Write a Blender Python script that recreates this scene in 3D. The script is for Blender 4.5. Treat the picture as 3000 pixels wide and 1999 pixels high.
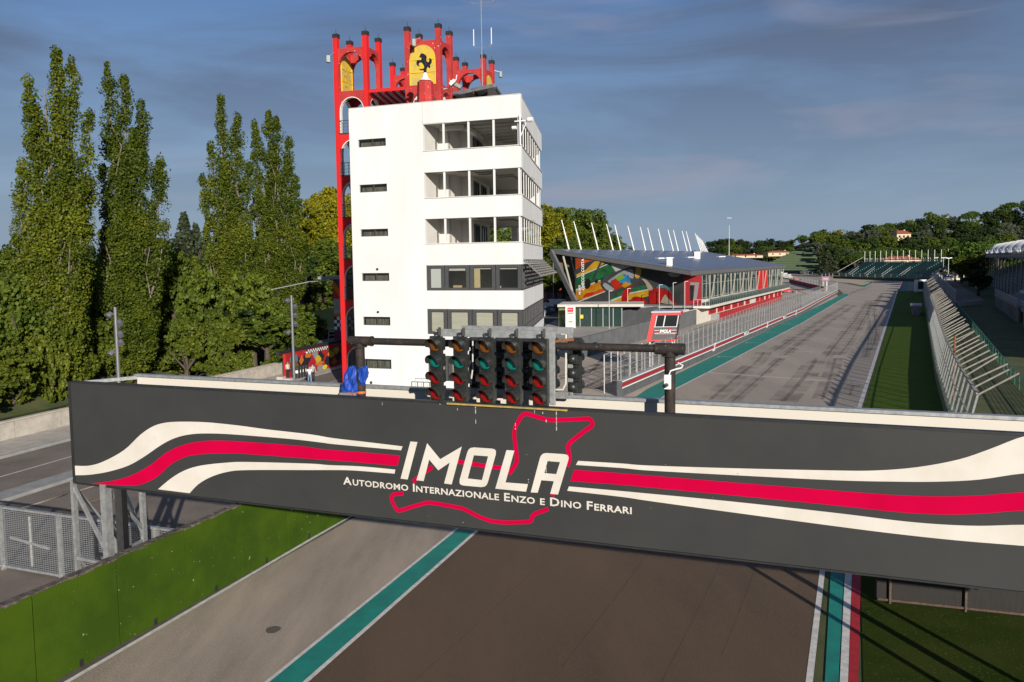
import bpy, bmesh, math, random
import numpy as np
from mathutils import Vector, Matrix
sc = bpy.context.scene
for o in list(bpy.data.objects): bpy.data.objects.remove(o)
COL = sc.collection
# ------------------------------------------------------------------ camera
F=2333.0; TH=math.radians(4.3); RO=-0.0135; H=10.8; CY=943.0; CX=1500.0
cam=bpy.data.cameras.new('camera'); camo=bpy.data.objects.new('camera',cam); COL.objects.link(camo)
cam.sensor_width=36.0; cam.lens=36.0*F/3000.0; cam.shift_y=-(999.5-CY)/3000.0
cam.clip_start=0.5; cam.clip_end=12000
camo.matrix_world=Matrix.Translation((0,0,H))@Matrix.Rotation(math.radians(90)-TH,4,'X')@Matrix.Rotation(RO,4,'Z')
sc.camera=camo
ct,st=math.cos(TH),math.sin(TH); cr,sr=math.cos(RO),math.sin(RO)
_r=(1,0,0); _u=(0,st,ct); _b=(0,-ct,st)
RR=tuple(cr*a+sr*b for a,b in zip(_r,_u)); UU=tuple(-sr*a+cr*b for a,b in zip(_r,_u)); BB=_b
def ray(px,py):
    x=(px-CX)/F; y=(CY-py)/F
    return tuple(RR[i]*x+UU[i]*y-BB[i] for i in range(3))
def G(px,py,z=0.0):          # survey: where the sight line of a photo point meets height z
    d=ray(px,py); t=(z-H)/d[2]; return (d[0]*t,d[1]*t,z)
def D(px,py,dep):
    d=ray(px,py); t=dep/d[1]; return (d[0]*t,dep,H+d[2]*t)
def PL(P,Q,px,py):           # ... meets the vertical plane through P and Q -> (distance from P, z)
    d=ray(px,py); ux,uy=Q[0]-P[0],Q[1]-P[1]; L=math.hypot(ux,uy); ux/=L; uy/=L
    nx,ny=-uy,ux
    t=(P[0]*nx+P[1]*ny)/(d[0]*nx+d[1]*ny)
    X,Y,Z=d[0]*t,d[1]*t,H+d[2]*t
    return ((X-P[0])*ux+(Y-P[1])*uy, Z)
# ------------------------------------------------------------------ sky, sun, exposure
SUN_EL=math.radians(17.0); SUN_DIR=(0.30,-0.954)    # horizontal direction towards the sun
W=bpy.data.worlds.new('World'); sc.world=W; W.use_nodes=True
nt=W.node_tree; nt.nodes.clear()
def wn(t,**k):
    n=nt.nodes.new(t)
    for a,b in k.items(): setattr(n,a,b)
    return n
sky=wn('ShaderNodeTexSky'); sky.sky_type='NISHITA'; sky.sun_disc=False
sky.sun_elevation=SUN_EL; sky.sun_rotation=math.atan2(SUN_DIR[0],SUN_DIR[1])
sky.air_density=1.3; sky.dust_density=0.6; sky.ozone_density=2.5; sky.altitude=100
bg=wn('ShaderNodeBackground'); bg.inputs['Strength'].default_value=0.058
out=wn('ShaderNodeOutputWorld')
tc=wn('ShaderNodeTexCoord'); mp=wn('ShaderNodeMapping'); mp.inputs['Scale'].default_value=(1.0,1.0,5.0); mp.inputs['Rotation'].default_value=(0,0.16,0.0)
nz=wn('ShaderNodeTexNoise'); nz.inputs['Scale'].default_value=1.5; nz.inputs['Detail'].default_value=9; nz.inputs['Roughness'].default_value=0.56; nz.inputs['Distortion'].default_value=0.6
cr_=wn('ShaderNodeValToRGB'); cr_.color_ramp.elements[0].position=0.42; cr_.color_ramp.elements[1].position=0.62
cr_.color_ramp.elements[0].color=(0,0,0,1); cr_.color_ramp.elements[1].color=(.85,.85,.85,1)
mx=wn('ShaderNodeMix'); mx.data_type='RGBA'; mx.inputs['B'].default_value=(1.5,1.85,2.8,1)
L=nt.links.new
L(tc.outputs['Generated'],mp.inputs[0]); L(mp.outputs[0],nz.inputs['Vector']); L(nz.outputs['Fac'],cr_.inputs[0])
hsv=wn('ShaderNodeMix'); hsv.data_type='RGBA'; hsv.blend_type='MULTIPLY'; hsv.inputs['Factor'].default_value=1; hsv.inputs['B'].default_value=(.62,.80,1.18,1)
sx=wn('ShaderNodeSeparateXYZ'); L(tc.outputs['Generated'],sx.inputs[0]); hr=wn('ShaderNodeValToRGB'); hr.color_ramp.elements[0].position=0.0; hr.color_ramp.elements[1].position=.34
hr.color_ramp.elements[0].color=(.88,.88,.88,1); hr.color_ramp.elements[1].color=(0,0,0,1); L(sx.outputs['Z'],hr.inputs[0])
hm_=wn('ShaderNodeMix'); hm_.data_type='RGBA'; hm_.inputs['B'].default_value=(3.7,4.9,6.9,1); L(hr.outputs[0],hm_.inputs['Factor']); L(sky.outputs[0],hsv.inputs['A']); L(hsv.outputs['Result'],hm_.inputs['A'])
er=wn('ShaderNodeValToRGB'); er.color_ramp.elements[0].position=.04; er.color_ramp.elements[1].position=.30; er.color_ramp.elements[0].color=(.12,.12,.12,1); L(sx.outputs['Z'],er.inputs[0])
em=wn('ShaderNodeMath'); em.operation='MULTIPLY'; L(cr_.outputs[0],em.inputs[0]); L(er.outputs[0],em.inputs[1]); L(em.outputs[0],mx.inputs['Factor']); L(hm_.outputs['Result'],mx.inputs['A']); nz2=wn('ShaderNodeTexNoise'); nz2.inputs['Scale'].default_value=2.3; nz2.inputs['Detail'].default_value=7; nz2.inputs['Roughness'].default_value=.5; nz2.inputs['Distortion'].default_value=1.2
mp2=wn('ShaderNodeMapping'); mp2.inputs['Scale'].default_value=(1.0,1.0,6.5); mp2.inputs['Rotation'].default_value=(0,.30,0.5); mp2.inputs['Location'].default_value=(.3,.2,.1); L(tc.outputs['Generated'],mp2.inputs[0]); L(mp2.outputs[0],nz2.inputs['Vector'])
cr2=wn('ShaderNodeValToRGB'); cr2.color_ramp.elements[0].position=.54; cr2.color_ramp.elements[1].position=.80; cr2.color_ramp.elements[0].color=(0,0,0,1); cr2.color_ramp.elements[1].color=(.55,.55,.55,1); L(nz2.outputs['Fac'],cr2.inputs[0])
mx2=wn('ShaderNodeMix'); mx2.data_type='RGBA'; mx2.inputs['B'].default_value=(5.2,5.0,6.2,1); L(cr2.outputs[0],mx2.inputs['Factor']); L(mx.outputs['Result'],mx2.inputs['A'])
L(mx2.outputs['Result'],bg.inputs['Color']); L(bg.outputs[0],out.inputs[0])
sl=bpy.data.lights.new('sun','SUN'); sl.energy=5.0; sl.angle=math.radians(0.5); sl.color=(1.0,0.93,0.83)
so=bpy.data.objects.new('sun',sl); COL.objects.link(so)
sv=Vector((SUN_DIR[0]*math.cos(SUN_EL),SUN_DIR[1]*math.cos(SUN_EL),math.sin(SUN_EL)))
so.rotation_euler=sv.to_track_quat('Z','Y').to_euler(); so.location=(30,-60,40)
sc.view_settings.view_transform='Standard'; sc.view_settings.look='None'; sc.view_settings.gamma=1; sc.view_settings.exposure=0.30
sc.render.resolution_x=1024; sc.render.resolution_y=682
sc.cycles.max_bounces=6; sc.cycles.transparent_max_bounces=12
# ------------------------------------------------------------------ helpers
ORG={}
def tag(o,label=None,cat=None,group=None,kind=None):
    if label: o['label']=label
    if cat: o['category']=cat
    if group: o['group']=group
    if kind: o['kind']=kind
    return o
def thing(name,label,cat,loc=(0,0,0),group=None):
    o=bpy.data.objects.new(name,None); o.empty_display_size=.3; COL.objects.link(o); o.location=loc
    ORG[o.name]=tuple(loc); return tag(o,label,cat,group)
def unit(v):
    v=Vector(v); return v.normalized()
class MB:
    K=1.0
    def __init__(s): s.v=[]; s.f=[]; s.m=[]; s.cur=0
    def face(s,pts):
        n=len(s.v); s.v+= [tuple(p) for p in pts]; s.f.append(tuple(range(n,n+len(pts)))); s.m.append(s.cur); return s
    def add(s,vs,fs):
        n=len(s.v); s.v+=[tuple(p) for p in vs]; s.f+=[tuple(i+n for i in f) for f in fs]; s.m+=[s.cur]*len(fs); return s
    def hexa(s,p):   # 8 points: bottom 4 ccw, top 4 ccw
        return s.add(p,[(3,2,1,0),(4,5,6,7),(0,1,5,4),(1,2,6,5),(2,3,7,6),(3,0,4,7)])
    def box(s,c,sz,rz=0):
        sz=[q*MB.K for q in sz]; c=Vector(c); a,b,h=sz[0]/2,sz[1]/2,sz[2]/2; R=Matrix.Rotation(rz,3,'Z')
        P=[c+R@Vector(q) for q in [(-a,-b,-h),(a,-b,-h),(a,b,-h),(-a,b,-h),(-a,-b,h),(a,-b,h),(a,b,h),(-a,b,h)]]
        return s.hexa(P)
    def bar(s,A,B,w,h=None,up=(0,0,1)):   # rectangular bar along AB
        h=(h or w)*MB.K; w=w*MB.K; A=Vector(A);B=Vector(B); d=(B-A).normalized(); u=Vector(up)
        if abs(d.dot(u))>.98: u=Vector((0,1,0)) if abs(d.y)<.9 else Vector((1,0,0))
        x=d.cross(u).normalized()*(w/2); y=x.cross(d).normalized()*(h/2)
        return s.hexa([A-x-y,A+x-y,B+x-y,B-x-y,A-x+y,A+x+y,B+x+y,B-x+y])
    def tube(s,pts,rs,n=8,cap=True):
        pts=[Vector(p) for p in pts]
        if not hasattr(rs,'__len__'): rs=[rs]*len(pts)
        rs=[r*MB.K for r in rs]
        base=len(s.v); prev=None
        for i,p in enumerate(pts):
            d=(pts[min(i+1,len(pts)-1)]-pts[max(i-1,0)]).normalized()
            u=prev if prev is not None else (Vector((0,0,1)) if abs(d.z)<.9 else Vector((1,0,0)))
            x=d.cross(u)
            if x.length<1e-5: x=d.cross(Vector((0,1,0)))
            x.normalize(); y=x.cross(d).normalized(); prev=y
            for k in range(n):
                a=2*math.pi*k/n; s.v.append(tuple(p+(x*math.cos(a)+y*math.sin(a))*rs[i]))
        for i in range(len(pts)-1):
            for k in range(n):
                k2=(k+1)%n; s.f.append((base+i*n+k,base+i*n+k2,base+(i+1)*n+k2,base+(i+1)*n+k)); s.m.append(s.cur)
        if cap:
            s.f.append(tuple(base+k for k in range(n))[::-1]); s.m.append(s.cur)
            e=base+(len(pts)-1)*n; s.f.append(tuple(e+k for k in range(n))); s.m.append(s.cur)
        return s
    def lathe(s,c,prof,n=16,ax=(0,0,1)):   # prof: (r,h) along axis
        prof=[(r*MB.K,h*MB.K) for r,h in prof]; c=Vector(c); ax=Vector(ax).normalized(); q=ax.to_track_quat('Z','Y'); base=len(s.v)
        for r,h in prof:
            for k in range(n):
                a=2*math.pi*k/n; s.v.append(tuple(c+q@Vector((r*math.cos(a),r*math.sin(a),h))))
        for i in range(len(prof)-1):
            for k in range(n):
                k2=(k+1)%n; s.f.append((base+i*n+k,base+i*n+k2,base+(i+1)*n+k2,base+(i+1)*n+k)); s.m.append(s.cur)
        s.f.append(tuple(base+k for k in range(n))[::-1]); s.m.append(s.cur)
        e=base+(len(prof)-1)*n; s.f.append(tuple(e+k for k in range(n))); s.m.append(s.cur)
        return s
    def ball(s,c,r,n=10,m=6,sc_=(1,1,1)):
        prof=[(max(.001,r*math.sin(math.pi*i/m)),-r*math.cos(math.pi*i/m)) for i in range(m+1)]
        b=len(s.v); s.lathe((0,0,0),prof,n)
        for i in range(b,len(s.v)):
            p=s.v[i]; s.v[i]=(c[0]+p[0]*sc_[0],c[1]+p[1]*sc_[1],c[2]+p[2]*sc_[2])
        return s
    def prism(s,poly,d):   # poly: 3d points in order, extrude by vector d
        n=len(poly); P=[Vector(p) for p in poly]; d=Vector(d)
        return s.add(P+[p+d for p in P],[tuple(range(n))[::-1],tuple(range(n,2*n))]+[(i,(i+1)%n,n+(i+1)%n,n+i) for i in range(n)])
    def build(s,name,mat,parent=None,label=None,smooth=False,bevel=0,at=None,fix=True):
        me=bpy.data.meshes.new(name)
        o=bpy.data.objects.new(name,me); COL.objects.link(o)
        org=(0,0,0)
        if parent is not None: org=ORG.get(parent.name,(0,0,0)); o.parent=parent
        elif at is not None: org=at; o.location=at
        ORG[o.name]=tuple(org)
        me.from_pydata([(x-org[0],y-org[1],z-org[2]) for x,y,z in s.v],[],s.f)
        mats=mat if isinstance(mat,(list,tuple)) else [mat]
        for m in mats: me.materials.append(m)
        if len(mats)>1: me.polygons.foreach_set('material_index',s.m)
        if fix:
            bm=bmesh.new(); bm.from_mesh(me); bmesh.ops.recalc_face_normals(bm,faces=bm.faces); bm.to_mesh(me); bm.free()
        if smooth:
            me.polygons.foreach_set('use_smooth',[True]*len(me.polygons))
            try: me.set_sharp_from_angle(angle=math.radians(40))
            except Exception: pass
        if bevel:
            b=o.modifiers.new('b','BEVEL'); b.width=bevel; b.segments=2; b.limit_method='ANGLE'
        if label: o['label']=label
        return o
def struct(name,mb,mat,**k):
    o=mb.build(name,mat,**k); o['kind']='structure'; return o
def copytree(o,parent=None):
    c=o.copy(); COL.objects.link(c); ORG[c.name]=ORG.get(o.name,(0,0,0))
    if parent is not None: c.parent=parent
    for ch in list(o.children): copytree(ch,c)
    return c
def place(src,loc,rz=0,sc_=(1,1,1),label=None,first=False):
    c=src if first else copytree(src)
    c.location=loc; c.rotation_euler=(0,0,rz); c.scale=sc_
    if label: c['label']=label
    return c
def lerp(a,b,t): return tuple(x+(y-x)*t for x,y in zip(a,b))
def walk(pts,step):     # points every `step` metres along a polyline, with direction
    res=[]; rem=0
    for A,B in zip(pts[:-1],pts[1:]):
        A=Vector(A);B=Vector(B); d=B-A; l=d.length; d.normalize(); t=rem
        while t<l: res.append((A+d*t,d)); t+=step
        rem=t-l
    return res
def offset(pts,w):      # offset a polyline in plan
    P=[Vector((p[0],p[1],0)) for p in pts]; r=[]
    for i,p in enumerate(P):
        d=(P[min(i+1,len(P)-1)]-P[max(i-1,0)]).normalized(); r.append((p.x+d.y*w,p.y-d.x*w,pts[i][2] if len(pts[i])>2 else 0))
    return r
def ribbon(mb,A,B,z=None):
    for i in range(len(A)-1):
        q=[A[i],A[i+1],B[i+1],B[i]]
        if z is not None: q=[(p[0],p[1],z) for p in q]
        mb.face(q)
    return mb
def line_on(mb,pts,w,z):
    return ribbon(mb,offset(pts,-w/2),offset(pts,w/2),z)
def grid_wall(mb,O,u,w,xs,zs,solid):    # wall O + u*x, thickness vector w, cells solid(i,j)
    O=Vector(O);u=Vector(u);w=Vector(w); Z=Vector((0,0,1))
    nx,nz_=len(xs)-1,len(zs)-1
    S=lambda i,j: 0<=i<nx and 0<=j<nz_ and solid(i,j)
    for i in range(nx):
        for j in range(nz_):
            if not S(i,j): continue
            a=O+u*xs[i]+Z*zs[j]; b=O+u*xs[i+1]+Z*zs[j]; c=O+u*xs[i+1]+Z*zs[j+1]; d=O+u*xs[i]+Z*zs[j+1]
            mb.face([a,b,c,d]); mb.face([a+w,d+w,c+w,b+w])
            if not S(i-1,j): mb.face([a,d,d+w,a+w])
            if not S(i+1,j): mb.face([b,b+w,c+w,c])
            if not S(i,j-1): mb.face([a,a+w,b+w,b])
            if not S(i,j+1): mb.face([d,c,c+w,d+w])
    return mb
def flatshape(loops,fn,thick,mb=None):   # 2d loops (with holes) -> plate; fn maps (x,y,t)->3d
    cu=bpy.data.curves.new('t','CURVE'); cu.dimensions='2D'; cu.fill_mode='FRONT'
    for lp in loops:
        sp=cu.splines.new('POLY'); sp.points.add(len(lp)-1); sp.use_cyclic_u=True
        for i,p in enumerate(lp): sp.points[i].co=(p[0],p[1],0,1)
    o=bpy.data.objects.new('t',cu); COL.objects.link(o)
    dg=bpy.context.evaluated_depsgraph_get(); me=o.evaluated_get(dg).to_mesh()
    vs=[v.co.copy() for v in me.vertices]; fs=[tuple(p.vertices) for p in me.polygons]
    o.evaluated_get(dg).to_mesh_clear(); bpy.data.objects.remove(o); bpy.data.curves.remove(cu)
    mb=mb or MB(); n=len(vs)
    mb.add([fn(v.x,v.y,thick) for v in vs],fs)
    for lp in loops:
        m=len(lp); mb.add([fn(p[0],p[1],thick) for p in lp]+[fn(p[0],p[1],0) for p in lp],[(i,(i+1)%m,m+(i+1)%m,m+i) for i in range(m)])
    return mb
def textmesh(body,fn,size=1.0,thick=.004,mb=None,align='LEFT',bold=0.0,small=False,spacing=1.0,resol=2):
    cu=bpy.data.curves.new('t','FONT'); cu.body=body; cu.size=size; cu.align_x=align; cu.offset=bold; cu.resolution_u=resol; cu.space_character=spacing
    if small:
        cu.small_caps_scale=.80
        for c in cu.body_format: c.use_small_caps=True
    o=bpy.data.objects.new('t',cu); COL.objects.link(o)
    dg=bpy.context.evaluated_depsgraph_get(); me=o.evaluated_get(dg).to_mesh()
    mb=mb or MB(); mb.add([fn(v.co.x,v.co.y,thick) for v in me.vertices],[tuple(p.vertices) for p in me.polygons])
    xs=[v.co.x for v in me.vertices]; w=(min(xs),max(xs)) if xs else (0,0)
    o.evaluated_get(dg).to_mesh_clear(); bpy.data.objects.remove(o); bpy.data.curves.remove(cu)
    return mb,w
# ------------------------------------------------------------------ materials
MATS={}
def mat(name,col,rough=.7,metal=0,var=.0,vs=5.0,bump=0,bs=40,spec=.5,col2=None,lo=.35,hi=.65,detail=4,stretch=None,speck=None,trans=0):
    if name in MATS: return MATS[name]
    m=bpy.data.materials.new(name); m.use_nodes=True; n=m.node_tree; b=n.nodes['Principled BSDF']
    b.inputs['Base Color'].default_value=(*col,1); b.inputs['Roughness'].default_value=rough; b.inputs['Metallic'].default_value=metal
    b.inputs['Specular IOR Level'].default_value=spec
    tcx=n.nodes.new('ShaderNodeTexCoord'); src=tcx.outputs['Object']
    if stretch:
        mpn=n.nodes.new('ShaderNodeMapping'); mpn.inputs['Rotation'].default_value=(0,0,stretch[1]); mpn.inputs['Scale'].default_value=stretch[0]
        n.links.new(src,mpn.inputs[0]); src=mpn.outputs[0]
    if col2 is None and var: col2=tuple(c*(1-var) for c in col)
    last=None
    if col2 is not None:
        t=n.nodes.new('ShaderNodeTexNoise'); t.inputs['Scale'].default_value=vs; t.inputs['Detail'].default_value=detail; t.inputs['Roughness'].default_value=.6
        r=n.nodes.new('ShaderNodeValToRGB'); r.color_ramp.elements[0].position=lo; r.color_ramp.elements[1].position=hi
        r.color_ramp.elements[0].color=(*col,1); r.color_ramp.elements[1].color=(*col2,1)
        n.links.new(src,t.inputs['Vector']); n.links.new(t.outputs['Fac'],r.inputs[0]); last=r.outputs[0]
    if speck:   # (color, scale, threshold)
        t=n.nodes.new('ShaderNodeTexNoise'); t.inputs['Scale'].default_value=speck[1]; t.inputs['Detail'].default_value=3; t.inputs['Roughness'].default_value=.6
        r=n.nodes.new('ShaderNodeValToRGB'); r.color_ramp.elements[0].position=speck[2]; r.color_ramp.elements[1].position=speck[2]+.03
        x=n.nodes.new('ShaderNodeMix'); x.data_type='RGBA'; x.inputs['B'].default_value=(*speck[0],1)
        n.links.new(tcx.outputs['Object'],t.inputs['Vector']); n.links.new(t.outputs['Fac'],r.inputs[0]); n.links.new(r.outputs[0],x.inputs['Factor'])
        if last: n.links.new(last,x.inputs['A'])
        else: x.inputs['A'].default_value=(*col,1)
        last=x.outputs['Result']
    if last: n.links.new(last,b.inputs['Base Color'])
    if bump:
        t=n.nodes.new('ShaderNodeTexNoise'); t.inputs['Scale'].default_value=bs; t.inputs['Detail'].default_value=3
        bp=n.nodes.new('ShaderNodeBump'); bp.inputs['Strength'].default_value=bump; bp.inputs['Distance'].default_value=.02
        n.links.new(tcx.outputs['Object'],t.inputs['Vector']); n.links.new(t.outputs['Fac'],bp.inputs['Height']); n.links.new(bp.outputs[0],b.inputs['Normal'])
    MATS[name]=m; return m
def glassmat(name,tint=(.6,.7,.7),rough=.03,alpha=.5,base=(.05,.07,.07)):
    if name in MATS: return MATS[name]
    m=bpy.data.materials.new(name); m.use_nodes=True; n=m.node_tree; n.nodes.clear()
    o=n.nodes.new('ShaderNodeOutputMaterial'); g=n.nodes.new('ShaderNodeBsdfPrincipled'); g.inputs['Base Color'].default_value=(*base,1); g.inputs['Roughness'].default_value=rough
    t=n.nodes.new('ShaderNodeBsdfTransparent'); t.inputs[0].default_value=(*tint,1)
    x=n.nodes.new('ShaderNodeMixShader'); x.inputs[0].default_value=alpha
    n.links.new(g.outputs[0],x.inputs[2]); n.links.new(t.outputs[0],x.inputs[1]); n.links.new(x.outputs[0],o.inputs[0])
    MATS[name]=m; return m
def meshmat(name,col,sx,sy,fill=.35,metal=.3,coord='Object'):   # woven wire: transparent holes
    if name in MATS: return MATS[name]
    m=bpy.data.materials.new(name); m.use_nodes=True; n=m.node_tree; n.nodes.clear()
    o=n.nodes.new('ShaderNodeOutputMaterial'); g=n.nodes.new('ShaderNodeBsdfPrincipled'); g.inputs['Base Color'].default_value=(*col,1); g.inputs['Roughness'].default_value=.5; g.inputs['Metallic'].default_value=metal
    t=n.nodes.new('ShaderNodeBsdfTransparent'); x=n.nodes.new('ShaderNodeMixShader')
    uv=n.nodes.new('ShaderNodeUVMap'); sp=n.nodes.new('ShaderNodeSeparateXYZ'); n.links.new(uv.outputs[0],sp.inputs[0])
    outs=[]
    for k,s in (('X',sx),('Y',sy)):
        a=n.nodes.new('ShaderNodeMath'); a.operation='MULTIPLY'; a.inputs[1].default_value=s; n.links.new(sp.outputs[k],a.inputs[0])
        b=n.nodes.new('ShaderNodeMath'); b.operation='FRACT'; n.links.new(a.outputs[0],b.inputs[0])
        c=n.nodes.new('ShaderNodeMath'); c.operation='LESS_THAN'; c.inputs[1].default_value=fill if isinstance(fill,float) else fill[0 if k=='X' else 1]; n.links.new(b.outputs[0],c.inputs[0]); outs.append(c)
    mxm=n.nodes.new('ShaderNodeMath'); mxm.operation='MAXIMUM'; n.links.new(outs[0].outputs[0],mxm.inputs[0]); n.links.new(outs[1].outputs[0],mxm.inputs[1])
    n.links.new(mxm.outputs[0],x.inputs[0]); n.links.new(t.outputs[0],x.inputs[1]); n.links.new(g.outputs[0],x.inputs[2]); n.links.new(x.outputs[0],o.inputs[0])
    MATS[name]=m; return m
def mesh_uv(o,fn):      # uv in metres from mesh coords
    me=o.data; uvl=me.uv_layers.new(name='UVMap')
    for l in me.loops: uvl.data[l.index].uv=fn(me.vertices[l.vertex_index].co)
V0=(.30,.954)           # direction of the river road
def ab(a,b,z=0.0): return (a*.954+.3*b, -.3*a+.954*b, z)
# ================================================================== GROUND, ROADS, WATER
M_grass=mat('grass',(.035,.060,.012),.95,col2=(.085,.090,.028),vs=.35,detail=10,bump=1.0,bs=30,speck=((.10,.10,.035),9,.66))
M_verge=mat('verge_grass',(.050,.105,.008),.95,spec=.1,col2=(.085,.125,.016),vs=.8,detail=12,bump=1.0,bs=40,lo=.3,hi=.7,speck=((.12,.13,.04),14,.64))
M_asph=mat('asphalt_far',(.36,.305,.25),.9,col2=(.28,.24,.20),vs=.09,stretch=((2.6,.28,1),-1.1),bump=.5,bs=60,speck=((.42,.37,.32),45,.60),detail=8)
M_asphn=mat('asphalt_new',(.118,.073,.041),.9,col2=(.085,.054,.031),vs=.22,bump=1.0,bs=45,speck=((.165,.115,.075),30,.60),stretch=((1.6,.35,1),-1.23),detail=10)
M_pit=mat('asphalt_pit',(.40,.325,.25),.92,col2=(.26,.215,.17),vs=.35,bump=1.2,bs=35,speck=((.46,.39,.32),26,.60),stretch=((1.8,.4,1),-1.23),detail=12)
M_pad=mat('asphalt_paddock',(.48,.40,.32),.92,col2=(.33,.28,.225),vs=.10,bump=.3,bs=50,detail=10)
M_road=mat('asphalt_road',(.19,.155,.125),.92,col2=(.125,.105,.085),vs=.45,bump=.5,bs=50,detail=12,speck=((.22,.19,.16),40,.58))
M_conc=mat('concrete',(.46,.42,.36),.9,col2=(.33,.30,.255),vs=1.5,detail=12,bump=.3,bs=30,speck=((.24,.22,.18),8,.66))
M_concg=mat('concrete_grey',(.30,.30,.29),.9,col2=(.21,.21,.20),vs=1.2,detail=10,bump=.2,bs=30)
M_teal=mat('teal_paint',(.004,.235,.185),.75,col2=(.006,.17,.14),vs=1.5,detail=10,bump=.3,bs=60,speck=((.03,.14,.115),22,.63))
M_wpaint=mat('white_line_paint',(.68,.66,.62),.8,col2=(.48,.46,.43),vs=4,detail=8,speck=((.25,.23,.21),30,.66))
M_rpaint=mat('red_line_paint',(.42,.012,.02),.75,col2=(.30,.01,.018),vs=3,detail=8)
M_ypaint=mat('yellow_line_paint',(.48,.30,.03),.8,col2=(.33,.2,.03),vs=4,detail=8)
M_gravel=mat('gravel',(.44,.36,.25),1,col2=(.34,.28,.19),vs=.3,detail=12)
M_water=mat('river_water',(.012,.018,.010),.06,bump=.25,bs=3,spec=.8)
M_skid=mat('skid_rubber',(.045,.042,.040),.8,col2=(.11,.10,.09),vs=1.2,detail=8)

As=[-7000,-900,-120,-90,-71,-66.5,-64,-49.5,-47,-45.3,-20,60,300,7000]
Zs={-71:-.1,-66.5:-2.5,-64:-3.4,-49.5:-3.4,-47:-2.6,-45.3:-.03}
Bs=[-7000,-400,-60,0,60,110,125,140,300,900,7000]
g=MB(); idx=[]
for b in Bs:
    row=[]
    for a in As:
        z=Zs.get(a,-.02) if -400<=b<=125 else (-.02 if a not in Zs else -.03)
        g.v.append(ab(a,b,z)); row.append(len(g.v)-1)
    idx.append(row)
for i in range(len(Bs)-1):
    for j in range(len(As)-1):
        g.f.append((idx[i][j],idx[i][j+1],idx[i+1][j+1],idx[i+1][j])); g.m.append(0)
struct('ground',g,M_grass)
w=MB(); w.face([ab(-67.5,-200,-2.75),ab(-46.4,-200,-2.75),ab(-46.4,138,-2.75),ab(-67.5,138,-2.75)]); struct('river_water',w,M_water)
def poly(name,pts,z,m): return struct(name,MB().face([(p[0],p[1],z) for p in pts]),m)
R5=lambda x,y,z=0: G(2250+x/3.0747,540+y/3.0747,z)
R4=lambda x,y,z=0: G(1550+x/2.904,600+y/2.904,z)
T_R=[(-5.6,-10,0),(7.4,19.5,0),(10.6,26.9,0),(20.6,48,0),(38.8,84.6,0),(52.8,112.8,0),(77.7,162.7,0),(122.8,253.4,0),(175.2,356.6,0)]
T_L=[(-15.6,-10,0),(-5.5,19.9,0),(-1.3,32.1,0),(7.2,52,0),(13.6,66.1,0),(18.6,75.5,0),(48.5,132.6,0),(94,224.2,0)]
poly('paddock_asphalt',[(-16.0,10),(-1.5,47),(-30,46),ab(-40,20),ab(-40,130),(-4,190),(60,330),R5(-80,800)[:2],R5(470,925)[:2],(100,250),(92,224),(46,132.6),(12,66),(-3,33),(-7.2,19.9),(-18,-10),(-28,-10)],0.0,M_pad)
# pit lane close to the green wall
poly('pit_lane',[(-22,-10),(-12.3,20),(-7,34),(-2,47),(6.2,52),(-2.1,32.1),(-6.4,19.9),(-16.6,-10)],.004,M_pit)
near_R=[p for p in T_R if p[1]<=48]; near_L=[p for p in T_L if p[1]<=52]
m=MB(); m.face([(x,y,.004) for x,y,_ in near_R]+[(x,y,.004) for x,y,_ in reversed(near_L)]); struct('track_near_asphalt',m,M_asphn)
far_R=[p for p in T_R if p[1]>=48]; far_L=[p for p in T_L if p[1]>=52]
left_far=[R5(640,950),R5(600,925),R5(470,925),R5(200,845),R5(-50,800)]
top_far=[R5(0,788),R5(300,812),R5(480,855),R5(620,885),R5(740,905),R5(850,925),R5(870,925),R5(940,885),R5(1195,868)]
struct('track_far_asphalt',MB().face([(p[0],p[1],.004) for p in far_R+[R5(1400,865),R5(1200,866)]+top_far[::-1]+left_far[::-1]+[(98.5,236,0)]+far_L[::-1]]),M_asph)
struct('gravel_trap',MB().face([(p[0],p[1],.008) for p in [R5(290,812),R5(480,850),R5(620,878),R5(735,890),R5(850,912),R5(940,884),R5(1195,866),R5(1000,850),R5(700,830),R5(400,812)]]),M_gravel)
struct('run_off_concrete',MB().face([(p[0],p[1],.008) for p in [R5(1247,960),R5(1395,960),R5(1395,868),R5(1250,870)]]),mat('run_off',(.28,.25,.20),.9,var=.3,vs=.1))
# verge grass between track and fence
struct('grass_verge',MB().face([(p[0],p[1],-.004) for p in [(-5,-10,0)]+far_R[:0]+[(8.9,19.5,0),(11.9,26.7,0),(21,48,0),(39.2,84.6,0),(53.2,112.8,0),(78.2,162.7,0),(115,238,0),R5(1165,962),R5(1400,962),(129.5,250.9,0),(44.5,83.9,0),(28.9,52.6,0),(24,42,0),(24,20,0),(20,-10,0)]]),M_verge)
struct('shade_toned_grass',MB().face([(8.6,19,.001),(11.8,26.5,.001),(21.1,48,.001),(27,50,.001),(34,40,.001),(34,5,.001),(3,5,.001)]),mat('shade_toned_grass',(.020,.040,.005),1,spec=.03,col2=(.040,.052,.010),vs=.6,detail=14,bump=1.5,bs=35,speck=((.10,.085,.035),11,.62)))  # near right grass: shade and vignette painted in as a darker grass colour
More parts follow.
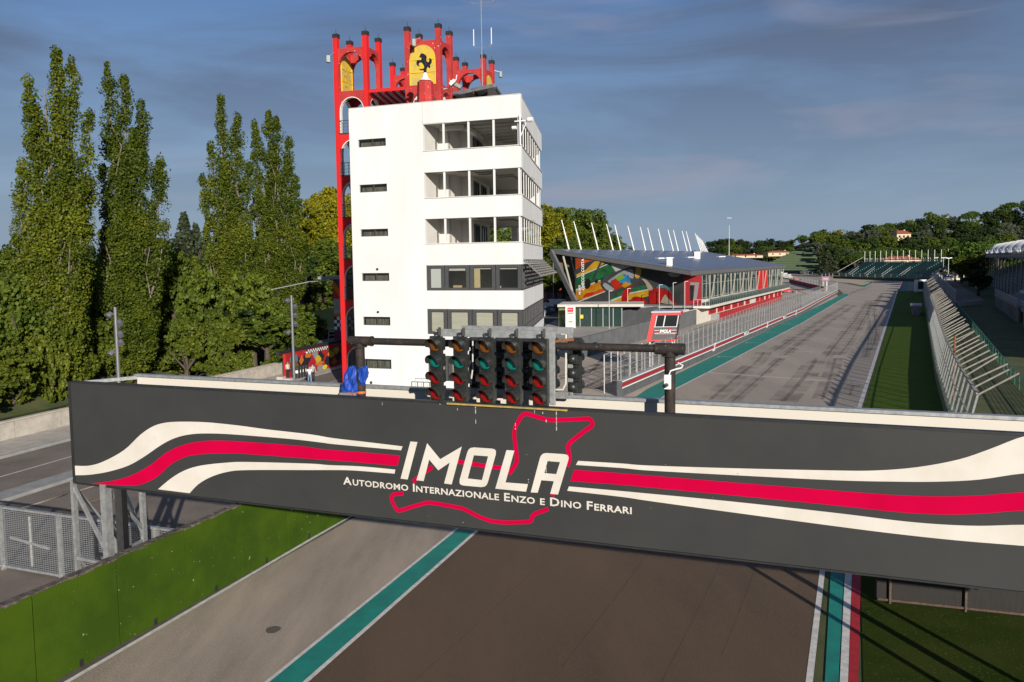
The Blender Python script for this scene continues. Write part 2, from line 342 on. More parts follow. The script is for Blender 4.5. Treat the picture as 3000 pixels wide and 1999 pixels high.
# painted markings
z1,z2,z3=.008,.012,.016
tl=MB()
TLo=[(-16.9,-10,0),(-6.5,19.9,0),(-2.2,32.1,0),(5.4,52,0),(11.3,66.3,0),(15.9,75.5,0),(45.3,132.6,0),(84,208,0),(93.5,226.5,0),(98.6,237.5,0)]
TLi=[(-15.9,-10,0),(-5.5,19.9,0),(-1.3,32.1,0),(7.2,52,0),(13.6,66.1,0),(18.6,75.5,0),(48.5,132.6,0),(86.5,208,0),(95,224.6,0),(99.8,236,0)]
ribbon(tl,TLo,TLi,z1)
tl.face([(p[0],p[1],z1) for p in [R5(845,925),R5(870,928),R5(945,885),R5(928,883)]])
tl.face([(p[0],p[1],z1) for p in [R5(1183,962),R5(1245,962),R5(1252,873),R5(1228,873)]])
tl.face([(7.85,19.55,z1),(8.2,19.55,z1),(11.32,26.7,z1),(10.95,26.9,z1)]); tl.face([(10.95,26.9,z1),(11.32,26.7,z1),(20.95,48,z1),(20.75,48,z1)]) 
def seg(A,B,C_,D_,mb,z): mb.face([(A[0],A[1],z),(B[0],B[1],z),(C_[0],C_[1],z),(D_[0],D_[1],z)])
struct('teal_track_paint',tl,M_teal)
wl=MB()
line_on(wl,[(p[0]+.02,p[1],0) for p in TLi],.14,z2)
line_on(wl,TLo[:4],.12,z2)
line_on(wl,far_R[:-1],.30,z2)
line_on(wl,[(7.43,19.5,0),(10.66,26.9,0),(20.6,48,0)],.17,z2); line_on(wl,[(-5.6,-10,0),(7.43,19.5,0)],.17,z2)
line_on(wl,[(-21.5,-8.5,0),(-11.75,20.1,0),(-7.0,33.6,0),(-2.2,46,0)],.15,z2)
line_on(wl,[G(2070,1092),G(2545,1125)],.22,z2)
ribbon(wl,[(8.21,19.5,0),(11.33,26.65,0)],[(8.42,19.5,0),(11.55,26.6,0)],z2)
for a,b in [((300,825),(720,895)),((1180,940),(1213,870))]:
    line_on(wl,[R5(*a),R5(*b)],.5,z2)
# starting boxes
vt=Vector((.455,.89,0)).normalized(); nt_=Vector((vt.y,-vt.x,0))
for k in range(11):
    for side in (0,1):
        c=Vector((27.0,86,0))+vt*(k*16+side*8)+nt_*(-3.3+side*6.4)
        line_on(wl,[c-nt_*1.2,c+nt_*1.2],.12,z2); line_on(wl,[c-nt_*1.2,c-nt_*1.2-vt*.7],.12,z2); line_on(wl,[c+nt_*1.2,c+nt_*1.2-vt*.7],.12,z2)
line_on(wl,[ab(-37.7,-60),ab(-37.7,95)],.12,z2)
line_on(wl,[G(0,1511),G(23,1502),G(287,1422),ab(-31.6,70)],.12,z2)
line_on(wl,[R4(430,1560),R4(800,1440)],.12,z2)
struct('white_track_lines',wl,M_wpaint)
rl=MB(); ribbon(rl,[(8.43,19.5,0),(11.56,26.6,0)],[(8.68,19.5,0),(11.82,26.5,0)],z2)
ribbon(rl,[(11.56,26.6,0),(20.9,48,0)],[(11.82,26.5,0),(21.2,48,0)],z2)
line_on(rl,[R5(1195,940),R5(1223,872)],.8,z3)
for k in range(14):
    c=R5(190+ k*13,925+k*5.2); c2=R5(197+k*13,928+k*5.2); line_on(rl,[c,c2],.9,z3)
struct('red_track_paint',rl,M_rpaint)
yl=MB(); pts=[G(399,1426),G(293,1462),G(143,1511),G(40,1502),G(238,1435),G(300,1416)]
line_on(yl,pts[:3],.11,z2); line_on(yl,pts[2:4],.11,z3); line_on(yl,pts[3:],.11,z2); struct('yellow_bay_lines',yl,M_ypaint)
# kerb continuation in near field

# skid marks
sk=MB(); sk2=MB(); random.seed(5)
def smooth2(pts,k=5):
    out=[]; n=len(pts)
    for i in range(n-1):
        p0=pts[max(i-1,0)];p1=pts[i];p2=pts[i+1];p3=pts[min(i+2,n-1)]
        for j in range(k):
            t=j/k; out.append(tuple(.5*((2*p1[c])+(-p0[c]+p2[c])*t+(2*p0[c]-5*p1[c]+4*p2[c]-p3[c])*t*t+(-p0[c]+3*p1[c]-3*p2[c]+p3[c])*t**3) for c in (0,1)))
    out.append(tuple(pts[-1][:2])); return out
def skid(pts,w,z=z3):
    P=smooth2(pts); line_on(sk,[(p[0],p[1],0) for p in P],w,z)
    if w>.12: line_on(sk2,[(p[0],p[1],0) for p in P],w*5.5,z-.0035)
R5s=lambda *P:[R5(*p) for p in P]
skid(R5s((60,1500),(300,1340),(560,1180),(720,1080)),.5*.55); skid(R5s((150,1540),(400,1350),(600,1210),(780,1090)),.4*.55)
skid(R5s((520,1560),(700,1330),(800,1200),(900,1050)),.45*.55); skid(R5s((640,1540),(760,1390),(870,1200),(960,1060)),.4*.55)
skid(R5s((930,1050),(900,1150),(920,1250),(905,1400),(880,1560)),.28*.55); skid(R5s((1030,1000),(960,1120),(975,1260),(965,1400),(920,1500)),.32*.55)
skid(R5s((960,1060),(1000,1020),(1030,980)),.3*.55); skid(R5s((650,1180),(690,1210),(690,1280),(630,1290)),.16*.55)
skid(R5s((700,1010),(800,960),(930,925)),.4*.55); skid(R5s((960,1160),(965,1300),(1040,1450)),.2*.55)
Z3=lambda x,y:G(1900+x/1.652,1050+y/1.652)
skid([Z3(300,200),(Z3(430,90)),Z3(520,20),Z3(560,-30)],.6*.55); skid([Z3(650,210),Z3(740,110),Z3(790,40),Z3(810,0)],.7*.55); skid([Z3(840,200),Z3(880,90),Z3(905,0)],.5*.55)
skid([Z3(400,215),Z3(520,110),Z3(640,0)],.35*.55); skid([Z3(975,180),Z3(990,130)],.4*.55)
for k in range(26):
    a=random.random()*150; c=Vector((24,80,0))+vt*a+nt_*(random.random()*10-3); l=1+random.random()*2
    q=nt_*l*.6+vt*random.uniform(-.3,.3); skid([c-q,c,c+q],.10)
Z4=lambda x,y:R4(x,y)
for i in range(7):
    skid([Z4(430+i*22,1480-i*12),Z4(520+i*14,1420-i*10),Z4(600+i*6,1330-i*3),Z4(650-i*4,1290)],.12)
skid([Z4(440,1568),Z4(620,1480),Z4(790,1400),Z4(1100,1250)],.5); skid([Z4(560,1568),Z4(720,1470),Z4(900,1370)],.4); skid([Z4(200,1500),Z4(560,1390),Z4(680,1300)],.3)
m_sk=bpy.data.materials.new('skid_faint'); m_sk.use_nodes=True; n_=m_sk.node_tree; b_=n_.nodes['Principled BSDF']; b_.inputs['Base Color'].default_value=(.04,.037,.035,1); b_.inputs['Roughness'].default_value=.85
t_=n_.nodes.new('ShaderNodeTexNoise'); t_.inputs['Scale'].default_value=.8; t_.inputs['Detail'].default_value=8; q_=n_.nodes.new('ShaderNodeMapRange'); q_.inputs['From Min'].default_value=.3; q_.inputs['From Max'].default_value=.75; q_.inputs['To Min'].default_value=0.0; q_.inputs['To Max'].default_value=.45
tc_=n_.nodes.new('ShaderNodeTexCoord'); n_.links.new(tc_.outputs['Object'],t_.inputs['Vector']); n_.links.new(t_.outputs['Fac'],q_.inputs['Value']); n_.links.new(q_.outputs[0],b_.inputs['Alpha'])
struct('skid_marks',sk,m_sk)
m_s2=m_sk.copy(); m_s2.name='rubbered_in'; m_s2.node_tree.nodes['Map Range'].inputs['To Max'].default_value=.42; m_s2.node_tree.nodes['Map Range'].inputs['From Min'].default_value=.40; m_s2.node_tree.nodes['Principled BSDF'].inputs['Base Color'].default_value=(.11,.095,.085,1); m_s2.node_tree.nodes['Noise Texture'].inputs['Scale'].default_value=.35
struct('rubbered_lines',sk2,m_s2)
sm=MB(); dn=Vector((.41,.912,0)).normalized()
for (x,y,l,w) in ((1.2,20.5,11,.035),(3.4,19,12,.03),(-2.6,20,9,.025),(5.6,21,9,.03)): line_on(sm,[Vector((x,y,0)),Vector((x,y,0))+dn*l*.5+Vector((.05,0,0)),Vector((x,y,0))+dn*l],w,.0065)
struct('paving_seams',sm,mat('seam_dark',(.060,.040,.026),.9,col2=(.10,.065,.040),vs=2.5,detail=8))
# patched spots in the near asphalt
pt=MB()
c=G(800,1846); pt.face([(c[0]+.22*math.cos(t)*(1+.1*math.sin(3*t)),c[1]+.24*math.sin(t),.010) for t in [k*.45 for k in range(14)]]); struct('oil_stain',pt,mat('oil',(.10,.085,.07),.8))
# service road and public road on the left
def strip_ab(name,a0,a1,b0,b1,z,m): return struct(name,MB().face([ab(a0,b0,z),ab(a1,b0,z),ab(a1,b1,z),ab(a0,b1,z)]),m)
strip_ab('service_road',-33.4,-17.6,-60,44,.002,M_road)
strip_ab('public_road',-41.2,-34.7,-60,120,.004,M_road)
strip_ab('service_road_verge',-34.7,-30,44,120,.002,M_road)
def kerbstone(name,a0,a1,b0,b1,h,m):
    k=MB(); k.hexa([ab(a0,b0,-.3),ab(a1,b0,-.3),ab(a1,b1,-.3),ab(a0,b1,-.3),ab(a0,b0,h),ab(a1,b0,h),ab(a1,b1,h),ab(a0,b1,h)]); return struct(name,k,m,bevel=.03)
kerbstone('traffic_island_kerb',-34.7,-33.4,-60,46,.16,M_concg)
kerbstone('sidewalk',-45.2,-41.55,-60,88,.14,M_conc)
kerbstone('sidewalk_kerb',-41.54,-41.3,-60,88,.15,M_concg)
# slabs joints on the sidewalk
# terrace and pale apron beside the museum
struct('museum_apron',MB().face([(p[0],p[1],.006) for p in [R4(120,1040),R4(240,975),R4(250,1035),R4(800,1035),R4(1000,985),R4(430,1148),R4(150,1140)]]),mat('apron',(.42,.38,.33),.9,var=.25,vs=.3,detail=8))
# ================================================================== GANTRY
M_ban=mat('banner_vinyl',(.036,.037,.036),.62,col2=(.030,.031,.031),vs=.6,bump=.08,bs=160,spec=.35,speck=((.30,.29,.27),9,.755))
M_cream=mat('banner_cream',(.62,.58,.52),.7,col2=(.56,.52,.455),vs=1.3,detail=8,speck=((.38,.34,.28),7,.72))
M_bred=mat('banner_red',(.50,.0,.042),.85,spec=.05,col2=(.45,.0,.036),vs=1.2,detail=6)
M_galv=mat('galvanised',(.50,.51,.50),.45,metal=.6,col2=(.34,.35,.35),vs=7,detail=10,bump=.1,bs=60)
M_creamp=mat('cream_sheet',(.60,.56,.49),.6,col2=(.62,.58,.50),vs=.8,detail=6)
M_rust=mat('rusty_pipe',(.022,.018,.016),.75,metal=.2,col2=(.062,.038,.026),lo=.48,hi=.75,vs=4,detail=12,bump=.7,bs=30,speck=((.40,.36,.30),16,.70))
M_blk=mat('black_plastic',(.018,.019,.018),.38,col2=(.030,.032,.030),vs=12,detail=8,bump=.05)
M_dark=mat('dark_metal',(.035,.036,.037),.5,metal=.3,var=.3)
GU=Vector((2.636,-1,0)).normalized()          # along the gantry, to the right
GN=Vector((-GU.y,GU.x,0)); GN=GN if GN.y>0 else -GN    # away from the viewer
SG=1.28                                      # size of one gantry module in metres
GP0,GP1=(0,14.5*SG),(2.636,14.5*SG-1)
zG=H*(1-SG); zF=-zG/SG                        # height of the module grid, and of the ground in it
C0=Vector((0,14.5*SG,0)); MB.K=SG
def PLG(P,Q,px,py): s_,z_=PL(P,Q,px,py); return (s_/SG,(z_-zG)/SG)
sl_=PLG(GP0,GP1,200,1120); sr_=PLG(GP0,GP1,3000,1279)
bl_=PLG(GP0,GP1,219,1411); br_=PLG(GP0,GP1,3000,1737)
sL=(sl_[0]+bl_[0])/2; zT=(sl_[1]+sr_[1])/2; zB=(bl_[1]+br_[1])/2; sR=14.5
print('gantry',sl_,sr_,bl_,br_)
def gp(s,n,z): return C0+(GU*s+GN*n)*SG+Vector((0,0,zG+z*SG))
def bfn(off):
    def fn(x,y,t): return gp(x,-off-t,y)
    return fn
def bpx(p): return PLG(GP0,GP1,p[0],p[1])
gb=gp(sL+1.2,0.6,zF)
gantry=thing('banner_gantry','dark grey gantry bridge with circuit name banner spanning the track','gantry',gb)
bp=MB(); bp.hexa([gp(sL,0,zB),gp(sR,0,zB),gp(sR,.10,zB),gp(sL,.10,zB),gp(sL,0,zT),gp(sR,0,zT),gp(sR,.10,zT),gp(sL,.10,zT)])
banner=bp.build('banner_panel',M_ban,gantry)
z1s=lambda P:[bpx((x/1.652,1050+y/1.652)) for x,y in P]
z2s=lambda P:[bpx((950+x/2.353,1150+y/2.353)) for x,y in P]
z3s=lambda P:[bpx((1900+x/1.652,1050+y/1.652)) for x,y in P]
def smooth(pts,k=4):
    out=[]; n=len(pts)
    for i in range(n-1):
        p0=pts[max(i-1,0)];p1=pts[i];p2=pts[i+1];p3=pts[min(i+2,n-1)]
        for j in range(k):
            t=j/k; out.append(tuple(.5*((2*p1[c])+(-p0[c]+p2[c])*t+(2*p0[c]-5*p1[c]+4*p2[c]-p3[c])*t*t+(-p0[c]+3*p1[c]-3*p2[c]+p3[c])*t**3) for c in (0,1)))
    out.append(tuple(pts[-1])); return out
def band(name,top,bot,m,off=.0,th=.003,lab=None):
    T=smooth(top); B=smooth(bot)
    b=flatshape([T+B[::-1]],bfn(off),th); return b.build(name,m,banner,label=lab,fix=False)
def ext(P,ds,dz):
    k=(P[-1][1]-P[-2][1])/(P[-1][0]-P[-2][0]); s0,z0=P[-1]; L_=sR-.02-s0
    return P+[(s0+L_*t,min(zT-.02,z0+(k*.45*L_*t*(1-t)+dz*t*t*(3-2*t)))) for t in (.1,.25,.4,.55,.7,.85,1)]
wt=z1s([(363,520),(430,520),(500,500),(600,445),(680,370),(740,330),(800,312),(880,307),(1000,310),(1150,325),(1300,345),(1500,368)])+z2s([(60,315),(300,343),(540,372)])
wb=z1s([(363,566),(430,564),(520,550),(620,520),(700,475),(780,420),(850,385),(930,367),(1030,364),(1150,370),(1400,390),(1550,407)])+z2s([(60,356),(300,378),(530,399)])
band('white_stripe',wt,wb,M_cream)
clampz=lambda P:[(s,max(z,zB+.012)) for s,z in P]
rt=clampz(z1s([(440,606),(560,590),(650,560),(730,515),(800,460),(870,425),(950,405),(1050,398),(1200,405),(1450,424)])+z2s([(0,392),(260,412),(523,435)]))
rb=clampz(z1s([(440,607),(560,613),(650,617),(700,605),(760,575),(820,520),(870,490),(930,470),(1050,461),(1200,464),(1450,483)])+z2s([(0,465),(260,485),(505,507)]))
rb[0]=(rb[0][0],rt[0][1]-.004)
band('red_stripe',rt,rb,M_bred)
w2t=clampz(z1s([(765,634),(830,580),(900,540),(980,518),(1100,505),(1200,502),(1500,510)])+z2s([(30,501),(250,510),(490,532)]))
w2b=clampz(z1s([(918,653),(960,610),(1020,575),(1100,550),(1200,541),(1500,541)])+z2s([(30,535),(200,538),(485,560)]))
band('white_stripe',w2t,w2b,M_cream)
W1T=z2s([(1750,472),(2050,490)])+z3s([(0,519),(400,532),(900,543),(1100,543),(1300,527),(1500,490),(1650,440),(1817,378)])
W1T+=[(W1T[-1][0]+.25,zT-.02),(W1T[-1][0]+1.5,zT-.02),(sR-.02,zT-.02)]
band('white_stripe',[p for p in W1T],ext(z2s([(1735,500),(2050,521)])+z3s([(0,543),(400,565),(900,590),(1200,597),(1400,597),(1600,587),(1817,557)]),0,.55),M_cream)
band('red_stripe',ext(z2s([(1722,533),(2050,557)])+z3s([(0,567),(400,600),(900,640),(1200,662),(1400,668),(1600,664),(1817,648)]),0,.5),
     ext(z2s([(1697,612),(2050,638)])+z3s([(0,625),(400,663),(900,712),(1200,744),(1400,756),(1600,753),(1817,737)]),0,.3),M_bred)
band('white_stripe',ext(z2s([(1687,648),(2050,680)])+z3s([(0,655),(400,693),(900,748),(1200,785),(1400,803),(1600,811),(1817,806)]),0,.2),
     ext(z2s([(1675,678),(2050,720)])+z3s([(0,690),(400,745),(900,812),(1200,850),(1500,882),(1817,908)]),0,.0),M_cream)
# circuit outline
def stroke(pts,w,fn,mb):
    n=len(pts); L_=[];R_=[]
    for i in range(n):
        p=Vector(pts[i]); a=(p-Vector(pts[i-1])).normalized() if i else None; b=(Vector(pts[i+1])-p).normalized() if i<n-1 else None
        d=(a+b).normalized() if a and b else (a or b); q=Vector((-d.y,d.x)); m=1/max(.5,q.dot(Vector((-(a or b).y,(a or b).x))))
        L_.append(p+q*w/2*m); R_.append(p-q*w/2*m)
    return flatshape([[tuple(p) for p in L_]+[tuple(p) for p in R_[::-1]]],fn,.003,mb)
ol=MB(); sw=30/2.353*14.4/F
def roundc(P,r=.10):
    out=[P[0]]
    for i in range(1,len(P)-1):
        p=Vector(P[i]);a=Vector(P[i-1])-p;b=Vector(P[i+1])-p; k=min(r,a.length*.45,b.length*.45); s=p+a.normalized()*k; e=p+b.normalized()*k
        for t in (0,.25,.5,.75,1): out.append(tuple((s*(1-t)**2+p*2*t*(1-t)+e*t*t)))
    return out+[P[-1]]
stroke(roundc(z2s([(612,615),(700,545),(745,512)]),.05),sw,bfn(0),ol)
stroke(z2s([(905,474),(1000,490),(1230,522)]),sw,bfn(0),ol)
stroke(roundc(z2s([(1275,562),(1330,478),(1325,420),(1308,290),(1315,240),(1372,138),(1470,170),(1550,192),(1660,189),(1835,180),(1856,225),(1800,262),(1675,360),(1690,440),(1688,470),(1676,510)]),.12),sw,bfn(0),ol)
stroke(z2s([(1580,690),(1572,714)]),sw,bfn(0),ol)
stroke(roundc(z2s([(545,697),(470,703),(462,735),(503,822),(600,790),(715,757),(800,770),(960,800),(1060,855),(1150,888),(1250,898),(1428,892),(1436,842),(1545,803)]),.09),sw,bfn(0),ol)
ol.build('circuit_outline',M_bred,banner,fix=False)
# big letters
lt=MB(); Fz=bfn(.004)
def rc(P,r): return roundc(P+[P[0],P[1]],r)[:-1][1:] if False else P
def rl(P,r):   # closed loop with rounded corners
    out=[];n=len(P)
    for i in range(n):
        p=Vector(P[i]);a=Vector(P[i-1])-p;b=Vector(P[(i+1)%n])-p; k=min(r,a.length*.45,b.length*.45); s=p+a.normalized()*k;e=p+b.normalized()*k
        for t in (0,.3,.6,1): out.append(tuple(s*(1-t)**2+p*2*t*(1-t)+e*t*t))
    return out
flatshape([z2s([(595,338),(643,342),(576,600),(527,594)])],Fz,.003,lt)
flatshape([z2s([(710,350),(800,460),(949,373),(879,634),(827,627),(866,483),(787,537),(724,462),(686,611),(637,605)])],Fz,.003,lt)
flatshape([rl(z2s([(997,376),(1194,390),(1118,656),(924,638)]),.11),z2s([(1032,433),(1130,440),(1088,604),(990,593)])],Fz,.003,lt)
flatshape([z2s([(1257,397),(1311,401),(1250,620),(1405,632),(1392,684),(1180,663)])],Fz,.003,lt)
A=z2s([(1424,689),(1497,415),(1694,428),(1612,704),(1558,698),(1583,612),(1497,605),(1472,691)])
A2=[A[0]]+roundc([A[0],A[1],A[2],A[3]],.11)[1:-1]+A[3:]
flatshape([A2,z2s([(1540,473),(1626,480),(1600,563),(1518,556)])],Fz,.003,lt)
lt.build('circuit_name_letters',M_cream,banner,fix=False)
p0=z2s([(135,632)])[0]; p1=z2s([(2120,838)])[0]
tb,wd=textmesh('autodromo internazionale enzo e dino ferrari',lambda x,y,t:(x,y,t),1.0,.004,small=True,bold=.018,spacing=1.12)
body='Autodromo Internazionale Enzo e Dino Ferrari'
def caps_line(body,fn,W_,hcap,m,parent,name,bold=.02):
    # caps height for initials, smaller caps for the rest
    x=0; runs=[]
    for wi,wd_ in enumerate(body.split(' ')):
        big=wd_[0].upper()!=wd_[0].lower() and wd_[0].isupper()
        segs=[(wd_[0],1.0),(wd_[1:].upper(),.78)] if big else [(wd_.upper(),.78)]
        for s,k in segs:
            if not s: continue
            tmp,w=textmesh(s,lambda x,y,t:(x,y,t),k,0,bold=bold*k,spacing=1.06)
            runs.append((wi,x,tmp)); x+=w[1]+.07
        x+=.26
    tot=x-.33
    for wi in range(len(body.split(' '))):
        mb=MB()
        for w2,x0,tmp in runs:
            if w2==wi: mb.add([fn((v[0]+x0)/tot*W_,v[1]*hcap/.70,0.0) for v in tmp.v],tmp.f)
        mb.build(name,m,parent,fix=False)
dz=(p1[1]-p0[1])/(p1[0]-p0[0])
caps_line(body,lambda x,y,t:gp(p0[0]+x,-.006,p0[1]+y+dz*x),p1[0]-p0[0],58/2.353*14.4/F,M_cream,banner,'name_word',bold=.022)
# bird droppings run down the banner under the signals
q=MB(); random.seed(4)
for (px,y0,l) in ((1289,1172,22),(1393,1185,62),(1600,1202,38),(1590,1200,14),(1566,1200,12),(1630,1205,60),(1510,1240,20),(1340,1190,14),(1120,1180,8),(1600,1370,30),(1548,1400,16)):
    a=bpx((px,y0)); 
    for k in range(4):
        if random.random()<.25: continue
        z0=a[1]-k*l*.0062/4; w_=random.uniform(.004,.009); q.hexa([gp(a[0]-w_,-.004,z0-l*.005/4),gp(a[0]+w_,-.004,z0-l*.005/4),gp(a[0]+w_,0,z0-l*.005/4),gp(a[0]-w_,0,z0-l*.005/4),gp(a[0]-w_,-.004,z0),gp(a[0]+w_,-.004,z0),gp(a[0]+w_,0,z0),gp(a[0]-w_,0,z0)])
o=q.build('dropping_streaks',mat('droppings',(.40,.39,.36),.9),banner); o['kind']='stuff'
# frame, rear panel, floor
e=MB(); e.hexa([gp(sL-.03,-.012,zB-.02),gp(sL+.05,-.012,zB-.02),gp(sL+.05,.115,zB-.02),gp(sL-.03,.115,zB-.02),gp(sL-.03,-.012,zT+.02),gp(sL+.05,-.012,zT+.02),gp(sL+.05,.115,zT+.02),gp(sL-.03,.115,zT+.02)])
e.bar(gp(sL+.05,.05,zT+.02),gp(sR,.05,zT+.02),.13,.035); e.bar(gp(sL+.05,.05,zB-.02),gp(sR,.05,zB-.02),.13,.03)
e.build('banner_edge_frame',M_dark,gantry)
RB=1.28
rb_=MB(); rb_.hexa([gp(sL+.75,RB,zB),gp(sR,RB,zB),gp(sR,RB+.08,zB),gp(sL+.75,RB+.08,zB),gp(sL+.75,RB,zT),gp(sR,RB,zT),gp(sR,RB+.08,zT),gp(sL+.75,RB+.08,zT)])
rb_.build('rear_panel',M_creamp,gantry)
rr=MB(); rr.bar(gp(sL+.70,RB+.03,zT+.03),gp(sR,RB+.03,zT+.03),.16,.06); rr.bar(gp(sL+.05,.1,zT-.03),gp(sL+.75,RB,zT-.03),.05,.08)
for k in range(14):
    s=sL+1+k*1.9
    rr.bar(gp(s,.1,zT-.5),gp(s,RB,zT-.5),.06); rr.bar(gp(s,.13,zB),gp(s,.13,zT-.08),.06); rr.bar(gp(s,RB-.04,zB),gp(s,RB-.04,zT-.3),.05)
rr.build('top_rail',M_galv,gantry)
fl=MB(); fl.hexa([gp(sL+.1,.12,zB+.05),gp(sR,.12,zB+.05),gp(sR,RB,zB+.05),gp(sL+.1,RB,zB+.05),gp(sL+.1,.12,zB+.12),gp(sR,.12,zB+.12),gp(sR,RB,zB+.12),gp(sL+.1,RB,zB+.12)])
fl.build('walkway_floor',M_dark,gantry)
pi_=MB(); pi_.bar(gp(sL+.3,1.0,zT+.045),gp(sL+3.2,1.37,zT-.02),.05)
# steel legs standing behind the green wall
def gpx(px,py,n):     # point on the gantry, n metres behind the banner
    P=gp(0,n,0); Q=gp(1,n,0); return PLG(P,Q,px,py)
legs=[]
def leg(s,n,w,name='support_leg',zt=None):
    l=MB(); l.bar(gp(s,n,zF),gp(s,n,zt or zB+.03),w,w*.8,up=GU); l.build(name,M_galv,gantry); return (s,n)
S1=gpx(225,1500,.1)[0]; S2=gpx(318,1500,.1)[0]; S3=gpx(417,1500,1.2)[0]
leg(S1,.05,.11); leg(S2,.05,.19); leg(S3,1.22,.12); leg(S1+.1,1.22,.10)
dl=MB(); dl.bar(gp(S2+.13,.35,zF),gp(S2+.13,.35,zB),.16,.26); dl.build('cable_duct',M_dark,gantry)
br=MB()
def X(a,na,za,b,nb,zb,w=.06): br.bar(gp(a,na,za),gp(b,nb,zb),w)
h=zB; zm=h-1.85; X(S1,.05,h-.1,S2,.05,zm+.15,.07); X(S1,.05,zm,S2,.05,zm-.05,.07); X(S2,.05,zm-.3,S1,.05,zm-2.0,.06); X(S1,.05,zm-2.0,S2,.05,zm-2.0,.06)
X(S2,.05,zm+.1,S3,1.22,zm+.15,.06); X(S2,.1,h-.1,S3,1.22,zm+.4,.06); X(S3,1.22,zm-.1,S2,.1,zm-2.1,.07); X(S1+.1,1.22,h-.1,S3,1.22,zm+.2,.05); X(S1,.05,h-.1,S1+.1,1.22,zm,.05)
X(S1,.05,zm,S1+.1,1.22,zm-1.9,.05); X(S3,1.22,zm-.1,S1+.1,1.22,zm-1.9,.05); X(S1,.05,zF+.3,S2,.05,zF+.3,.06); X(S1,.05,zF+.3,S1+.1,1.22,zF+.3,.06)
X(S2,.05,zm-2.05,S1+.1,1.22,zm-2.05,.05)
br.build('cross_bracing',M_galv,gantry)
cb=MB()
for k in range(4):
    cb.tube([gp(S2+.15+k*.03,.4,zm-.4),gp(S2+.2+k*.03,.45,zm-1.7),gp(S2+.38,.5,zm-2.0+k*.02),gp(S2+.75,.6,zm-1.95+k*.02),gp(S2+1.15,.7,zm-1.72)],.022,6)
cb.build('cable_loop',mat('cable_black',(.02,.02,.02),.5),gantry,smooth=True)
# right legs (standing on the verge) and the dark box slung under the banner
for s,n in ((10.4,.05),(11.4,.05),(10.4,1.22),(11.4,1.22)): leg(s,n,.12)
MB.K=1.0
A_=Vector(G(2568,1762)); B_=Vector(G(3000,1808)); d_=(B_-A_).normalized(); B_=A_+d_*7
fp=thing('dark_fence_panel','low dark slatted fence panel standing on the grass under the right end of the gantry','fence',tuple(A_))
bx=MB(); bx.hexa([A_+Vector((0,0,.08)),B_+Vector((0,0,.08)),B_+Vector((0,.12,.08)),A_+Vector((0,.12,.08)),A_+Vector((0,0,1.6)),B_+Vector((0,0,1.6)),B_+Vector((0,.12,1.6)),A_+Vector((0,.12,1.6))])
bx.build('board',mat('dark_board',(.022,.018,.015),.8,col2=(.012,.010,.009),vs=5,stretch=((8,8,.4),0)),fp)
bx=MB(); bx.bar(A_+Vector((0,-.04,.10)),B_+Vector((0,-.04,.10)),.06,.07); bx.bar(A_+Vector((0,-.04,1.6)),B_+Vector((0,-.04,1.6)),.06,.07)
bx.build('rail',mat('rust_frame',(.10,.065,.045),.8,var=.5,vs=9),fp)
for k in range(4):
    bx=MB(); p_=A_+d_*(.35+k*2.1)+Vector((0,-.06,0)); bx.bar(p_+Vector((0,0,-.05)),p_+Vector((0,0,1.65)),.07); bx.build('post',MATS['rust_frame'],fp)

MB.K=SG
# ------------------------------------------------------------------ rusty pipe portal
NP=.70
pl=gpx(1054,1000,NP); pr_=gpx(1963,1015,NP)
zp=(gpx(1160,1005,NP)[1]+gpx(1800,1015,NP)[1])/2
portal=thing('pipe_portal','rusty dark pipe portal rising from the gantry behind the signal heads','pipe frame',gp(pl[0],NP,zB+.12))
q=MB(); q.tube([gp(pl[0],NP,zp),gp(pr_[0],NP,zp)],.072,18); q.build('cross_pipe',M_rust,portal,smooth=True)
for s in (pl[0],pr_[0]):
    q=MB(); q.tube([gp(s,NP,zB+.12),gp(s,NP,zp-.05)],.097,18); q.lathe(gp(s,NP,zp-.13),[(.15,0),(.15,.02)],18); q.build('post',M_rust,portal,smooth=True)
q=MB(); q.tube([gp(pl[0]-.24,NP,zp),gp(pl[0]+.27,NP,zp)],.098,20); q.tube([gp(pl[0]+.27,NP,zp),gp(pl[0]+.30,NP,zp)],.108,20); q.build('collar',M_rust,portal,smooth=True)
q=MB(); q.tube([gp(pr_[0]-.26,NP,zp),gp(pr_[0]+.26,NP,zp)],.105,20); q.build('collar',M_rust,portal,smooth=True)
st_=MB(); st_.lathe(gp(pl[0],NP,zT-.02),[(.102,0),(.108,.025),(.102,.05)],18); st_.build('orange_strap',mat('orange_strap',(.55,.12,.02),.6),portal)
st_=MB(); st_.lathe(gp(pl[0],NP,zT-.14),[(.105,0),(.115,.02),(.105,.04)],18)
st_.bar(gp(pl[0]+.11,NP-.1,zT-.1),gp(pl[0]+.13,NP-.1,zT-.5),.03,.03); st_.build('yellow_strap',mat('yellow_strap',(.55,.42,.04),.6),portal)
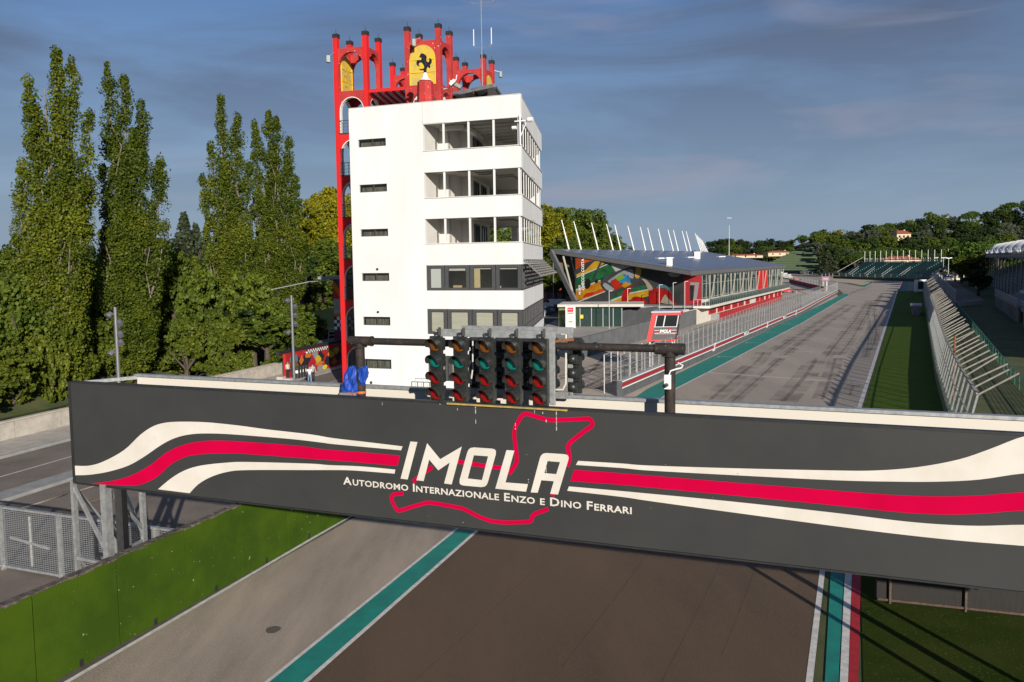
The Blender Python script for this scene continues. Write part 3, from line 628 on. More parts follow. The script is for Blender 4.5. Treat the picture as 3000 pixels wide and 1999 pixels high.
# blue tarpaulin bundled round the left post
tp=MB(); random.seed(3); rows=[]
prof=[(-.30,.21,.10),(-.2,.22,.13),(-.05,.21,.15),(.08,.20,.16),(.2,.185,.16),(.32,.165,.15),(.42,.145,.14),(.50,.11,.11),(.54,.05,.06)]
def tarp(cx,prof,seed,nm):
    random.seed(seed); t=MB(); n=22; base=0
    for k,(zz,rx,ry) in enumerate(prof):
        for j in range(n):
            a=2*math.pi*j/n; w=1+.16*math.sin(5*a+k*1.9+seed)+.10*math.sin(9*a-k*2.3)+.07*random.uniform(-1,1)
            t.v.append(tuple(gp(cx+rx*w*math.cos(a)*.9-.012*(8-k),NP-.05+ry*w*math.sin(a),zT+zz+.025*random.uniform(-1,1))))
    for k in range(len(prof)-1):
        for j in range(n):
            j2=(j+1)%n; t.f.append((k*n+j,k*n+j2,(k+1)*n+j2,(k+1)*n+j)); t.m.append(0)
    t.f.append(tuple(range((len(prof)-1)*n,len(prof)*n))); t.m.append(0)
    return t
M_tarp=mat('blue_tarp',(.006,.060,.40),.6,col2=(.004,.035,.24),vs=5,bump=.5,bs=9)
t=tarp(pl[0]-.15,prof,3,'tarp'); 
t2=tarp(pl[0]+.16,[(.16,.04,.04),(.24,.07,.08),(.34,.10,.10),(.44,.11,.11),(.52,.08,.09),(.55,.03,.04)],8,'x'); n0=len(t.v); t.v+=t2.v; t.f+=[tuple(i+n0 for i in f) for f in t2.f]; t.m+=t2.m
o=t.build('tarpaulin',M_tarp,at=tuple(gp(pl[0]-.2,NP,zT-.3))); tag(o,'crumpled blue tarpaulin bundled around the left post of the rusty pipe portal','tarpaulin')
fl_=MB(); fl_.box(gp(pl[0]-.12,NP-.32,zT-.01),(.30,.16,.10),rz=-.36); o=thing('floodlight','small orange framed floodlight on the banner edge beside the blue tarpaulin','floodlight',tuple(gp(pl[0]-.05,NP-.32,zT-.05)))
fl_.build('housing',mat('grey_case',(.22,.23,.23),.5),o)
ff=MB(); ff.bar(gp(pl[0]-.06,NP-.42,zT+.05),gp(pl[0]+.09,NP-.42,zT+.04),.018); ff.bar(gp(pl[0]+.09,NP-.42,zT+.04),gp(pl[0]+.09,NP-.42,zT-.08),.018); ff.build('stand',mat('orange_paint',(.65,.12,.02),.5),o)
# security camera on the right post
cmx=thing('security_camera','white security camera box strapped to the right post of the pipe portal','camera',tuple(gp(pr_[0]-.02,NP-.2,zT+.45)))
q=MB(); q.box(gp(pr_[0]-.02,NP-.13,zT+.50),(.12,.07,.26),rz=math.atan2(GU.y,GU.x)); q.build('junction_box',mat('white_plastic',(.72,.72,.70),.5),cmx,bevel=.01)
q=MB(); q.tube([gp(pr_[0]-.03,NP-.16,zT+.45),gp(pr_[0]-.06,NP-.27,zT+.44)],.035,12); q.build('lens_barrel',M_blk,cmx,smooth=True)
q=MB(); q.tube([gp(pr_[0]+.0,NP-.13,zT+.62),gp(pr_[0]+.03,NP-.14,zT+.70),gp(pr_[0]+.12,NP-.10,zT+.73),gp(pr_[0]+.2,NP,zT+.74),gp(pr_[0]+.22,NP+.05,zT+.78),gp(pr_[0]+.13,NP+.08,zT+.82)],.014,7)
q.build('conduit',MATS['white_plastic'],cmx,smooth=True)

# ------------------------------------------------------------------ start signal frames
def frame(name,label,s0,s1,zb,zt,n,ws,left=False,bottom=False):
    f=thing(name,label,'signal support',tuple(gp((s0+s1)/2,n,zb)))
    q=MB(); q.bar(gp(s0,n,zt),gp(s1+ws/2,n,zt),.06,ws); q.build('top_bar',M_galv,f,bevel=.004)
    q=MB(); q.bar(gp(s1,n,zb),gp(s1,n,zt-ws/2),.06,ws*.72,up=GU); q.build('side_post',M_galv,f,bevel=.004)
    if left: q=MB(); q.bar(gp(s0+ws/2,n,zb),gp(s0+ws/2,n,zt-ws/2),.06,ws*.72,up=GU); q.build('side_post',M_galv,f)
    if bottom: q=MB(); q.bar(gp(s0,n,zb),gp(s1,n,zb),.06,ws); q.build('bottom_bar',M_galv,f)
    return f
Z4c=lambda x,y,n: gpx(1180+x/3.795,930+y/3.795,n)
a=Z4c(355,178,.02); b=Z4c(1652,190,.02); c=Z4c(1655,980,.02)
frame('light_support','galvanised angle frame carrying the five start signals that face the viewer',a[0],b[0],c[1],(a[1]+b[1])/2,.06,.14)
a=Z4c(655,130,1.05); b=Z4c(1862,145,1.05); c=Z4c(1862,870,1.05)
frame('light_support','galvanised rear frame behind the rusty pipe with its square bottom bar',a[0],b[0],c[1],(a[1]+b[1])/2,1.05,.13,left=True,bottom=True)
M_amb=mat('amber_lens',(.24,.075,.006),.3,col2=(.13,.04,.004),vs=60,spec=.6)
M_grn=mat('green_lens',(.0,.22,.18),.3,col2=(.0,.12,.10),vs=60,spec=.6)
M_rdl=mat('red_lens',(.40,.003,.004),.3,col2=(.20,.002,.002),vs=60,spec=.6)
def signal(s,n,zt,zb,wid,back=False,label=None,rear_label=None,tilt=0):
    hh=(zt-zb)/4; root=thing('start_signal',label,'traffic light',tuple(gp(s,n,zb)),group='start signals facing the viewer' if not back else 'start signals facing down the track')
    fwd=-GN if not back else GN
    yaw=-.18 if not back else -.12
    fx=Matrix.Rotation(yaw,3,'Z')@fwd; rx=Vector((-fx.y,fx.x,0)) if not back else Vector((-fx.y,fx.x,0)); up=Vector((0,0,1))
    def P(x,y,z): return gp(s,n,0)+(rx*x+fx*y+up*z)*SG
    hb=MB()
    hb.hexa([P(-wid/2,-.04,zb),P(wid/2,-.04,zb),P(wid/2,.03,zb),P(-wid/2,.03,zb),P(-wid/2,-.04,zt),P(wid/2,-.04,zt),P(wid/2,.03,zt),P(-wid/2,.03,zt)])
    for k in range(1,4): hb.bar(P(-wid/2,.034,zb+k*hh),P(wid/2,.034,zb+k*hh),.012,.012)
    for k in range(4): hb.hexa([P(-wid*.36,-.16,zb+k*hh+.04),P(wid*.36,-.16,zb+k*hh+.04),P(wid*.42,-.04,zb+k*hh+.02),P(-wid*.42,-.04,zb+k*hh+.02),P(-wid*.36,-.16,zb+(k+1)*hh-.04),P(wid*.36,-.16,zb+(k+1)*hh-.04),P(wid*.42,-.04,zb+(k+1)*hh-.02),P(-wid*.42,-.04,zb+(k+1)*hh-.02)])
    hb.build('housing',M_blk,root,bevel=.006)
    for k in range(4):
        zc=zt-hh*(k+.5); r=hh*.435
        col=[M_amb,M_grn,M_rdl,M_rdl][k]
        l=MB(); l.lathe(P(0,.035,zc),[(r*.96,0),(r*.9,.018),(r*.6,.035),(.01,.042)],24,ax=fx); lens=l.build('lens',col,root,smooth=True)
        v=MB(); nA=28; Lm=.165
        for t in (0,1):
            for j in range(nA):
                a=2*math.pi*j/nA; up_=math.cos(a); ln=.03+Lm*(.5+.5*math.cos(a))**.55 if t else 0
                if t and up_<-.35: ln=.03
                for rr_ in (r*1.06,r*1.01): 
                    v.v.append(tuple(P(math.sin(a)*rr_,.03+ln,zc+up_*rr_- (ln*.10 if t else 0))))
        I=lambda t,j,q_:t*nA*2+(j%nA)*2+q_
        for j in range(nA):
            v.f+=[(I(0,j,0),I(0,j+1,0),I(1,j+1,0),I(1,j,0)),(I(0,j,1),I(1,j,1),I(1,j+1,1),I(0,j+1,1)),(I(1,j,0),I(1,j+1,0),I(1,j+1,1),I(1,j,1)),(I(0,j,0),I(0,j,1),I(0,j+1,1),I(0,j+1,0))]; v.m+=[0]*4
        v.build('visor',M_blk,root,smooth=True)
        if back:
            d=MB(); d.ball(tuple(P(0,-.14,zc)),r*.8,12,8); d.build('reflector_cap',M_blk,root,smooth=True)
    if not back:
        q=MB(); q.bar(P(.07,-.02,zt+.02),P(.07,-.02,zt+.17),.05,.05); q.bar(P(-.05,-.0,zt+.05),P(.07,-.02,zt+.07),.045,.04); q.bar(P(-.03,0,zt-.01),P(-.03,0,zt+.06),.035); q.build('clamp',M_blk,root)
    return root
cols=[(370,210,922,170),(637,214,940,182),(930,222,955,188),(1228,228,968,188),(1527,234,982,192)]
ords=['leftmost start signal facing the viewer, nearest the blue tarpaulin','second start signal facing the viewer, counted from the blue tarpaulin','middle one of the five start signals facing the viewer','second start signal from the galvanised side post, facing the viewer','rightmost start signal facing the viewer, next to the galvanised side post']
for (x,t_,b_2,w_),lb in zip(cols,ords):
    T=Z4c(x,t_,-.02); B=Z4c(x,b_2,-.02)
    signal(T[0],-.02,T[1],B[1],w_/3.795*(14.4)/F*.98,label=lb)
rx_=[(1105,'rear start signal facing away behind the middle of the frame'),(1395,'rear start signal facing away between the two rightmost front signals'),(1640,'rear start signal facing away showing past the galvanised side post'),(820,'rear start signal facing away half hidden behind the second front signal'),(1915,'rearmost right start signal facing away beyond the square rear frame')]
for x,lb in rx_:
    T=Z4c(x,190 if x<1700 else 150,1.15); B=Z4c(x,790 if x<1700 else 835,1.15)
    signal(T[0],1.15,gpx(1500,985,1.15)[1],gpx(1500,1143,1.15)[1],.26,back=True,label=lb)
q=MB(); q.bar(gp(Z4c(490,930,-.06)[0],-.05,zT+.015),gp(Z4c(1825,1000,-.06)[0],-.05,zT+.010),.05,.03)
o=q.build('yellow_angle_bar',mat('yellow_bar',(.50,.32,.02),.7,col2=(.20,.19,.13),vs=5,detail=8),at=tuple(gp(0,-.05,zT))); tag(o,'worn yellow metal bar lying under the start signals on the banner edge','metal bar')
q=MB(); q.tube([gp(Z4c(1765,240,.9)[0],.9,Z4c(1765,190,.9)[1]),gp(Z4c(1815,240,.9)[0],.9,Z4c(1815,190,.9)[1]),gp(Z4c(1812,700,.9)[0],.9,Z4c(1812,740,.9)[1]),gp(Z4c(1780,800,.9)[0],.9,Z4c(1780,803,.9)[1]),gp(Z4c(1690,805,.9)[0],.9,Z4c(1690,805,.9)[1])],.018,7)
o=q.build('signal_cable',mat('cable_white',(.60,.58,.52),.6),at=tuple(gp(.5,.9,zT)),smooth=True); tag(o,'pale cable curving round the inside corner of the rear signal support','cable')
q=MB(); q.tube([gp(Z4c(778,215,.3)[0],.3,Z4c(778,215,.3)[1]),gp(Z4c(775,400,.3)[0],.3,Z4c(775,560,.3)[1]),gp(Z4c(755,700,.3)[0],.3,Z4c(755,750,.3)[1])],.014,6)
o=q.build('signal_cable',mat('cable_white',(.60,.58,.52),.6),at=tuple(gp(0,.9,zT)),smooth=True); tag(o,'pale cable hanging straight down between the second and third front signals','cable')
q=MB(); q.bar(gp(Z4c(1640,272,.55)[0],.55,Z4c(1640,272,.55)[1]),gp(Z4c(1895,247,.95)[0],.95,Z4c(1895,245,.95)[1]),.05,.05)
o=q.build('angle_strut',mat('rust_bright',(.22,.09,.035),.8,var=.4,vs=10),at=tuple(gp(.8,.6,zp))); tag(o,'orange rusty angle strut tying the rear frame to the pipe','strut')

MB.K=1.0
# ================================================================== WHITE TIMING TOWER
M_white=mat('white_render',(.68,.68,.67),.9,spec=.2,col2=(.625,.62,.605),vs=.6,detail=12,bump=.15,bs=14,stretch=((1,1,.25),0))
M_whitein=mat('white_inner',(.62,.60,.56),.9,var=.12,vs=.8)
M_ceil=mat('ceiling_grey',(.52,.50,.46),.9,var=.15,vs=1,stretch=((.3,6,1),.35))
M_wframe=mat('window_frame_dark',(.045,.048,.052),.45,col2=(.075,.075,.075),vs=14)
M_wgl=glassmat('window_glass',(.97,.98,.97),.05,.14,(.03,.035,.035))
M_wgd=glassmat('window_glass_dark',(.30,.34,.36),.05,.8,(.02,.023,.026))
M_blind=mat('blind_cream',(.62,.60,.50),.9,col2=(.54,.52,.43),vs=1.2,stretch=((.3,.3,6),0))
M_red=mat('tower_red',(.60,.006,.008),.65,col2=(.48,.012,.012),vs=.9,detail=10,speck=((.50,.25,.22),2.5,.74),bump=.2,bs=20)
M_redp=mat('tower_red_peeling',(.44,.030,.026),.75,col2=(.33,.02,.018),vs=1.0,detail=12,speck=((.66,.45,.38),5.5,.675),bump=.25,bs=20)
M_blackcap=mat('black_cap',(.018,.018,.018),.6)
TP0=Vector((-12.19,61.5,0)); TP1=Vector((.79,56.9,0)); TP2=Vector((2.97,74.9,0)); TP3=Vector((-6.7,79.8,0))
tu=(TP1-TP0).normalized(); tn=Vector((-tu.y,tu.x,0)); tL=(TP1-TP0).length
ru=(TP2-TP1).normalized(); rn=Vector((-ru.y,ru.x,0)); rL=(TP2-TP1).length   # rn points inside
def fs(px,py): return PL(TP0,TP1,px,py)
def rs(px,py): return PL(TP1,TP2,px,py)
tower=thing('timing_tower','white six storey race control tower with open balconies on the right','tower',(-4,66,0))
tw=MB(); TH_=.30
ZT=22.55
lev=[(19.0,20.95,'open'),(15.55,17.45,'open'),(12.2,14.05,'open'),(8.75,10.62,'glass'),(5.5,7.38,'glass'),(2.0,3.9,'glass')]
sO=fs(1246,700)[0]       # where the openings start
slots=[(fs(1048,0)[0],fs(1130,0)[0])]
smw=[(19.70,20.45),(16.25,17.0),(12.9,13.5),(9.5,10.1),(6.15,6.75),(2.85,3.45)]
wx0=[]
for (pxa,pxb,pya,pyb) in [(1048,1129.5,404,433),(1052,1133.5,538,565),(1056,1137.5,670,694),(1060,1141,800,824),(1064,1144,929,953),(1068,1147,1054,1079)]:
    wx0.append((fs(pxa,pyb)[0],fs(pxb,pyb)[0],fs(pxa,pyb)[1],fs(pxb,pya)[1]))
wL=sum(w[0] for w in wx0)/6; wR=sum(w[1] for w in wx0)/6
zs=sorted(set([0,ZT]+[z for l in lev for z in l[:2]]+[z for w in wx0 for z in w[2:]]))
xs=[0,wL,wR,sO,tL]
def sol(i,j):
    zc=(zs[j]+zs[j+1])/2
    if i==1: return not any(w[2]<zc<w[3] for w in wx0)
    if i==3: return not any(l[0]<zc<l[1] for l in lev)
    return True
grid_wall(tw,TP0,tu,tn*TH_,xs,zs,sol)
zs2=sorted(set([0,ZT]+[z for l in lev for z in l[:2]]))
grid_wall(tw,TP1-tn*0+ru*0.001,ru,rn*TH_,[.30,rL],zs2,lambda i,j: not any(l[0]<(zs2[j]+zs2[j+1])/2<l[1] for l in lev))
bu=(TP3-TP2).normalized(); bn=Vector((-bu.y,bu.x,0)); grid_wall(tw,TP2+bu*.3,bu,bn*TH_,[0,2.2,2.8,5.6,(TP3-TP2).length-.3],[0,12.2,14.05,ZT],lambda i,j: not (j==1 and i in(0,2)) )
lu=(TP0-TP3).normalized(); ln_=Vector((-lu.y,lu.x,0)); grid_wall(tw,TP3,lu,ln_*TH_,[.31,(TP0-TP3).length-.31],[0,ZT],lambda i,j:True)
tw.build('wall',M_white,tower,fix=False)
def slab(z0,z1,name,m,inset=.31):
    c=(TP0+TP1+TP2+TP3)/4; P=[TP0,TP1,TP2,TP3]; P=[p+(c-p).normalized()*inset*1.35 for p in P]
    q=MB(); q.hexa([(p.x,p.y,z0) for p in P]+[(p.x,p.y,z1) for p in P]); return q.build(name,m,tower)
slab(21.6,21.85,'roof',mat('roof_grey',(.30,.29,.28),.9,var=.2,vs=1))
for k,(z0,z1,t) in enumerate(lev):
    slab(z1+.10,z1+.30,'ceiling',M_ceil); slab(z0-.55,z0-.42,'floor',mat('floor_grey',(.35,.33,.30),.8,var=.1))
# copings and string joints
q=MB()
for (z0,z1,t) in lev:
    if t=='open':
        q.bar(TP0+tu*(sO)-tn*.02+Vector((0,0,z0+.02)),TP1-tn*.02+Vector((0,0,z0+.02)),.10,.05); q.bar(TP1+rn*0-rn*.02+Vector((0,0,z0+.02)),TP2-rn*.02+Vector((0,0,z0+.02)),.10,.05)
q.bar(TP0+tn*.15+Vector((0,0,ZT+.015)),TP1+tn*.15+Vector((0,0,ZT+.015)),.36,.03); q.bar(TP1+rn*.15+Vector((0,0,ZT+.015)),TP2+rn*.15+Vector((0,0,ZT+.015)),.36,.03)
q.build('coping',mat('coping',(.66,.65,.62),.7,var=.15,vs=3),tower)
q=MB()
sj=rs(1561,500)[0]
for zc,zd in ((17.5,18.95),(14.1,15.5),(10.7,12.1),(7.4,8.7),(21.0,22.5)):
    q.box(TP1+ru*sj-rn*.004+Vector((0,0,(zc+zd)/2)),(.03,.012,zd-zc),rz=math.atan2(ru.y,ru.x))
q.box(TP0+tu*(sO-.02)-tn*.004+Vector((0,0,21.75)),(.03,.012,1.5),rz=math.atan2(tu.y,tu.x)); q.box(TP0+tu*(sO+.95)-tn*.004+Vector((0,0,21.0)),(1.9,.012,.03),rz=math.atan2(tu.y,tu.x))
q.build('panel_joint',mat('joint_grey',(.42,.41,.40),.9),tower)
# balcony posts
for (z0,z1,t) in lev:
    if t!='open': continue
    for px in (1299.5,1372.5,1446,1519.5):
        s=fs(px,(500))[0]; q=MB(); q.bar(TP0+tu*s+tn*.14+Vector((0,0,z0)),TP0+tu*s+tn*.14+Vector((0,0,z1)),.13,.13,up=tu); q.build('post',M_white,tower)
    for k in range(10):
        s=.9+k*1.78; q=MB(); q.bar(TP1+ru*s+rn*.10+Vector((0,0,z0)),TP1+ru*s+rn*.10+Vector((0,0,z1)),.05,.14,up=ru); q.build('post',M_white,tower)
# interior of the open floors: inner left wall, back wall with dark glazing, rounded column
iw=MB(); s0=sO-.02; dep=4.6
IA=TP0+tu*s0+tn*.31; IB=IA+Vector((.0,1,0))*0+tn*dep
for (z0,z1,t) in lev:
    zz0,zz1=z0-.42,z1+.10
    def WL(A,B,th=.12):
        d=(B-A).normalized(); n=Vector((-d.y,d.x,0))*th
        iw.hexa([A+Vector((0,0,zz0)),B+Vector((0,0,zz0)),B+n+Vector((0,0,zz0)),A+n+Vector((0,0,zz0)),A+Vector((0,0,zz1)),B+Vector((0,0,zz1)),B+n+Vector((0,0,zz1)),A+n+Vector((0,0,zz1))])
    WL(IA,IA+tn*(2.4 if t=='open' else 4.2)); 
    if t=='open':
        c=IA+tn*2.4+tu*.9; WL(IA+tn*2.4,c); WL(c,c+tn*2.2); WL(c+tn*2.2,c+tn*2.2+tu*1.0); WL(c+tn*2.2+tu*1.0,c+tn*2.2+tu*1.0+ru*9)
    else: WL(IA+tn*4.2,TP1+ru*4.6+rn*.32)
iw.build('inner_wall',M_whitein,tower)
for k,(z0,z1,t) in enumerate(lev[:3]):
    c=IA+tn*2.4+tu*.9+tn*2.2+tu*1.0; 
    for j,(a,b) in enumerate(((.3,2.6),(4.2,6.6)) if k else ((.3,5.0),)):
        A=c+ru*a-rn*(-.06); B=c+ru*b+rn*.06
        A=c+ru*a-Vector((-ru.y,ru.x,0))*.03; B=c+ru*b-Vector((-ru.y,ru.x,0))*.03
        q=MB(); zz0=z0-.4; zz1=z1-.25
        for P in (A,(A+B)/2,B): q.bar(P+Vector((0,0,zz0)),P+Vector((0,0,zz1)),.14,.10,up=ru)
        q.bar(A+Vector((0,0,zz1)),B+Vector((0,0,zz1)),.1,.14)
        w=q.build('window',M_wframe,tower); g_=MB(); g_.hexa([A+Vector((0,0,zz0)),B+Vector((0,0,zz0)),B+rn*.02+Vector((0,0,zz0)),A+rn*.02+Vector((0,0,zz0)),A+Vector((0,0,zz1)),B+Vector((0,0,zz1)),B+rn*.02+Vector((0,0,zz1)),A+rn*.02+Vector((0,0,zz1))]); g_.build('pane',M_wgd,w)
# ceiling lamps / beams
for k,(z0,z1,t) in enumerate(lev[:3]):
    if k==0:
        for j in range(9):
            q=MB(); A=TP0+tu*(s0+2.2)+tn*(.8+j*1.5)+Vector((0,0,z1+.03)); B=TP1-tu*.4+ru*(.5+j*1.5)+Vector((0,0,z1+.03)); q.bar(A,B,.16,.14); q.build('ceiling_beam',M_ceil,tower)
        q=MB(); c=TP0+tu*(s0+2.4)+tn*1.6+Vector((0,0,z1-.12)); q.bar(c-tu*1.7,c+tu*.3,.4,.30); q.bar(c+tu*.3,c+tu*.6+ru*6,.4,.30); q.build('duct',M_whitein,tower)
    else:
        for j in range(7):
            q=MB(); c=TP0+tu*(s0+3.0+(j%2)*.6+j*.35)+tn*(1.0+j*1.25)+Vector((0,0,z1+.05)); q.bar(c-tu*.75,c+tu*.75,.16,.08); q.build('ceiling_lamp',mat('lamp_trough',(.25,.24,.22),.6),tower)
# small left windows
for (a,b,z0,z1) in wx0:
    A=TP0+tu*wL+tn*.16; B=TP0+tu*wR+tn*.16; q=MB()
    for P in (A+tu*.04,(A+B)/2,B-tu*.04): q.bar(P+Vector((0,0,z0)),P+Vector((0,0,z1)),.07,.06,up=tu)
    q.bar(A+Vector((0,0,z0+.03)),B+Vector((0,0,z0+.03)),.06,.06); q.bar(A+Vector((0,0,z1-.03)),B+Vector((0,0,z1-.03)),.06,.06)
    w=q.build('window',M_wframe,tower)
    g_=MB(); g_.hexa([A+Vector((0,0,z0)),B+Vector((0,0,z0)),B+tn*.02+Vector((0,0,z0)),A+tn*.02+Vector((0,0,z0)),A+Vector((0,0,z1)),B+Vector((0,0,z1)),B+tn*.02+Vector((0,0,z1)),A+tn*.02+Vector((0,0,z1))]); g_.build('pane',M_wgl,w)
    g_=MB(); g_.hexa([A+tn*.3+Vector((0,0,z0)),B+tn*.3+Vector((0,0,z0)),B+tn*.34+Vector((0,0,z0)),A+tn*.34+Vector((0,0,z0)),A+tn*.3+Vector((0,0,z1)),B+tn*.3+Vector((0,0,z1)),B+tn*.34+Vector((0,0,z1)),A+tn*.34+Vector((0,0,z1))]); g_.build('curtain',mat('curtain_dim',(.20,.19,.14),.9,col2=(.06,.06,.05),vs=2.5,stretch=((3,3,.3),0)),w)
# glazed floors
for k,(z0,z1,t) in enumerate(lev[3:]):
    pxs=[1254,1304,1377,1453,1530] if k==0 else [1259,1309,1382,1456,1532]
    ss=[fs(p,860)[0] for p in pxs]; ss[-1]=tL-.06; ss[0]=sO+.08
    for j in range(4):
        A=TP0+tu*(ss[j]+.03)+tn*.05; B=TP0+tu*(ss[j+1]-.03)+tn*.05; z=Vector((0,0,1)); fw=.26 if j else .22
        q=MB(); q.bar(A+tu*fw/2+z*z0,A+tu*fw/2+z*z1,fw,.12,up=tn) ; q.bar(B-tu*fw/2+z*z0,B-tu*fw/2+z*z1,fw,.12,up=tn)
        q.bar(A+tu*fw+z*(z0+.10),B-tu*fw+z*(z0+.10),.12,.20); q.bar(A+tu*fw+z*(z1-.10),B-tu*fw+z*(z1-.10),.12,.20)
        w=q.build('window',M_wframe,tower)
        P=A+tu*fw; Q=B-tu*fw
        g_=MB(); g_.hexa([P+z*(z0+.2),Q+z*(z0+.2),Q+tn*.02+z*(z0+.2),P+tn*.02+z*(z0+.2),P+z*(z1-.2),Q+z*(z1-.2),Q+tn*.02+z*(z1-.2),P+tn*.02+z*(z1-.2)]); g_.build('pane',M_wgl,w)
        def bl(a,b,zb,zt,m,nm,dd=.10):
            q=MB(); P1=P+(Q-P)*a+tn*dd; Q1=P+(Q-P)*b+tn*dd; q.hexa([P1+z*zb,Q1+z*zb,Q1+tn*.03+z*zb,P1+tn*.03+z*zb,P1+z*zt,Q1+z*zt,Q1+tn*.03+z*zt,P1+tn*.03+z*zt]); q.build(nm,m,w)
        if k>=1: bl(.0,1,z0+.2,z1-.2,M_blind,'blind')
        elif j==0: bl(0,1,z0+.2,z1-.2,mat('blind_white',(.66,.68,.66),.9),'blind')
        elif j==2: bl(.0,.32,z0+.2,z1-.3,mat('curtain_yellow',(.62,.50,.27),.9,var=.15,vs=8),'curtain'); bl(0,1,z1-.32,z1-.2,M_whitein,'blind')
        elif j==1: bl(0,1,z1-.42,z1-.2,M_whitein,'blind'); bl(.1,.6,z0+.2,z0+.36,mat('desk_wood',(.55,.42,.25),.6),'desk',.5)
        else: bl(0,1,z1-.34,z1-.2,M_whitein,'blind'); bl(.72,.78,z0+.7,z0+1.1,mat('screen_black',(.02,.02,.02),.3),'screen',1.0)
    n=14
    for j in range(n):
        a=.35+j*(rL-.6)/n; b=.35+(j+1)*(rL-.6)/n; A=TP1+ru*a+rn*.06; B=TP1+ru*b+rn*.06; z=Vector((0,0,1)); q=MB()
        for P in (A+ru*.05,B-ru*.05): q.bar(P+z*z0,P+z*z1,.10,.10,up=ru)
        q.bar(A+z*(z0+.06),B+z*(z0+.06),.10,.12); q.bar(A+z*(z1-.06),B+z*(z1-.06),.10,.12); q.bar(A+z*(z0+.6),B+z*(z0+.6),.08,.07)
        w=q.build('window',M_wframe,tower)
        g_=MB(); g_.hexa([A+z*z0,B+z*z0,B+rn*.02+z*z0,A+rn*.02+z*z0,A+z*z1,B+z*z1,B+rn*.02+z*z1,A+rn*.02+z*z1]); g_.build('pane',M_wgd,w)
# slatted awning over the fourth floor side windows
q=MB(); z=Vector((0,0,1))
for j in range(7):
    A=TP1+ru*.2-rn*(.12+j*.18)+z*(10.95-j*.17); q.bar(A,A+ru*(rL-.5),.17,.04)
for j in range(12): 
    A=TP1+ru*(.3+j*1.55)+z*10.98-rn*.05; q.bar(A,A-rn*1.3-z*1.25,.05,.08)
q.build('awning',mat('awning_grey',(.20,.19,.18),.7,var=.3,vs=6),tower)
for px,py in ((1106,789),(1108,914.5)):
    s,zz=fs(px,py); q=MB(); q.lathe(TP0+tu*s-tn*.10+Vector((0,0,zz)),[(.07,0),(.09,.03),(.09,.12)],10,ax=tn); q.build('wall_lamp',M_dark,tower)
s,zz=fs(1088,1121); q=MB(); q.box(TP0+tu*s-tn*.04+Vector((0,0,zz)),(.16,.08,.18),rz=math.atan2(tu.y,tu.x)); q.build('junction_box',M_dark,tower)
# white bracket with two cameras on the corner
c=TP1+Vector((0,0,0)); cz=fs(1520,430)[1]; mt=thing('camera_bracket','white steel bracket with camera housings on the corner of the white tower','camera bracket',tuple(c+Vector((0,0,cz))))
MW=mat('white_metal',(.74,.73,.70),.5,var=.08)
q=MB(); q.bar(c-tn*.1+z*(cz+.1),c-tn*.1+z*(cz+2.2),.09); q.bar(c-tn*.12+z*(cz+1.75)-tu*.4,c-tn*.12+z*(cz+1.75)+tu*.75,.08); q.bar(c-tn*.12+z*(cz+.6),c-tn*.12+tu*.5+z*(cz+1.7),.06); q.build('bracket',MW,mt)
for dx,dz,l in ((.8,1.78,.36),(-.4,1.3,.3)):
    q=MB(); p=c-tn*.2+tu*dx+z*(cz+dz); q.tube([p-tu*l/2,p+tu*l/2],.17 if dx>0 else .13,12); q.build('camera_housing',MW,mt,smooth=True)

# ================================================================== RED TOWER
RU=Vector((math.cos(-.277),math.sin(-.277),0)); RV=Vector((math.sin(.326),math.cos(.326),0)); RO0=Vector((-14.644,68.159,0))
redt=thing('red_tower','tall red arched frame tower rising behind the white tower','tower',tuple(RO0))
levels=[.6,4.1,7.6,11.1,14.6,18.1,21.6,25.1]; TOPZ=28.75; W=3.05; W2=2.6; PW=.42
def arch_panel(O,u,nrm,zb,zt,w=W,th=.34,lo=.40,archtop=.34,seg=10):
    # plate between two posts with an arched opening
    hw=w/2; r=hw-lo; zspr=zt-archtop-r*1.0
    loop=[(0,zb),(w,zb),(w,zt),(0,zt)]
    hole=[(lo,zb+.14),(w-lo,zb+.14)]+[(hw+r*math.cos(a),zspr+r*math.sin(a)*1.0) for a in [math.pi*k/seg for k in range(seg+1)]]
    return flatshape([loop,hole],lambda x,y,t: O+u*x+Vector((0,0,y))-nrm*(0 if t else th),1)
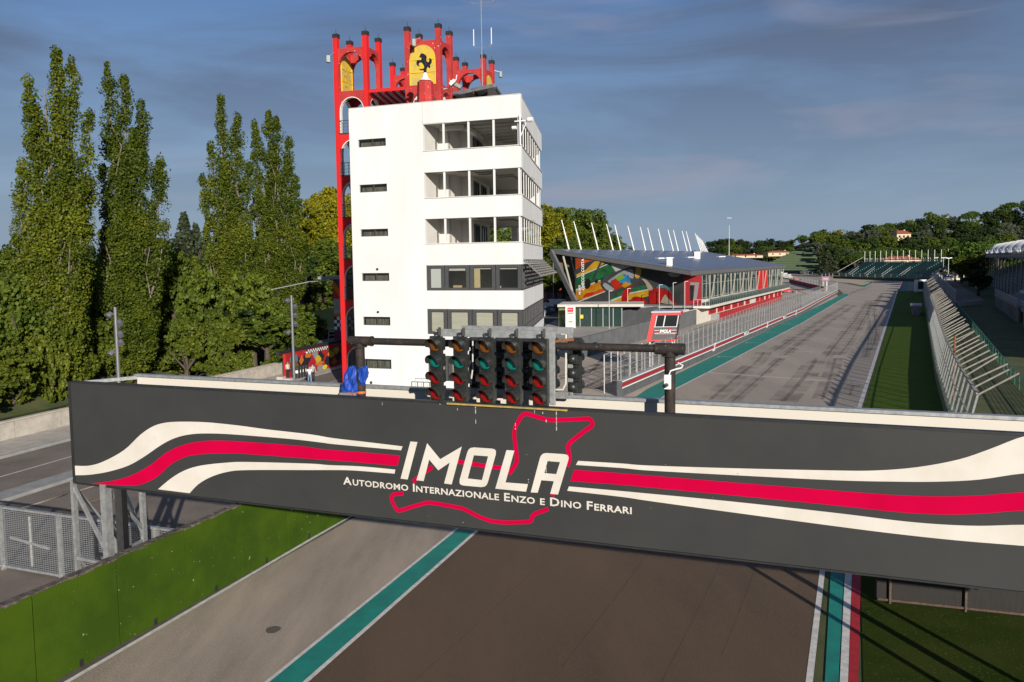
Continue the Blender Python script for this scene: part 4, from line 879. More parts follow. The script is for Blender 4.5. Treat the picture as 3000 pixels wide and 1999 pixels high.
def turret(s,dv,z_from,emblem=None,peel=True,lab=None):
    T=MB(); O=RO0+RU*s+RV*dv
    corners=[O,O+RU*W,O+RU*W+RV*W2,O+RV*W2]
    faces=[(corners[0],RU,-RV,W),(corners[1],RV,RU,W2),(corners[3]+RU*0,RU,RV,W),(corners[0],RV,-RU,W2)]
    zl=[z_ for z_ in levels if z_>=z_from]
    low=MB()
    for i,z_ in enumerate(zl):
        zt=(zl[i+1] if i+1<len(zl) else TOPZ)
        tgt=T if z_>=21 else low
        for (A,u,n,ww) in faces:
            off=Vector((0,0,0))
            m=arch_panel(A-n*.03,u,n,z_,zt,ww)
            k=len(tgt.v); tgt.v+=m.v; tgt.f+=[tuple(a+k for a in f) for f in m.f]; tgt.m+=m.m
            # back face of the plate
            b=arch_panel(A-n*.36,u,n,z_,zt,ww,th=0); k=len(tgt.v); half=len(b.f); tgt.v+=b.v; tgt.f+=[tuple(a+k for a in f) for f in b.f]; tgt.m+=b.m
    if z_from<1:
        pass
    trim=MB()
    if z_from<1:
        for i,z_ in enumerate(zl[:-1]):
            for (A,u,n,ww) in faces[:2]+faces[3:]:
                hw=ww/2; P=[]
                for lo in (.395,.47):
                    r=hw-lo; zs_=zl[i+1]-.34-(hw-.40)
                    P.append([(lo,z_+.16)]+[(hw-r*math.cos(a),zs_+r*math.sin(a)) for a in [math.pi*k/10 for k in range(11)]]+[(ww-lo,z_+.16)])
                m=flatshape([P[0]+P[1][::-1]],lambda x,y,t,A=A,u=u,n=n:A+u*x+Vector((0,0,y))-n*(.045 if t else .36),1); k=len(trim.v); trim.v+=m.v; trim.f+=[tuple(a+k for a in f) for f in m.f]; trim.m+=m.m
    t=T.build('turret',M_redp,redt,label=lab,fix=False)
    if low.v: low.build('arcade',M_red,t,fix=False)
    if trim.v: trim.build('arch_trim',M_white,t,fix=False)
    for j,c in enumerate(corners):
        q=MB(); dirx=(RU if j in(0,3) else -RU); diry=(RV if j in (0,1) else -RV)
        p=c+dirx*(PW/2-.03)+diry*(PW/2-.03)
        q.bar(p+Vector((0,0,z_from-(.6 if z_from<1 else 0))),p+Vector((0,0,29.65)),PW,PW,up=RV)
        q.build('corner_post',M_redp if z_from>1 else M_red,t)
        q=MB(); q.bar(p+Vector((0,0,29.65)),p+Vector((0,0,29.98)),PW+.05,PW+.05,up=RV); q.tube([p+Vector((0,0,29.98)),p+Vector((0,0,30.4))],.025,5); q.build('post_cap',M_blackcap,t)
    return O,t
OA,tA=turret(0,0,.6,lab='left front turret with full height red arcade and small balconies')
OB,tB=turret(6.45,0,21.6,lab='centre turret holding the yellow horse sign')
OC,tC=turret(0,10.29,.6); OD,tD=turret(6.45,10.29,21.6,lab='rear right turret with the radio mast')
# yellow arched emblem panels
M_yel=mat('emblem_yellow',(.60,.40,.02),.6,col2=(.42,.33,.10),vs=1.5,detail=8,lo=.42,hi=.6)
M_yel2=mat('emblem_yellow_frame',(.72,.45,.01),.5)
M_horse=mat('horse_black',(.012,.012,.020),.35)
def emblem(O,u,n,par,z_=25.1,W=W):
    zt=TOPZ; hw=W/2; r=hw-.40; zspr=zt-.34-r; zb=z_+.14
    lp=[(.40,zb),(W-.40,zb)]+[(hw+r*math.cos(a),zspr+r*math.sin(a)) for a in [math.pi*k/14 for k in range(15)]]
    m=flatshape([lp],lambda x,y,t:O+u*x+Vector((0,0,y))+n*(.02 if t else -.03),1); e=m.build('emblem_panel',M_yel,par,fix=False)
    q=MB()
    for zz in (zb+1.0,zb+2.0): q.bar(O+u*.42+n*.05+Vector((0,0,zz)),O+u*(W-.42)+n*.05+Vector((0,0,zz)),.06,.06)
    q.bar(O+u*.43+n*.05+Vector((0,0,zb)),O+u*.43+n*.05+Vector((0,0,zspr)),.05,.05); q.bar(O+u*(W-.43)+n*.05+Vector((0,0,zb)),O+u*(W-.43)+n*.05+Vector((0,0,zspr)),.05,.05)
    q.build('crossbar',M_yel2,e); return e
HORSE=[(.36,.97),(.40,1.0),(.47,.985),(.56,.95),(.62,.89),(.64,.80),(.61,.72),(.60,.66),(.66,.60),(.74,.53),(.80,.50),(.86,.56),(.89,.66),(.87,.74),(.92,.72),(.96,.62),(.93,.50),(.85,.44),(.83,.38),(.86,.32),(.80,.24),(.79,.30),(.74,.36),(.68,.33),(.62,.24),(.61,.12),(.60,.02),(.50,.015),(.52,.10),(.46,.16),(.24,.17),(.22,.21),(.46,.215),(.54,.23),(.55,.33),(.50,.42),(.40,.52),(.34,.56),(.24,.60),(.14,.55),(.13,.46),(.20,.38),(.15,.37),(.07,.46),(.08,.60),(.16,.68),(.28,.66),(.36,.66),(.40,.74),(.40,.82),(.34,.81),(.27,.80),(.26,.85),(.32,.92)]
e1=emblem(OB,RU,-RV,tB)
e2=emblem(OA+RU*.42,RV,RU,tA,W=W2)
hz=[(x,y) for x,y in HORSE]
cc=OA+RU*.46+RV*2.0
m=flatshape([[(.7+1.5*x,25.5+2.0*y) for x,y in HORSE]],lambda x,y,t:OA+RU*.46+RV*(x-.1)+Vector((0,0,y))+RU*(.03 if t else 0),1); m.build('painted_horse',mat('ghost_horse',(.45,.30,.05),.7),e2,fix=False)
e3=emblem(OD+RU*(W-.1),RV,RU,tD,W=W2)
m=flatshape([[(.6+1.4*x,25.3+1.6*y) for x,y in HORSE]],lambda x,y,t:OD+RU*(W-.06)+RV*x+Vector((0,0,y))+RU*(.05 if t else 0),1); m.build('painted_horse',M_horse,e3,fix=False)
# pedestal, bell shaped base and rearing horse
hp=Vector((0,0,0)); dd=60.9
pc=Vector(D(1246,241,dd)); pb=Vector(D(1246,312,dd)); pzt=pc.z; 
ped=thing('horse_monument','black rearing horse on a white bell shaped base above a red plinth','statue',(pc.x,pc.y,21.85))
q=MB(); c=Vector((pc.x,pc.y,0)); w0=.62
oct_=lambda r,z_:[(c.x+r*math.cos(a),c.y+r*math.sin(a),z_) for a in [math.pi/8+math.pi/4*k-.33 for k in range(8)]]
A=oct_(.70,21.85);B=oct_(.60,pzt); q.add(A+B,[tuple(range(8))[::-1],tuple(range(8,16))]+[(i,(i+1)%8,8+(i+1)%8,8+i) for i in range(8)]); q.build('plinth',M_redp,ped)
q=MB(); q.lathe((c.x,c.y,pzt-.02),[(.2,0),(.2,.1),(.46,.12),(.46,.17),(.34,.23),(.24,.32),(.19,.48),(.15,.62),(.12,.70)],20); q.build('bell_base',mat('white_gloss',(.78,.78,.80),.35),ped,smooth=True)
hh=1.45
pts=[((x-.56)*1.28,pzt+.66+y*hh) for x,y in HORSE]
m=flatshape([pts],lambda x,y,t:c+RU*x+Vector((0,0,y))-RV*(.13 if t else -.13),1)
m2=flatshape([pts],lambda x,y,t:c+RU*x+Vector((0,0,y))-RV*(-.13),1); k=len(m.v); m.v+=m2.v; m.f+=[tuple(a+k for a in f) for f in m2.f]; m.m+=m2.m
for (a,b,ra,rb_) in (((.5,.62),(.62,.40),.10,.12),((.46,.82),(.52,.66),.07,.10),((.38,.90),(.28,.84),.07,.04),((.62,.40),(.60,.22),.10,.05)):
    m.tube([c+RU*((a[0]-.56)*1.28)+Vector((0,0,pzt+.66+a[1]*hh)),c+RU*((b[0]-.56)*1.28)+Vector((0,0,pzt+.66+b[1]*hh))],[ra*1.5,rb_*1.5],10)
m.build('horse',M_horse,ped,bevel=.03)
# red canopy between the turrets, glazed rooms, grey roof
cn=thing('roof_canopy','red beamed canopy between the two front turrets of the red tower','canopy',tuple(OA+RU*3.1+Vector((0,0,24.6))))
P0=OA+RU*3.12+RV*.1; P1=OB-RU*.03+RV*.1
q=MB(); q.bar(P0+z*25.1,P1+z*25.1,.14,.28); q.bar(P0+RV*3.0+z*24.5,P1+RV*3.0+z*24.5,.14,.28)
for t in (0,.2,.4,.6,.8,1): 
    a=P0+(P1-P0)*t; q.bar(a+z*25.0,a+RV*3.0+z*24.4,.14,.22)
q.build('beam',M_red,cn)
q=MB(); q.hexa([P0+z*25.08,P1+z*25.08,P1+RV*3+z*24.5,P0+RV*3+z*24.5,P0+z*25.11,P1+z*25.11,P1+RV*3+z*24.53,P0+RV*3+z*24.53]); q.build('translucent_sheet',mat('sheet_blue',(.42,.46,.58),.4),cn)
rm=thing('rooftop_room','glazed dark room under the red canopy on the tower roof','room',tuple(P0+RV*3.2+z*21.85))
a=P0+RV*3.1; b=P1+RV*3.1
q=MB(); q.hexa([a+z*21.85,b+z*21.85,b+RV*.2+z*21.85,a+RV*.2+z*21.85,a+z*22.0,b+z*22.0,b+RV*.2+z*22.0,a+RV*.2+z*22.0]); q.bar(a+z*24.45,b+z*24.45,.2,.3)
for t in (0,.3,.62,.9,1): p=a+(b-a)*t; q.bar(p+z*21.9,p+z*24.4,.12,.12,up=RV)
q.build('frame',M_wframe,rm)
q=MB(); q.hexa([a+RV*.05+z*22,b+RV*.05+z*22,b+RV*.08+z*22,a+RV*.08+z*22,a+RV*.05+z*24.4,b+RV*.05+z*24.4,b+RV*.08+z*24.4,a+RV*.08+z*24.4]); q.build('pane',M_wgl,rm)
q=MB(); a2=a+RV*2.5;b2=b+RV*2.5; q.hexa([a2+z*21.85,b2+z*21.85,b2+RV*.1+z*21.85,a2+RV*.1+z*21.85,a2+z*24.6,b2+z*24.6,b2+RV*.1+z*24.6,a2+RV*.1+z*24.6]); q.build('wall',M_whitein,rm)
# white panels behind lower arches of the centre turret
q=MB()
for (A,u,n) in ((OB,RU,-RV),(OB+RU*W,RV*.85,RU)): q.hexa([A+u*.3-n*.45+z*21.86,A+u*2.8-n*.45+z*21.86,A+u*2.8-n*.5+z*21.86,A+u*.3-n*.5+z*21.86,A+u*.3-n*.45+z*25.0,A+u*2.8-n*.45+z*25.0,A+u*2.8-n*.5+z*25.0,A+u*.3-n*.5+z*25.0])
q.build('infill_panel',M_white,tB)
# grey roof to the right
gr=thing('rooftop_shelter','flat grey metal shelter roof on the right of the tower roof','shelter',(-1.5,64,21.85))
r1=Vector(D(1327,273,63.5)); r2=Vector(D(1451,256,60.5)); zz=(r1.z+r2.z)/2; r1.z=r2.z=zz; r3=r2+ru*9; r4=r1+ru*9+RV*.3
q=MB(); q.hexa([r1,r2,r3,r4,r1+z*.16,r2+z*.16,r3+z*.16,r4+z*.16]); q.bar(r1-RV*.05+z*.02,r2-RV*.05+z*.02,.08,.28); q.build('roof_sheet',mat('shelter_metal',(.42,.42,.41),.4,metal=.5,var=.3,vs=3),gr,bevel=.01)
q=MB()
for t in (0,.5,1):
    p=r1+(r2-r1)*t; q.bar(p-z*.14,p+ru*9-z*.14,.10,.22)
q.build('joist',mat('joist_dark',(.05,.045,.04),.7),gr)
q=MB(); a=r1+RV*2+ru*1.5; b=r2+ru*2.2-RU*1.0
for t in (0,.25,.5,.75,1): p=a+(b-a)*t; q.bar(Vector((p.x,p.y,21.85)),Vector((p.x,p.y,zz)),.1,.1,up=RV)
q.build('post',M_wframe,gr)
q=MB(); q.hexa([Vector((a.x,a.y+.1,21.86)),Vector((b.x,b.y+.1,21.86)),Vector((b.x,b.y+.13,21.86)),Vector((a.x,a.y+.13,21.86)),Vector((a.x,a.y+.1,zz)),Vector((b.x,b.y+.1,zz)),Vector((b.x,b.y+.13,zz)),Vector((a.x,a.y+.13,zz))]); q.build('pane',M_wgd,gr)
# balcony rails of the left arcade
M_rail=mat('green_rail',(.02,.07,.065),.5,var=.3)
M_arc=glassmat('arcade_glass',(.55,.68,.62),.05,.55,(.02,.03,.03))
for i,z_ in enumerate(levels[:-1]):
    if i>=2:
        for nm,A,u in (('balcony_rail',OA+RU*.40-RV*.08,RU),):
            q=MB(); L2=W-.8
            q.bar(A+z*(z_+1.2),A+u*L2+z*(z_+1.2),.05); q.bar(A+z*(z_+.16),A+u*L2+z*(z_+.16),.05)
            for k in range(3): q.bar(A+z*(z_+.42+k*.26),A+u*L2+z*(z_+.42+k*.26),.022)
            for k in range(7): q.bar(A+u*(L2*k/6)+z*(z_+.14),A+u*(L2*k/6)+z*(z_+1.2),.035)
            q.build(nm,M_rail,tA)
    if i<3:
        r=W/2-.40; q=flatshape([[(.40,z_+.15),(W-.40,z_+.15)]+[(W/2+r*math.cos(a),levels[i+1]-.34-r+r*math.sin(a)) for a in [math.pi*k/12 for k in range(13)]]],lambda x,y,t:OA+RU*x+z*y-RV*(-.22 if t else -.24),1)
        q.build('arcade_pane',M_arc,tA,fix=False)
        q=MB()
        for k in range(1,4): q.bar(OA+RU*(.4+k*.575)+RV*.2+z*(z_+.15),OA+RU*(.4+k*.575)+RV*.2+z*(z_+2.9),.06)
        q.bar(OA+RU*.4+RV*.2+z*(z_+1.6),OA+RU*2.7+RV*.2+z*(z_+1.6),.07); q.build('glazing_bar',M_rail,tA)
# floors inside the arcade
for i,z_ in enumerate(levels[1:]):
    q=MB(); c=OA+(RU+RV)*W/2; q.box(c+z*(z_+.02),(W-.9,W-.9,.16),rz=math.atan2(RU.y,RU.x)); q.build('landing',M_conc,tA)
# antenna mast
ap=OD+RU*(W-.24)+RV*.24
an=thing('antenna_mast','thin grey radio mast with two pairs of dipoles on the rear right turret','antenna',tuple(ap+z*28.6))
q=MB(); q.tube([ap+z*24.9-RV*.3,ap+z*37.9-RV*.3],[.05,.025],6); q.build('mast',M_galv,an)
for zz,wd_ in ((33.3,1.45),(32.0+2.3,0)):
    pass
for zz,wl_,wr_ in ((30.6,.85,.95),(34.6,1.1,1.35)):
    q=MB(); p=ap-RV*.3+z*zz; q.tube([p-RU*wl_*.9+z*.15,p-RU*wl_*.7,p,p+RU*wr_*.8,p+RU*wr_+z*.25],.03,5); q.build('arm',M_galv,an)
    for sg in ((-wl_*.9,wr_) if zz<33 else (wr_,)):
        q=MB(); q.tube([p+RU*sg+z*.2,p+RU*sg+z*1.7],.045,6); q.build('dipole',MW,an)
# floodlights on the red tower
def flood(px,py,dep,lab,arm,r=.18):
    p=Vector(D(px,py,dep)); f=thing('floodlight',lab,'floodlight',tuple(p)); q=MB(); q.tube([p,p+Vector((0,0,-.0))+Vector(arm)],.03,5); q.build('arm',M_galv,f)
    q=MB(); q.box(p-z*.2,(.30,.28,.62),rz=.4); q.build('lamp_housing',mat('flood_grey',(.16,.17,.16),.4,metal=.3),f,bevel=.04)
    q=MB(); q.box(p-z*.2-Vector((.02,.15,0)),(.22,.02,.5),rz=.4); q.build('lamp_glass',mat('flood_glass',(.30,.36,.33),.15),f)
flood(962,166,68.0,'black floodlight on an arm left of the red tower',(.5,0,.3))
flood(1467,212,79.5,'small floodlight on an arm right of the rear turret',(-.9,0,.25))
flood(1213,118,65.4,'greenish floodlight on top of the centre turret',(.5,.2,.25))
p=Vector(D(1328,243,60.6)); f=thing('floodlight','pale double floodlight leaning out on the right of the centre turret','floodlight',tuple(p))
q=MB(); q.tube([Vector(D(1300,262,61.5)),Vector(D(1316,258,61)),Vector(D(1322,246,60.8))],.06,7); q.tube([Vector(D(1318,238,60.8)),Vector(D(1336,234,60.8)),Vector(D(1338,220,60.8))],.04,6); q.build('arm',MW,f)
q=MB(); q.bar(Vector(D(1318,250,60.7)),Vector(D(1333,236,60.7)),.45,.28); q.build('lamp_housing',mat('lamp_silver',(.50,.50,.48),.4,metal=.4),f,bevel=.03)
q=MB(); q.bar(Vector(D(1330,246,61.7)),Vector(D(1352,258,61.7)),.5,.3); q.build('lamp_housing',MATS['flood_grey'],f,bevel=.03)
# railing cage at the foot of the tower, seen between the signals
q=MB(); c=TP0+tu*fs(1238,1140)[0]-tn*1.2
for k in range(5): q.bar(c+tu*(k*.5)+z*0,c+tu*(k*.5)+z*(5.2 if False else 2.3),.05)
for zz in (.4,1.3,2.3): q.bar(c+z*zz,c+tu*2.0+z*zz,.05)
o=q.build('stair_railing',M_galv,at=tuple(c)); tag(o,'small grey railing cage at the foot of the white tower','railing')
# ================================================================== MUSEUM AND PIT BUILDING
M_fascia=mat('fascia_grey',(.17,.17,.17),.5,metal=.3,var=.15,vs=2)
M_roof=mat('metal_roof',(.30,.33,.40),.34,metal=.75,col2=(.22,.25,.31),vs=.35,detail=4,stretch=((.25,3.0,1),-.5))
M_redw=mat('museum_red',(.33,.010,.018),.7,col2=(.27,.01,.016),vs=.6)
M_redb=mat('bright_red',(.55,.012,.012),.6,var=.1)
M_concw=mat('white_concrete',(.56,.53,.47),.85,col2=(.48,.45,.40),vs=.6,detail=8)
M_glg=glassmat('green_glass',(.50,.66,.60),.04,.45,(.05,.09,.085))
M_strut=mat('strut_cream',(.36,.34,.28),.6,var=.1)
M_gwall=mat('grey_block_wall',(.12,.125,.13),.85,col2=(.085,.09,.095),vs=.8,detail=10,speck=((.20,.20,.20),4,.67))
M_steel=mat('steel_post',(.42,.43,.43),.45,metal=.4,var=.1)
zv=Vector((0,0,1))
def V(p,z=None): return Vector((p[0],p[1],p[2] if z is None else z))
FL=V(D(1612,731,150)); FR=V(D(2025,798,130)); BR_=V(D(2302,774,215)); BL=V(D(2060,736,232))
EZ=(FR.z+BR_.z)/2; RZ=(FL.z+BL.z)/2
FR.z=EZ;BR_.z=EZ;FL.z=RZ;BL.z=RZ
print('museum',FL,FR,BR_,BL)
mu=thing('museum_building','museum building with a sloping grey metal roof and a colourful mural wall','building',(31,134,0))
def slope(P,d): return P-Vector((0,0,d))
q=MB(); q.hexa([slope(FL,.06),slope(FR,.06),slope(BR_,.06),slope(BL,.06),FL,FR,BR_,BL]); roof=q.build('roof',M_roof,mu)
cR=(FL+FR+BR_+BL)/4; ins=lambda P,k:P+(cR-P).normalized()*k
q=MB()
Q4=[FL,FR,BR_,BL]
for i in range(4):
    a,b=Q4[i],Q4[(i+1)%4]; q.hexa([slope(a,.75),slope(b,.75),slope(ins(b,.5),.75),slope(ins(a,.5),.75),a-zv*.0+zv*.02,b+zv*.02,ins(b,.3)+zv*.03,ins(a,.3)+zv*.03])
q.build('fascia',M_fascia,roof)
q=MB(); S=[slope(ins(P,.55),.9) for P in Q4]; q.hexa(S+[p+zv*.2 for p in S]); q.build('soffit',mat('soffit',(.12,.11,.10),.8),mu)
# roof seams, vents
q=MB()
for k in range(1,12):
    t=k/12; a=FL+(BL-FL)*t; b=FR+(BR_-FR)*t; q.bar(a+zv*.02,b+zv*.02,.06,.05)
q.build('roof_seam',mat('seam',(.22,.24,.28),.4,metal=.6),roof)
def roofpt(px,py):
    n=(FR-FL).cross(BL-FL); d=Vector(ray(px,py)); t=(FL-Vector((0,0,H))).dot(n)/d.dot(n); return Vector((0,0,H))+d*t
for (px,py,w_,h_) in ((1960,776,1.0,1.0),(2041,756,1.3,1.1)):
    p=roofpt(px,py); q=MB(); q.box(p+zv*h_*.5,(w_,w_,h_+.6)); q.box(p+zv*(h_+.2),(w_+.4,w_+.4,.12)); q.build('roof_vent',mat('vent_white',(.66,.66,.64),.5),roof)
for (px,py) in ((1937,759),(2022,756),(2112,754)):
    p=roofpt(px,py); q=MB(); q.box(p+zv*.15,(2.2,1.0,.25),rz=.5); q.build('skylight',mat('skylight',(.55,.56,.58),.3),roof)
def pr2(P):
    v=(P[0],P[1],P[2]-H); a=sum(v[i]*RR[i] for i in range(3)); b=sum(v[i]*UU[i] for i in range(3)); c=-sum(v[i]*BB[i] for i in range(3)); return (CX+F*a/c,CY-F*b/c)
# leaning masts along the rear ridge
mpx=[(342,130,276),(446,140,380),(590,152,530),(717,165,658),(782,170,728),(895,181,839),(993,190,945),(1057,197,1008),(1145,205,1098),(1229,213,1180),(1271,217,1227),(1347,223,1301),(1379,227,1336)]
for i,(bx_,ty_,tx_) in enumerate(mpx):
    px=1550+bx_/2.904; s,_=PL((FL.x,FL.y),(BL.x,BL.y),px,736); d=(BL-FL).normalized(); b=FL+d*s-zv*.3
    top=Vector(D(1550+tx_/2.904,600+ty_/2.904,b.y-1.0))
    q=MB(); q.tube([b,b+(top-b)*.5,top],[.17,.15,.10],8); q.build('leaning_mast',MW,mu,smooth=True)
s,_=PL((FL.x,FL.y),(BL.x,BL.y),1550+1465/2.904,736); b=FL+(BL-FL).normalized()*s-zv*.3
q=MB()
for k in range(5):
    bb=b+(BL-FL).normalized()*k*1.6; q.tube([bb,Vector(D(pr2(bb)[0]-18,684+k*5,bb.y))],[.16,.10],6)
q.build('leaning_mast',MW,mu)
# walls
pd=Vector((.46,.888,0)).normalized(); pn=Vector((-pd.y,pd.x,0))    # pn: away from the track
C1=Vector((31.9,134.3,0)); fl_d=pn; MZ=3.15
ML=C1+pn*0
WLn=22.9
def zroof(P): 
    n=(FR-FL).cross(BL-FL); return FL.z-((P.x-FL.x)*n.x+(P.y-FL.y)*n.y)/n.z-.85
muralA=C1+pn*2.9; muralB=C1+pn*WLn
q=MB(); back=pd*.4
q.hexa([V(muralB,MZ),V(muralA,MZ),V(muralA,MZ)+back,V(muralB,MZ)+back,V(muralB,zroof(muralB)),V(muralA,zroof(muralA)),V(muralA,zroof(muralA))+back,V(muralB,zroof(muralB))+back])
mwall=q.build('mural_wall',mat('mural_black',(.010,.012,.012),.6,col2=(.03,.035,.035),vs=.25),mu)
# body of the building behind
q=MB(); a=C1+pd*1.2; b=C1+pn*WLn+pd*1.2; c_=b+pd*84; d_=a+pd*84
a2=a+pn*4; q.hexa([V(a2,0),V(b,0),V(c_,0),V(d_+pn*4,0),V(a2,zroof(a2)),V(b,zroof(b)),V(c_,zroof(b)),V(d_+pn*4,zroof(a2))]); q.build('hall',M_concw,mu)
# mural: abstract painted shapes on the wall; coordinates u = metres from the right end, z
mA=(muralA.x,muralA.y); mB=(muralB.x,muralB.y)
def mp_(x,y):   # from survey picture z6 (origin 1560,640 scale 4.525)
    s,zz=PL(mA,mB,1560+x/4.525,640+y/4.525); return (s,zz)
def mfn(off):
    def fn(x,y,t): 
        p=muralA+pn*x-pd*(off+(.02 if t else 0)); return Vector((p.x,p.y,y))
    return fn
Wm=(muralA-muralB).length
def clipm(P): 
    out=[]
    for s,zz in P:
        s=min(max(s,.05),Wm-.05); p=muralA+pn*s; out.append((s,min(max(zz,MZ+.03),zroof(p)-.05)))
    return out
def dense(P,n=4):
    o=[]
    for i in range(len(P)):
        a,b=P[i],P[(i+1)%len(P)]
        for j in range(n): o.append((a[0]+(b[0]-a[0])*j/n,a[1]+(b[1]-a[1])*j/n))
    return o
lay=[0.0]
def mural(cname,col,pts,sm=False,col2=None,lo=.35):
    lay[0]+=.006
    P=[mp_(x,y) for x,y in pts]
    if sm: P=smooth(P+[P[0]],5)[:-1]
    P=clipm(dense(P))
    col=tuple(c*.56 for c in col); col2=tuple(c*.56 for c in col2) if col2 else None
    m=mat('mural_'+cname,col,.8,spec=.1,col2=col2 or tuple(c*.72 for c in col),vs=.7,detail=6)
    flatshape([P],mfn(lay[0]),1).build('painted_'+cname,m,mwall,fix=False)
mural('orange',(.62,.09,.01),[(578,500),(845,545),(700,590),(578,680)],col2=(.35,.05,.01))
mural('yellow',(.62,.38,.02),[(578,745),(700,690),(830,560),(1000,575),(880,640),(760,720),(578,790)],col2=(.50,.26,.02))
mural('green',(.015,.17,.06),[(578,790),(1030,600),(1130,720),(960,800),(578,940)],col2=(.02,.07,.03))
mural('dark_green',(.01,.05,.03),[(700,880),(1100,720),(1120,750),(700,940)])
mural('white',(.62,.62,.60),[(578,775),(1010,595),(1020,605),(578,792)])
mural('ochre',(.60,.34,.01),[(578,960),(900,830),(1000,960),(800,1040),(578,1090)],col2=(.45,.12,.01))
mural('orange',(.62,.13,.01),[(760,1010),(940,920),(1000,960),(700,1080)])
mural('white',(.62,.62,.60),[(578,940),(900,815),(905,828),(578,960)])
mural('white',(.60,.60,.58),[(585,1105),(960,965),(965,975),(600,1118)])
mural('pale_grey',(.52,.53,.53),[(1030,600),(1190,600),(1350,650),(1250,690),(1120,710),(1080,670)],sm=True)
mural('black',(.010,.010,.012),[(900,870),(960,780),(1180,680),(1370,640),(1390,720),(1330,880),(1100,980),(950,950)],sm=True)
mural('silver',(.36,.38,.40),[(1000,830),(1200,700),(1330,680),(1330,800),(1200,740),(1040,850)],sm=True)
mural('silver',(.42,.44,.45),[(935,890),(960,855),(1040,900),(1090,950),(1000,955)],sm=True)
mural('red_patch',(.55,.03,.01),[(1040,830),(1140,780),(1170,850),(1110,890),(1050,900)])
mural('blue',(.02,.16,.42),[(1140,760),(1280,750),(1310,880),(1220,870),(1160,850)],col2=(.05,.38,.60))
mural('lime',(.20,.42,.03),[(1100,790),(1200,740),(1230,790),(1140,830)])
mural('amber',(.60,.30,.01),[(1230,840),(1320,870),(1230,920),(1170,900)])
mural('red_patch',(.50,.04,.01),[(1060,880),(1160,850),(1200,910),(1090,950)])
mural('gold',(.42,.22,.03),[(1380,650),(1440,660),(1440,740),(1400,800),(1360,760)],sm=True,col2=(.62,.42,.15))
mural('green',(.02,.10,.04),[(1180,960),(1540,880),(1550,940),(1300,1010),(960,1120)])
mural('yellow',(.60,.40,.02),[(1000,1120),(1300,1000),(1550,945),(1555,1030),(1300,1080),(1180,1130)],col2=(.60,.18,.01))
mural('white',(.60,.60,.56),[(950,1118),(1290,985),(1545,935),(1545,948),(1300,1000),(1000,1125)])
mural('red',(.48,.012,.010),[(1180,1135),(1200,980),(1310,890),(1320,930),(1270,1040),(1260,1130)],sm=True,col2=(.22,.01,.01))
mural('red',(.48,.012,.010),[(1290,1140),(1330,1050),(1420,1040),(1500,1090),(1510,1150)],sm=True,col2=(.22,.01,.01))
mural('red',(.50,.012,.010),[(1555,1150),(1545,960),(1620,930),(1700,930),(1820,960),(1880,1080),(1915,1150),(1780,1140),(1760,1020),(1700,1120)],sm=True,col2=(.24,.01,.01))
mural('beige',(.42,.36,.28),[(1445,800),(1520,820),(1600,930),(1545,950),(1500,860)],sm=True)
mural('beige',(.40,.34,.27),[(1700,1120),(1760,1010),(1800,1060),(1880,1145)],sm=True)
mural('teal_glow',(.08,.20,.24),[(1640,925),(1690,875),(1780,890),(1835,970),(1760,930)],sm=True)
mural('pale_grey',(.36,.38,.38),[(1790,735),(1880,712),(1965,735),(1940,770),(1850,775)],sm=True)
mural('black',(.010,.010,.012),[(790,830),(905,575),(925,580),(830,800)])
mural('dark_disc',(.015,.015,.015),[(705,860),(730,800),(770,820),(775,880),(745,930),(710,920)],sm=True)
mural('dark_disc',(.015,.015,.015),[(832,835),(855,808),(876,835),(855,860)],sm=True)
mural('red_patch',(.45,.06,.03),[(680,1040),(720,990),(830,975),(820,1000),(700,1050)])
# museum lettering, reading upwards
LM=mat('lettering_white',(.74,.73,.70),.5)
lay[0]+=.02
def uplet(body,x0,y0,x1,y1,nm):
    a=mp_(x0,y0); b=mp_(x1,y1); mb,w=textmesh(body,lambda x,y,t:(x,y,t),1.0,0,bold=.02)
    L_=abs(b[1]-a[1]); k=L_/w[1]; capw=abs(mp_(x0-30,y0)[0]-a[0])
    M=MB(); M.add([mfn(lay[0])(a[0]+v[1]*k*1.0,a[1]+v[0]*k,1) for v in mb.v],mb.f); M.build(nm,LM,mwall,fix=False)
uplet('MUSEO',643,1012,643,885,'lettering'); uplet('CHECCO COSTA',692,955,692,535,'lettering')
# red corner bay with a grey seven shaped frame
q=MB(); A=C1+pn*2.9; B=C1
def wallq(mb,A,B,z0a,z1a,z1b,th,z0b=None):
    z0b=z0a if z0b is None else z0b
    d=(B-A).normalized(); n=Vector((-d.y,d.x,0)); 
    if n.y<0: n=-n
    n*=th; mb.hexa([V(A,z0a),V(B,z0b),V(B,z0b)+n,V(A,z0a)+n,V(A,z1a),V(B,z1b),V(B,z1b)+n,V(A,z1a)+n])
wallq(q,A,B,2.7,zroof(A),zroof(B),.4)
rbm=q.build('corner_bay',M_redw,mu)
def cpx(x,y): return PL((A.x,A.y),(B.x,B.y),1560+x/4.525,640+y/4.525)
def cfn(x,y,t): 
    p=A+(B-A).normalized()*x-pd*(.06 if t else 0); return Vector((p.x,p.y,y))
flatshape([[cpx(*p) for p in [(2090,850),(2210,850),(2175,1085),(2130,1085),(2155,885),(2090,885)]]],cfn,1).build('grey_frame',mat('frame_grey',(.20,.21,.21),.6),rbm,fix=False)
flatshape([[cpx(*p) for p in [(2092,890),(2140,890),(2130,1090),(2092,1090)]]],cfn,1).build('door',M_wgd,rbm,fix=False)
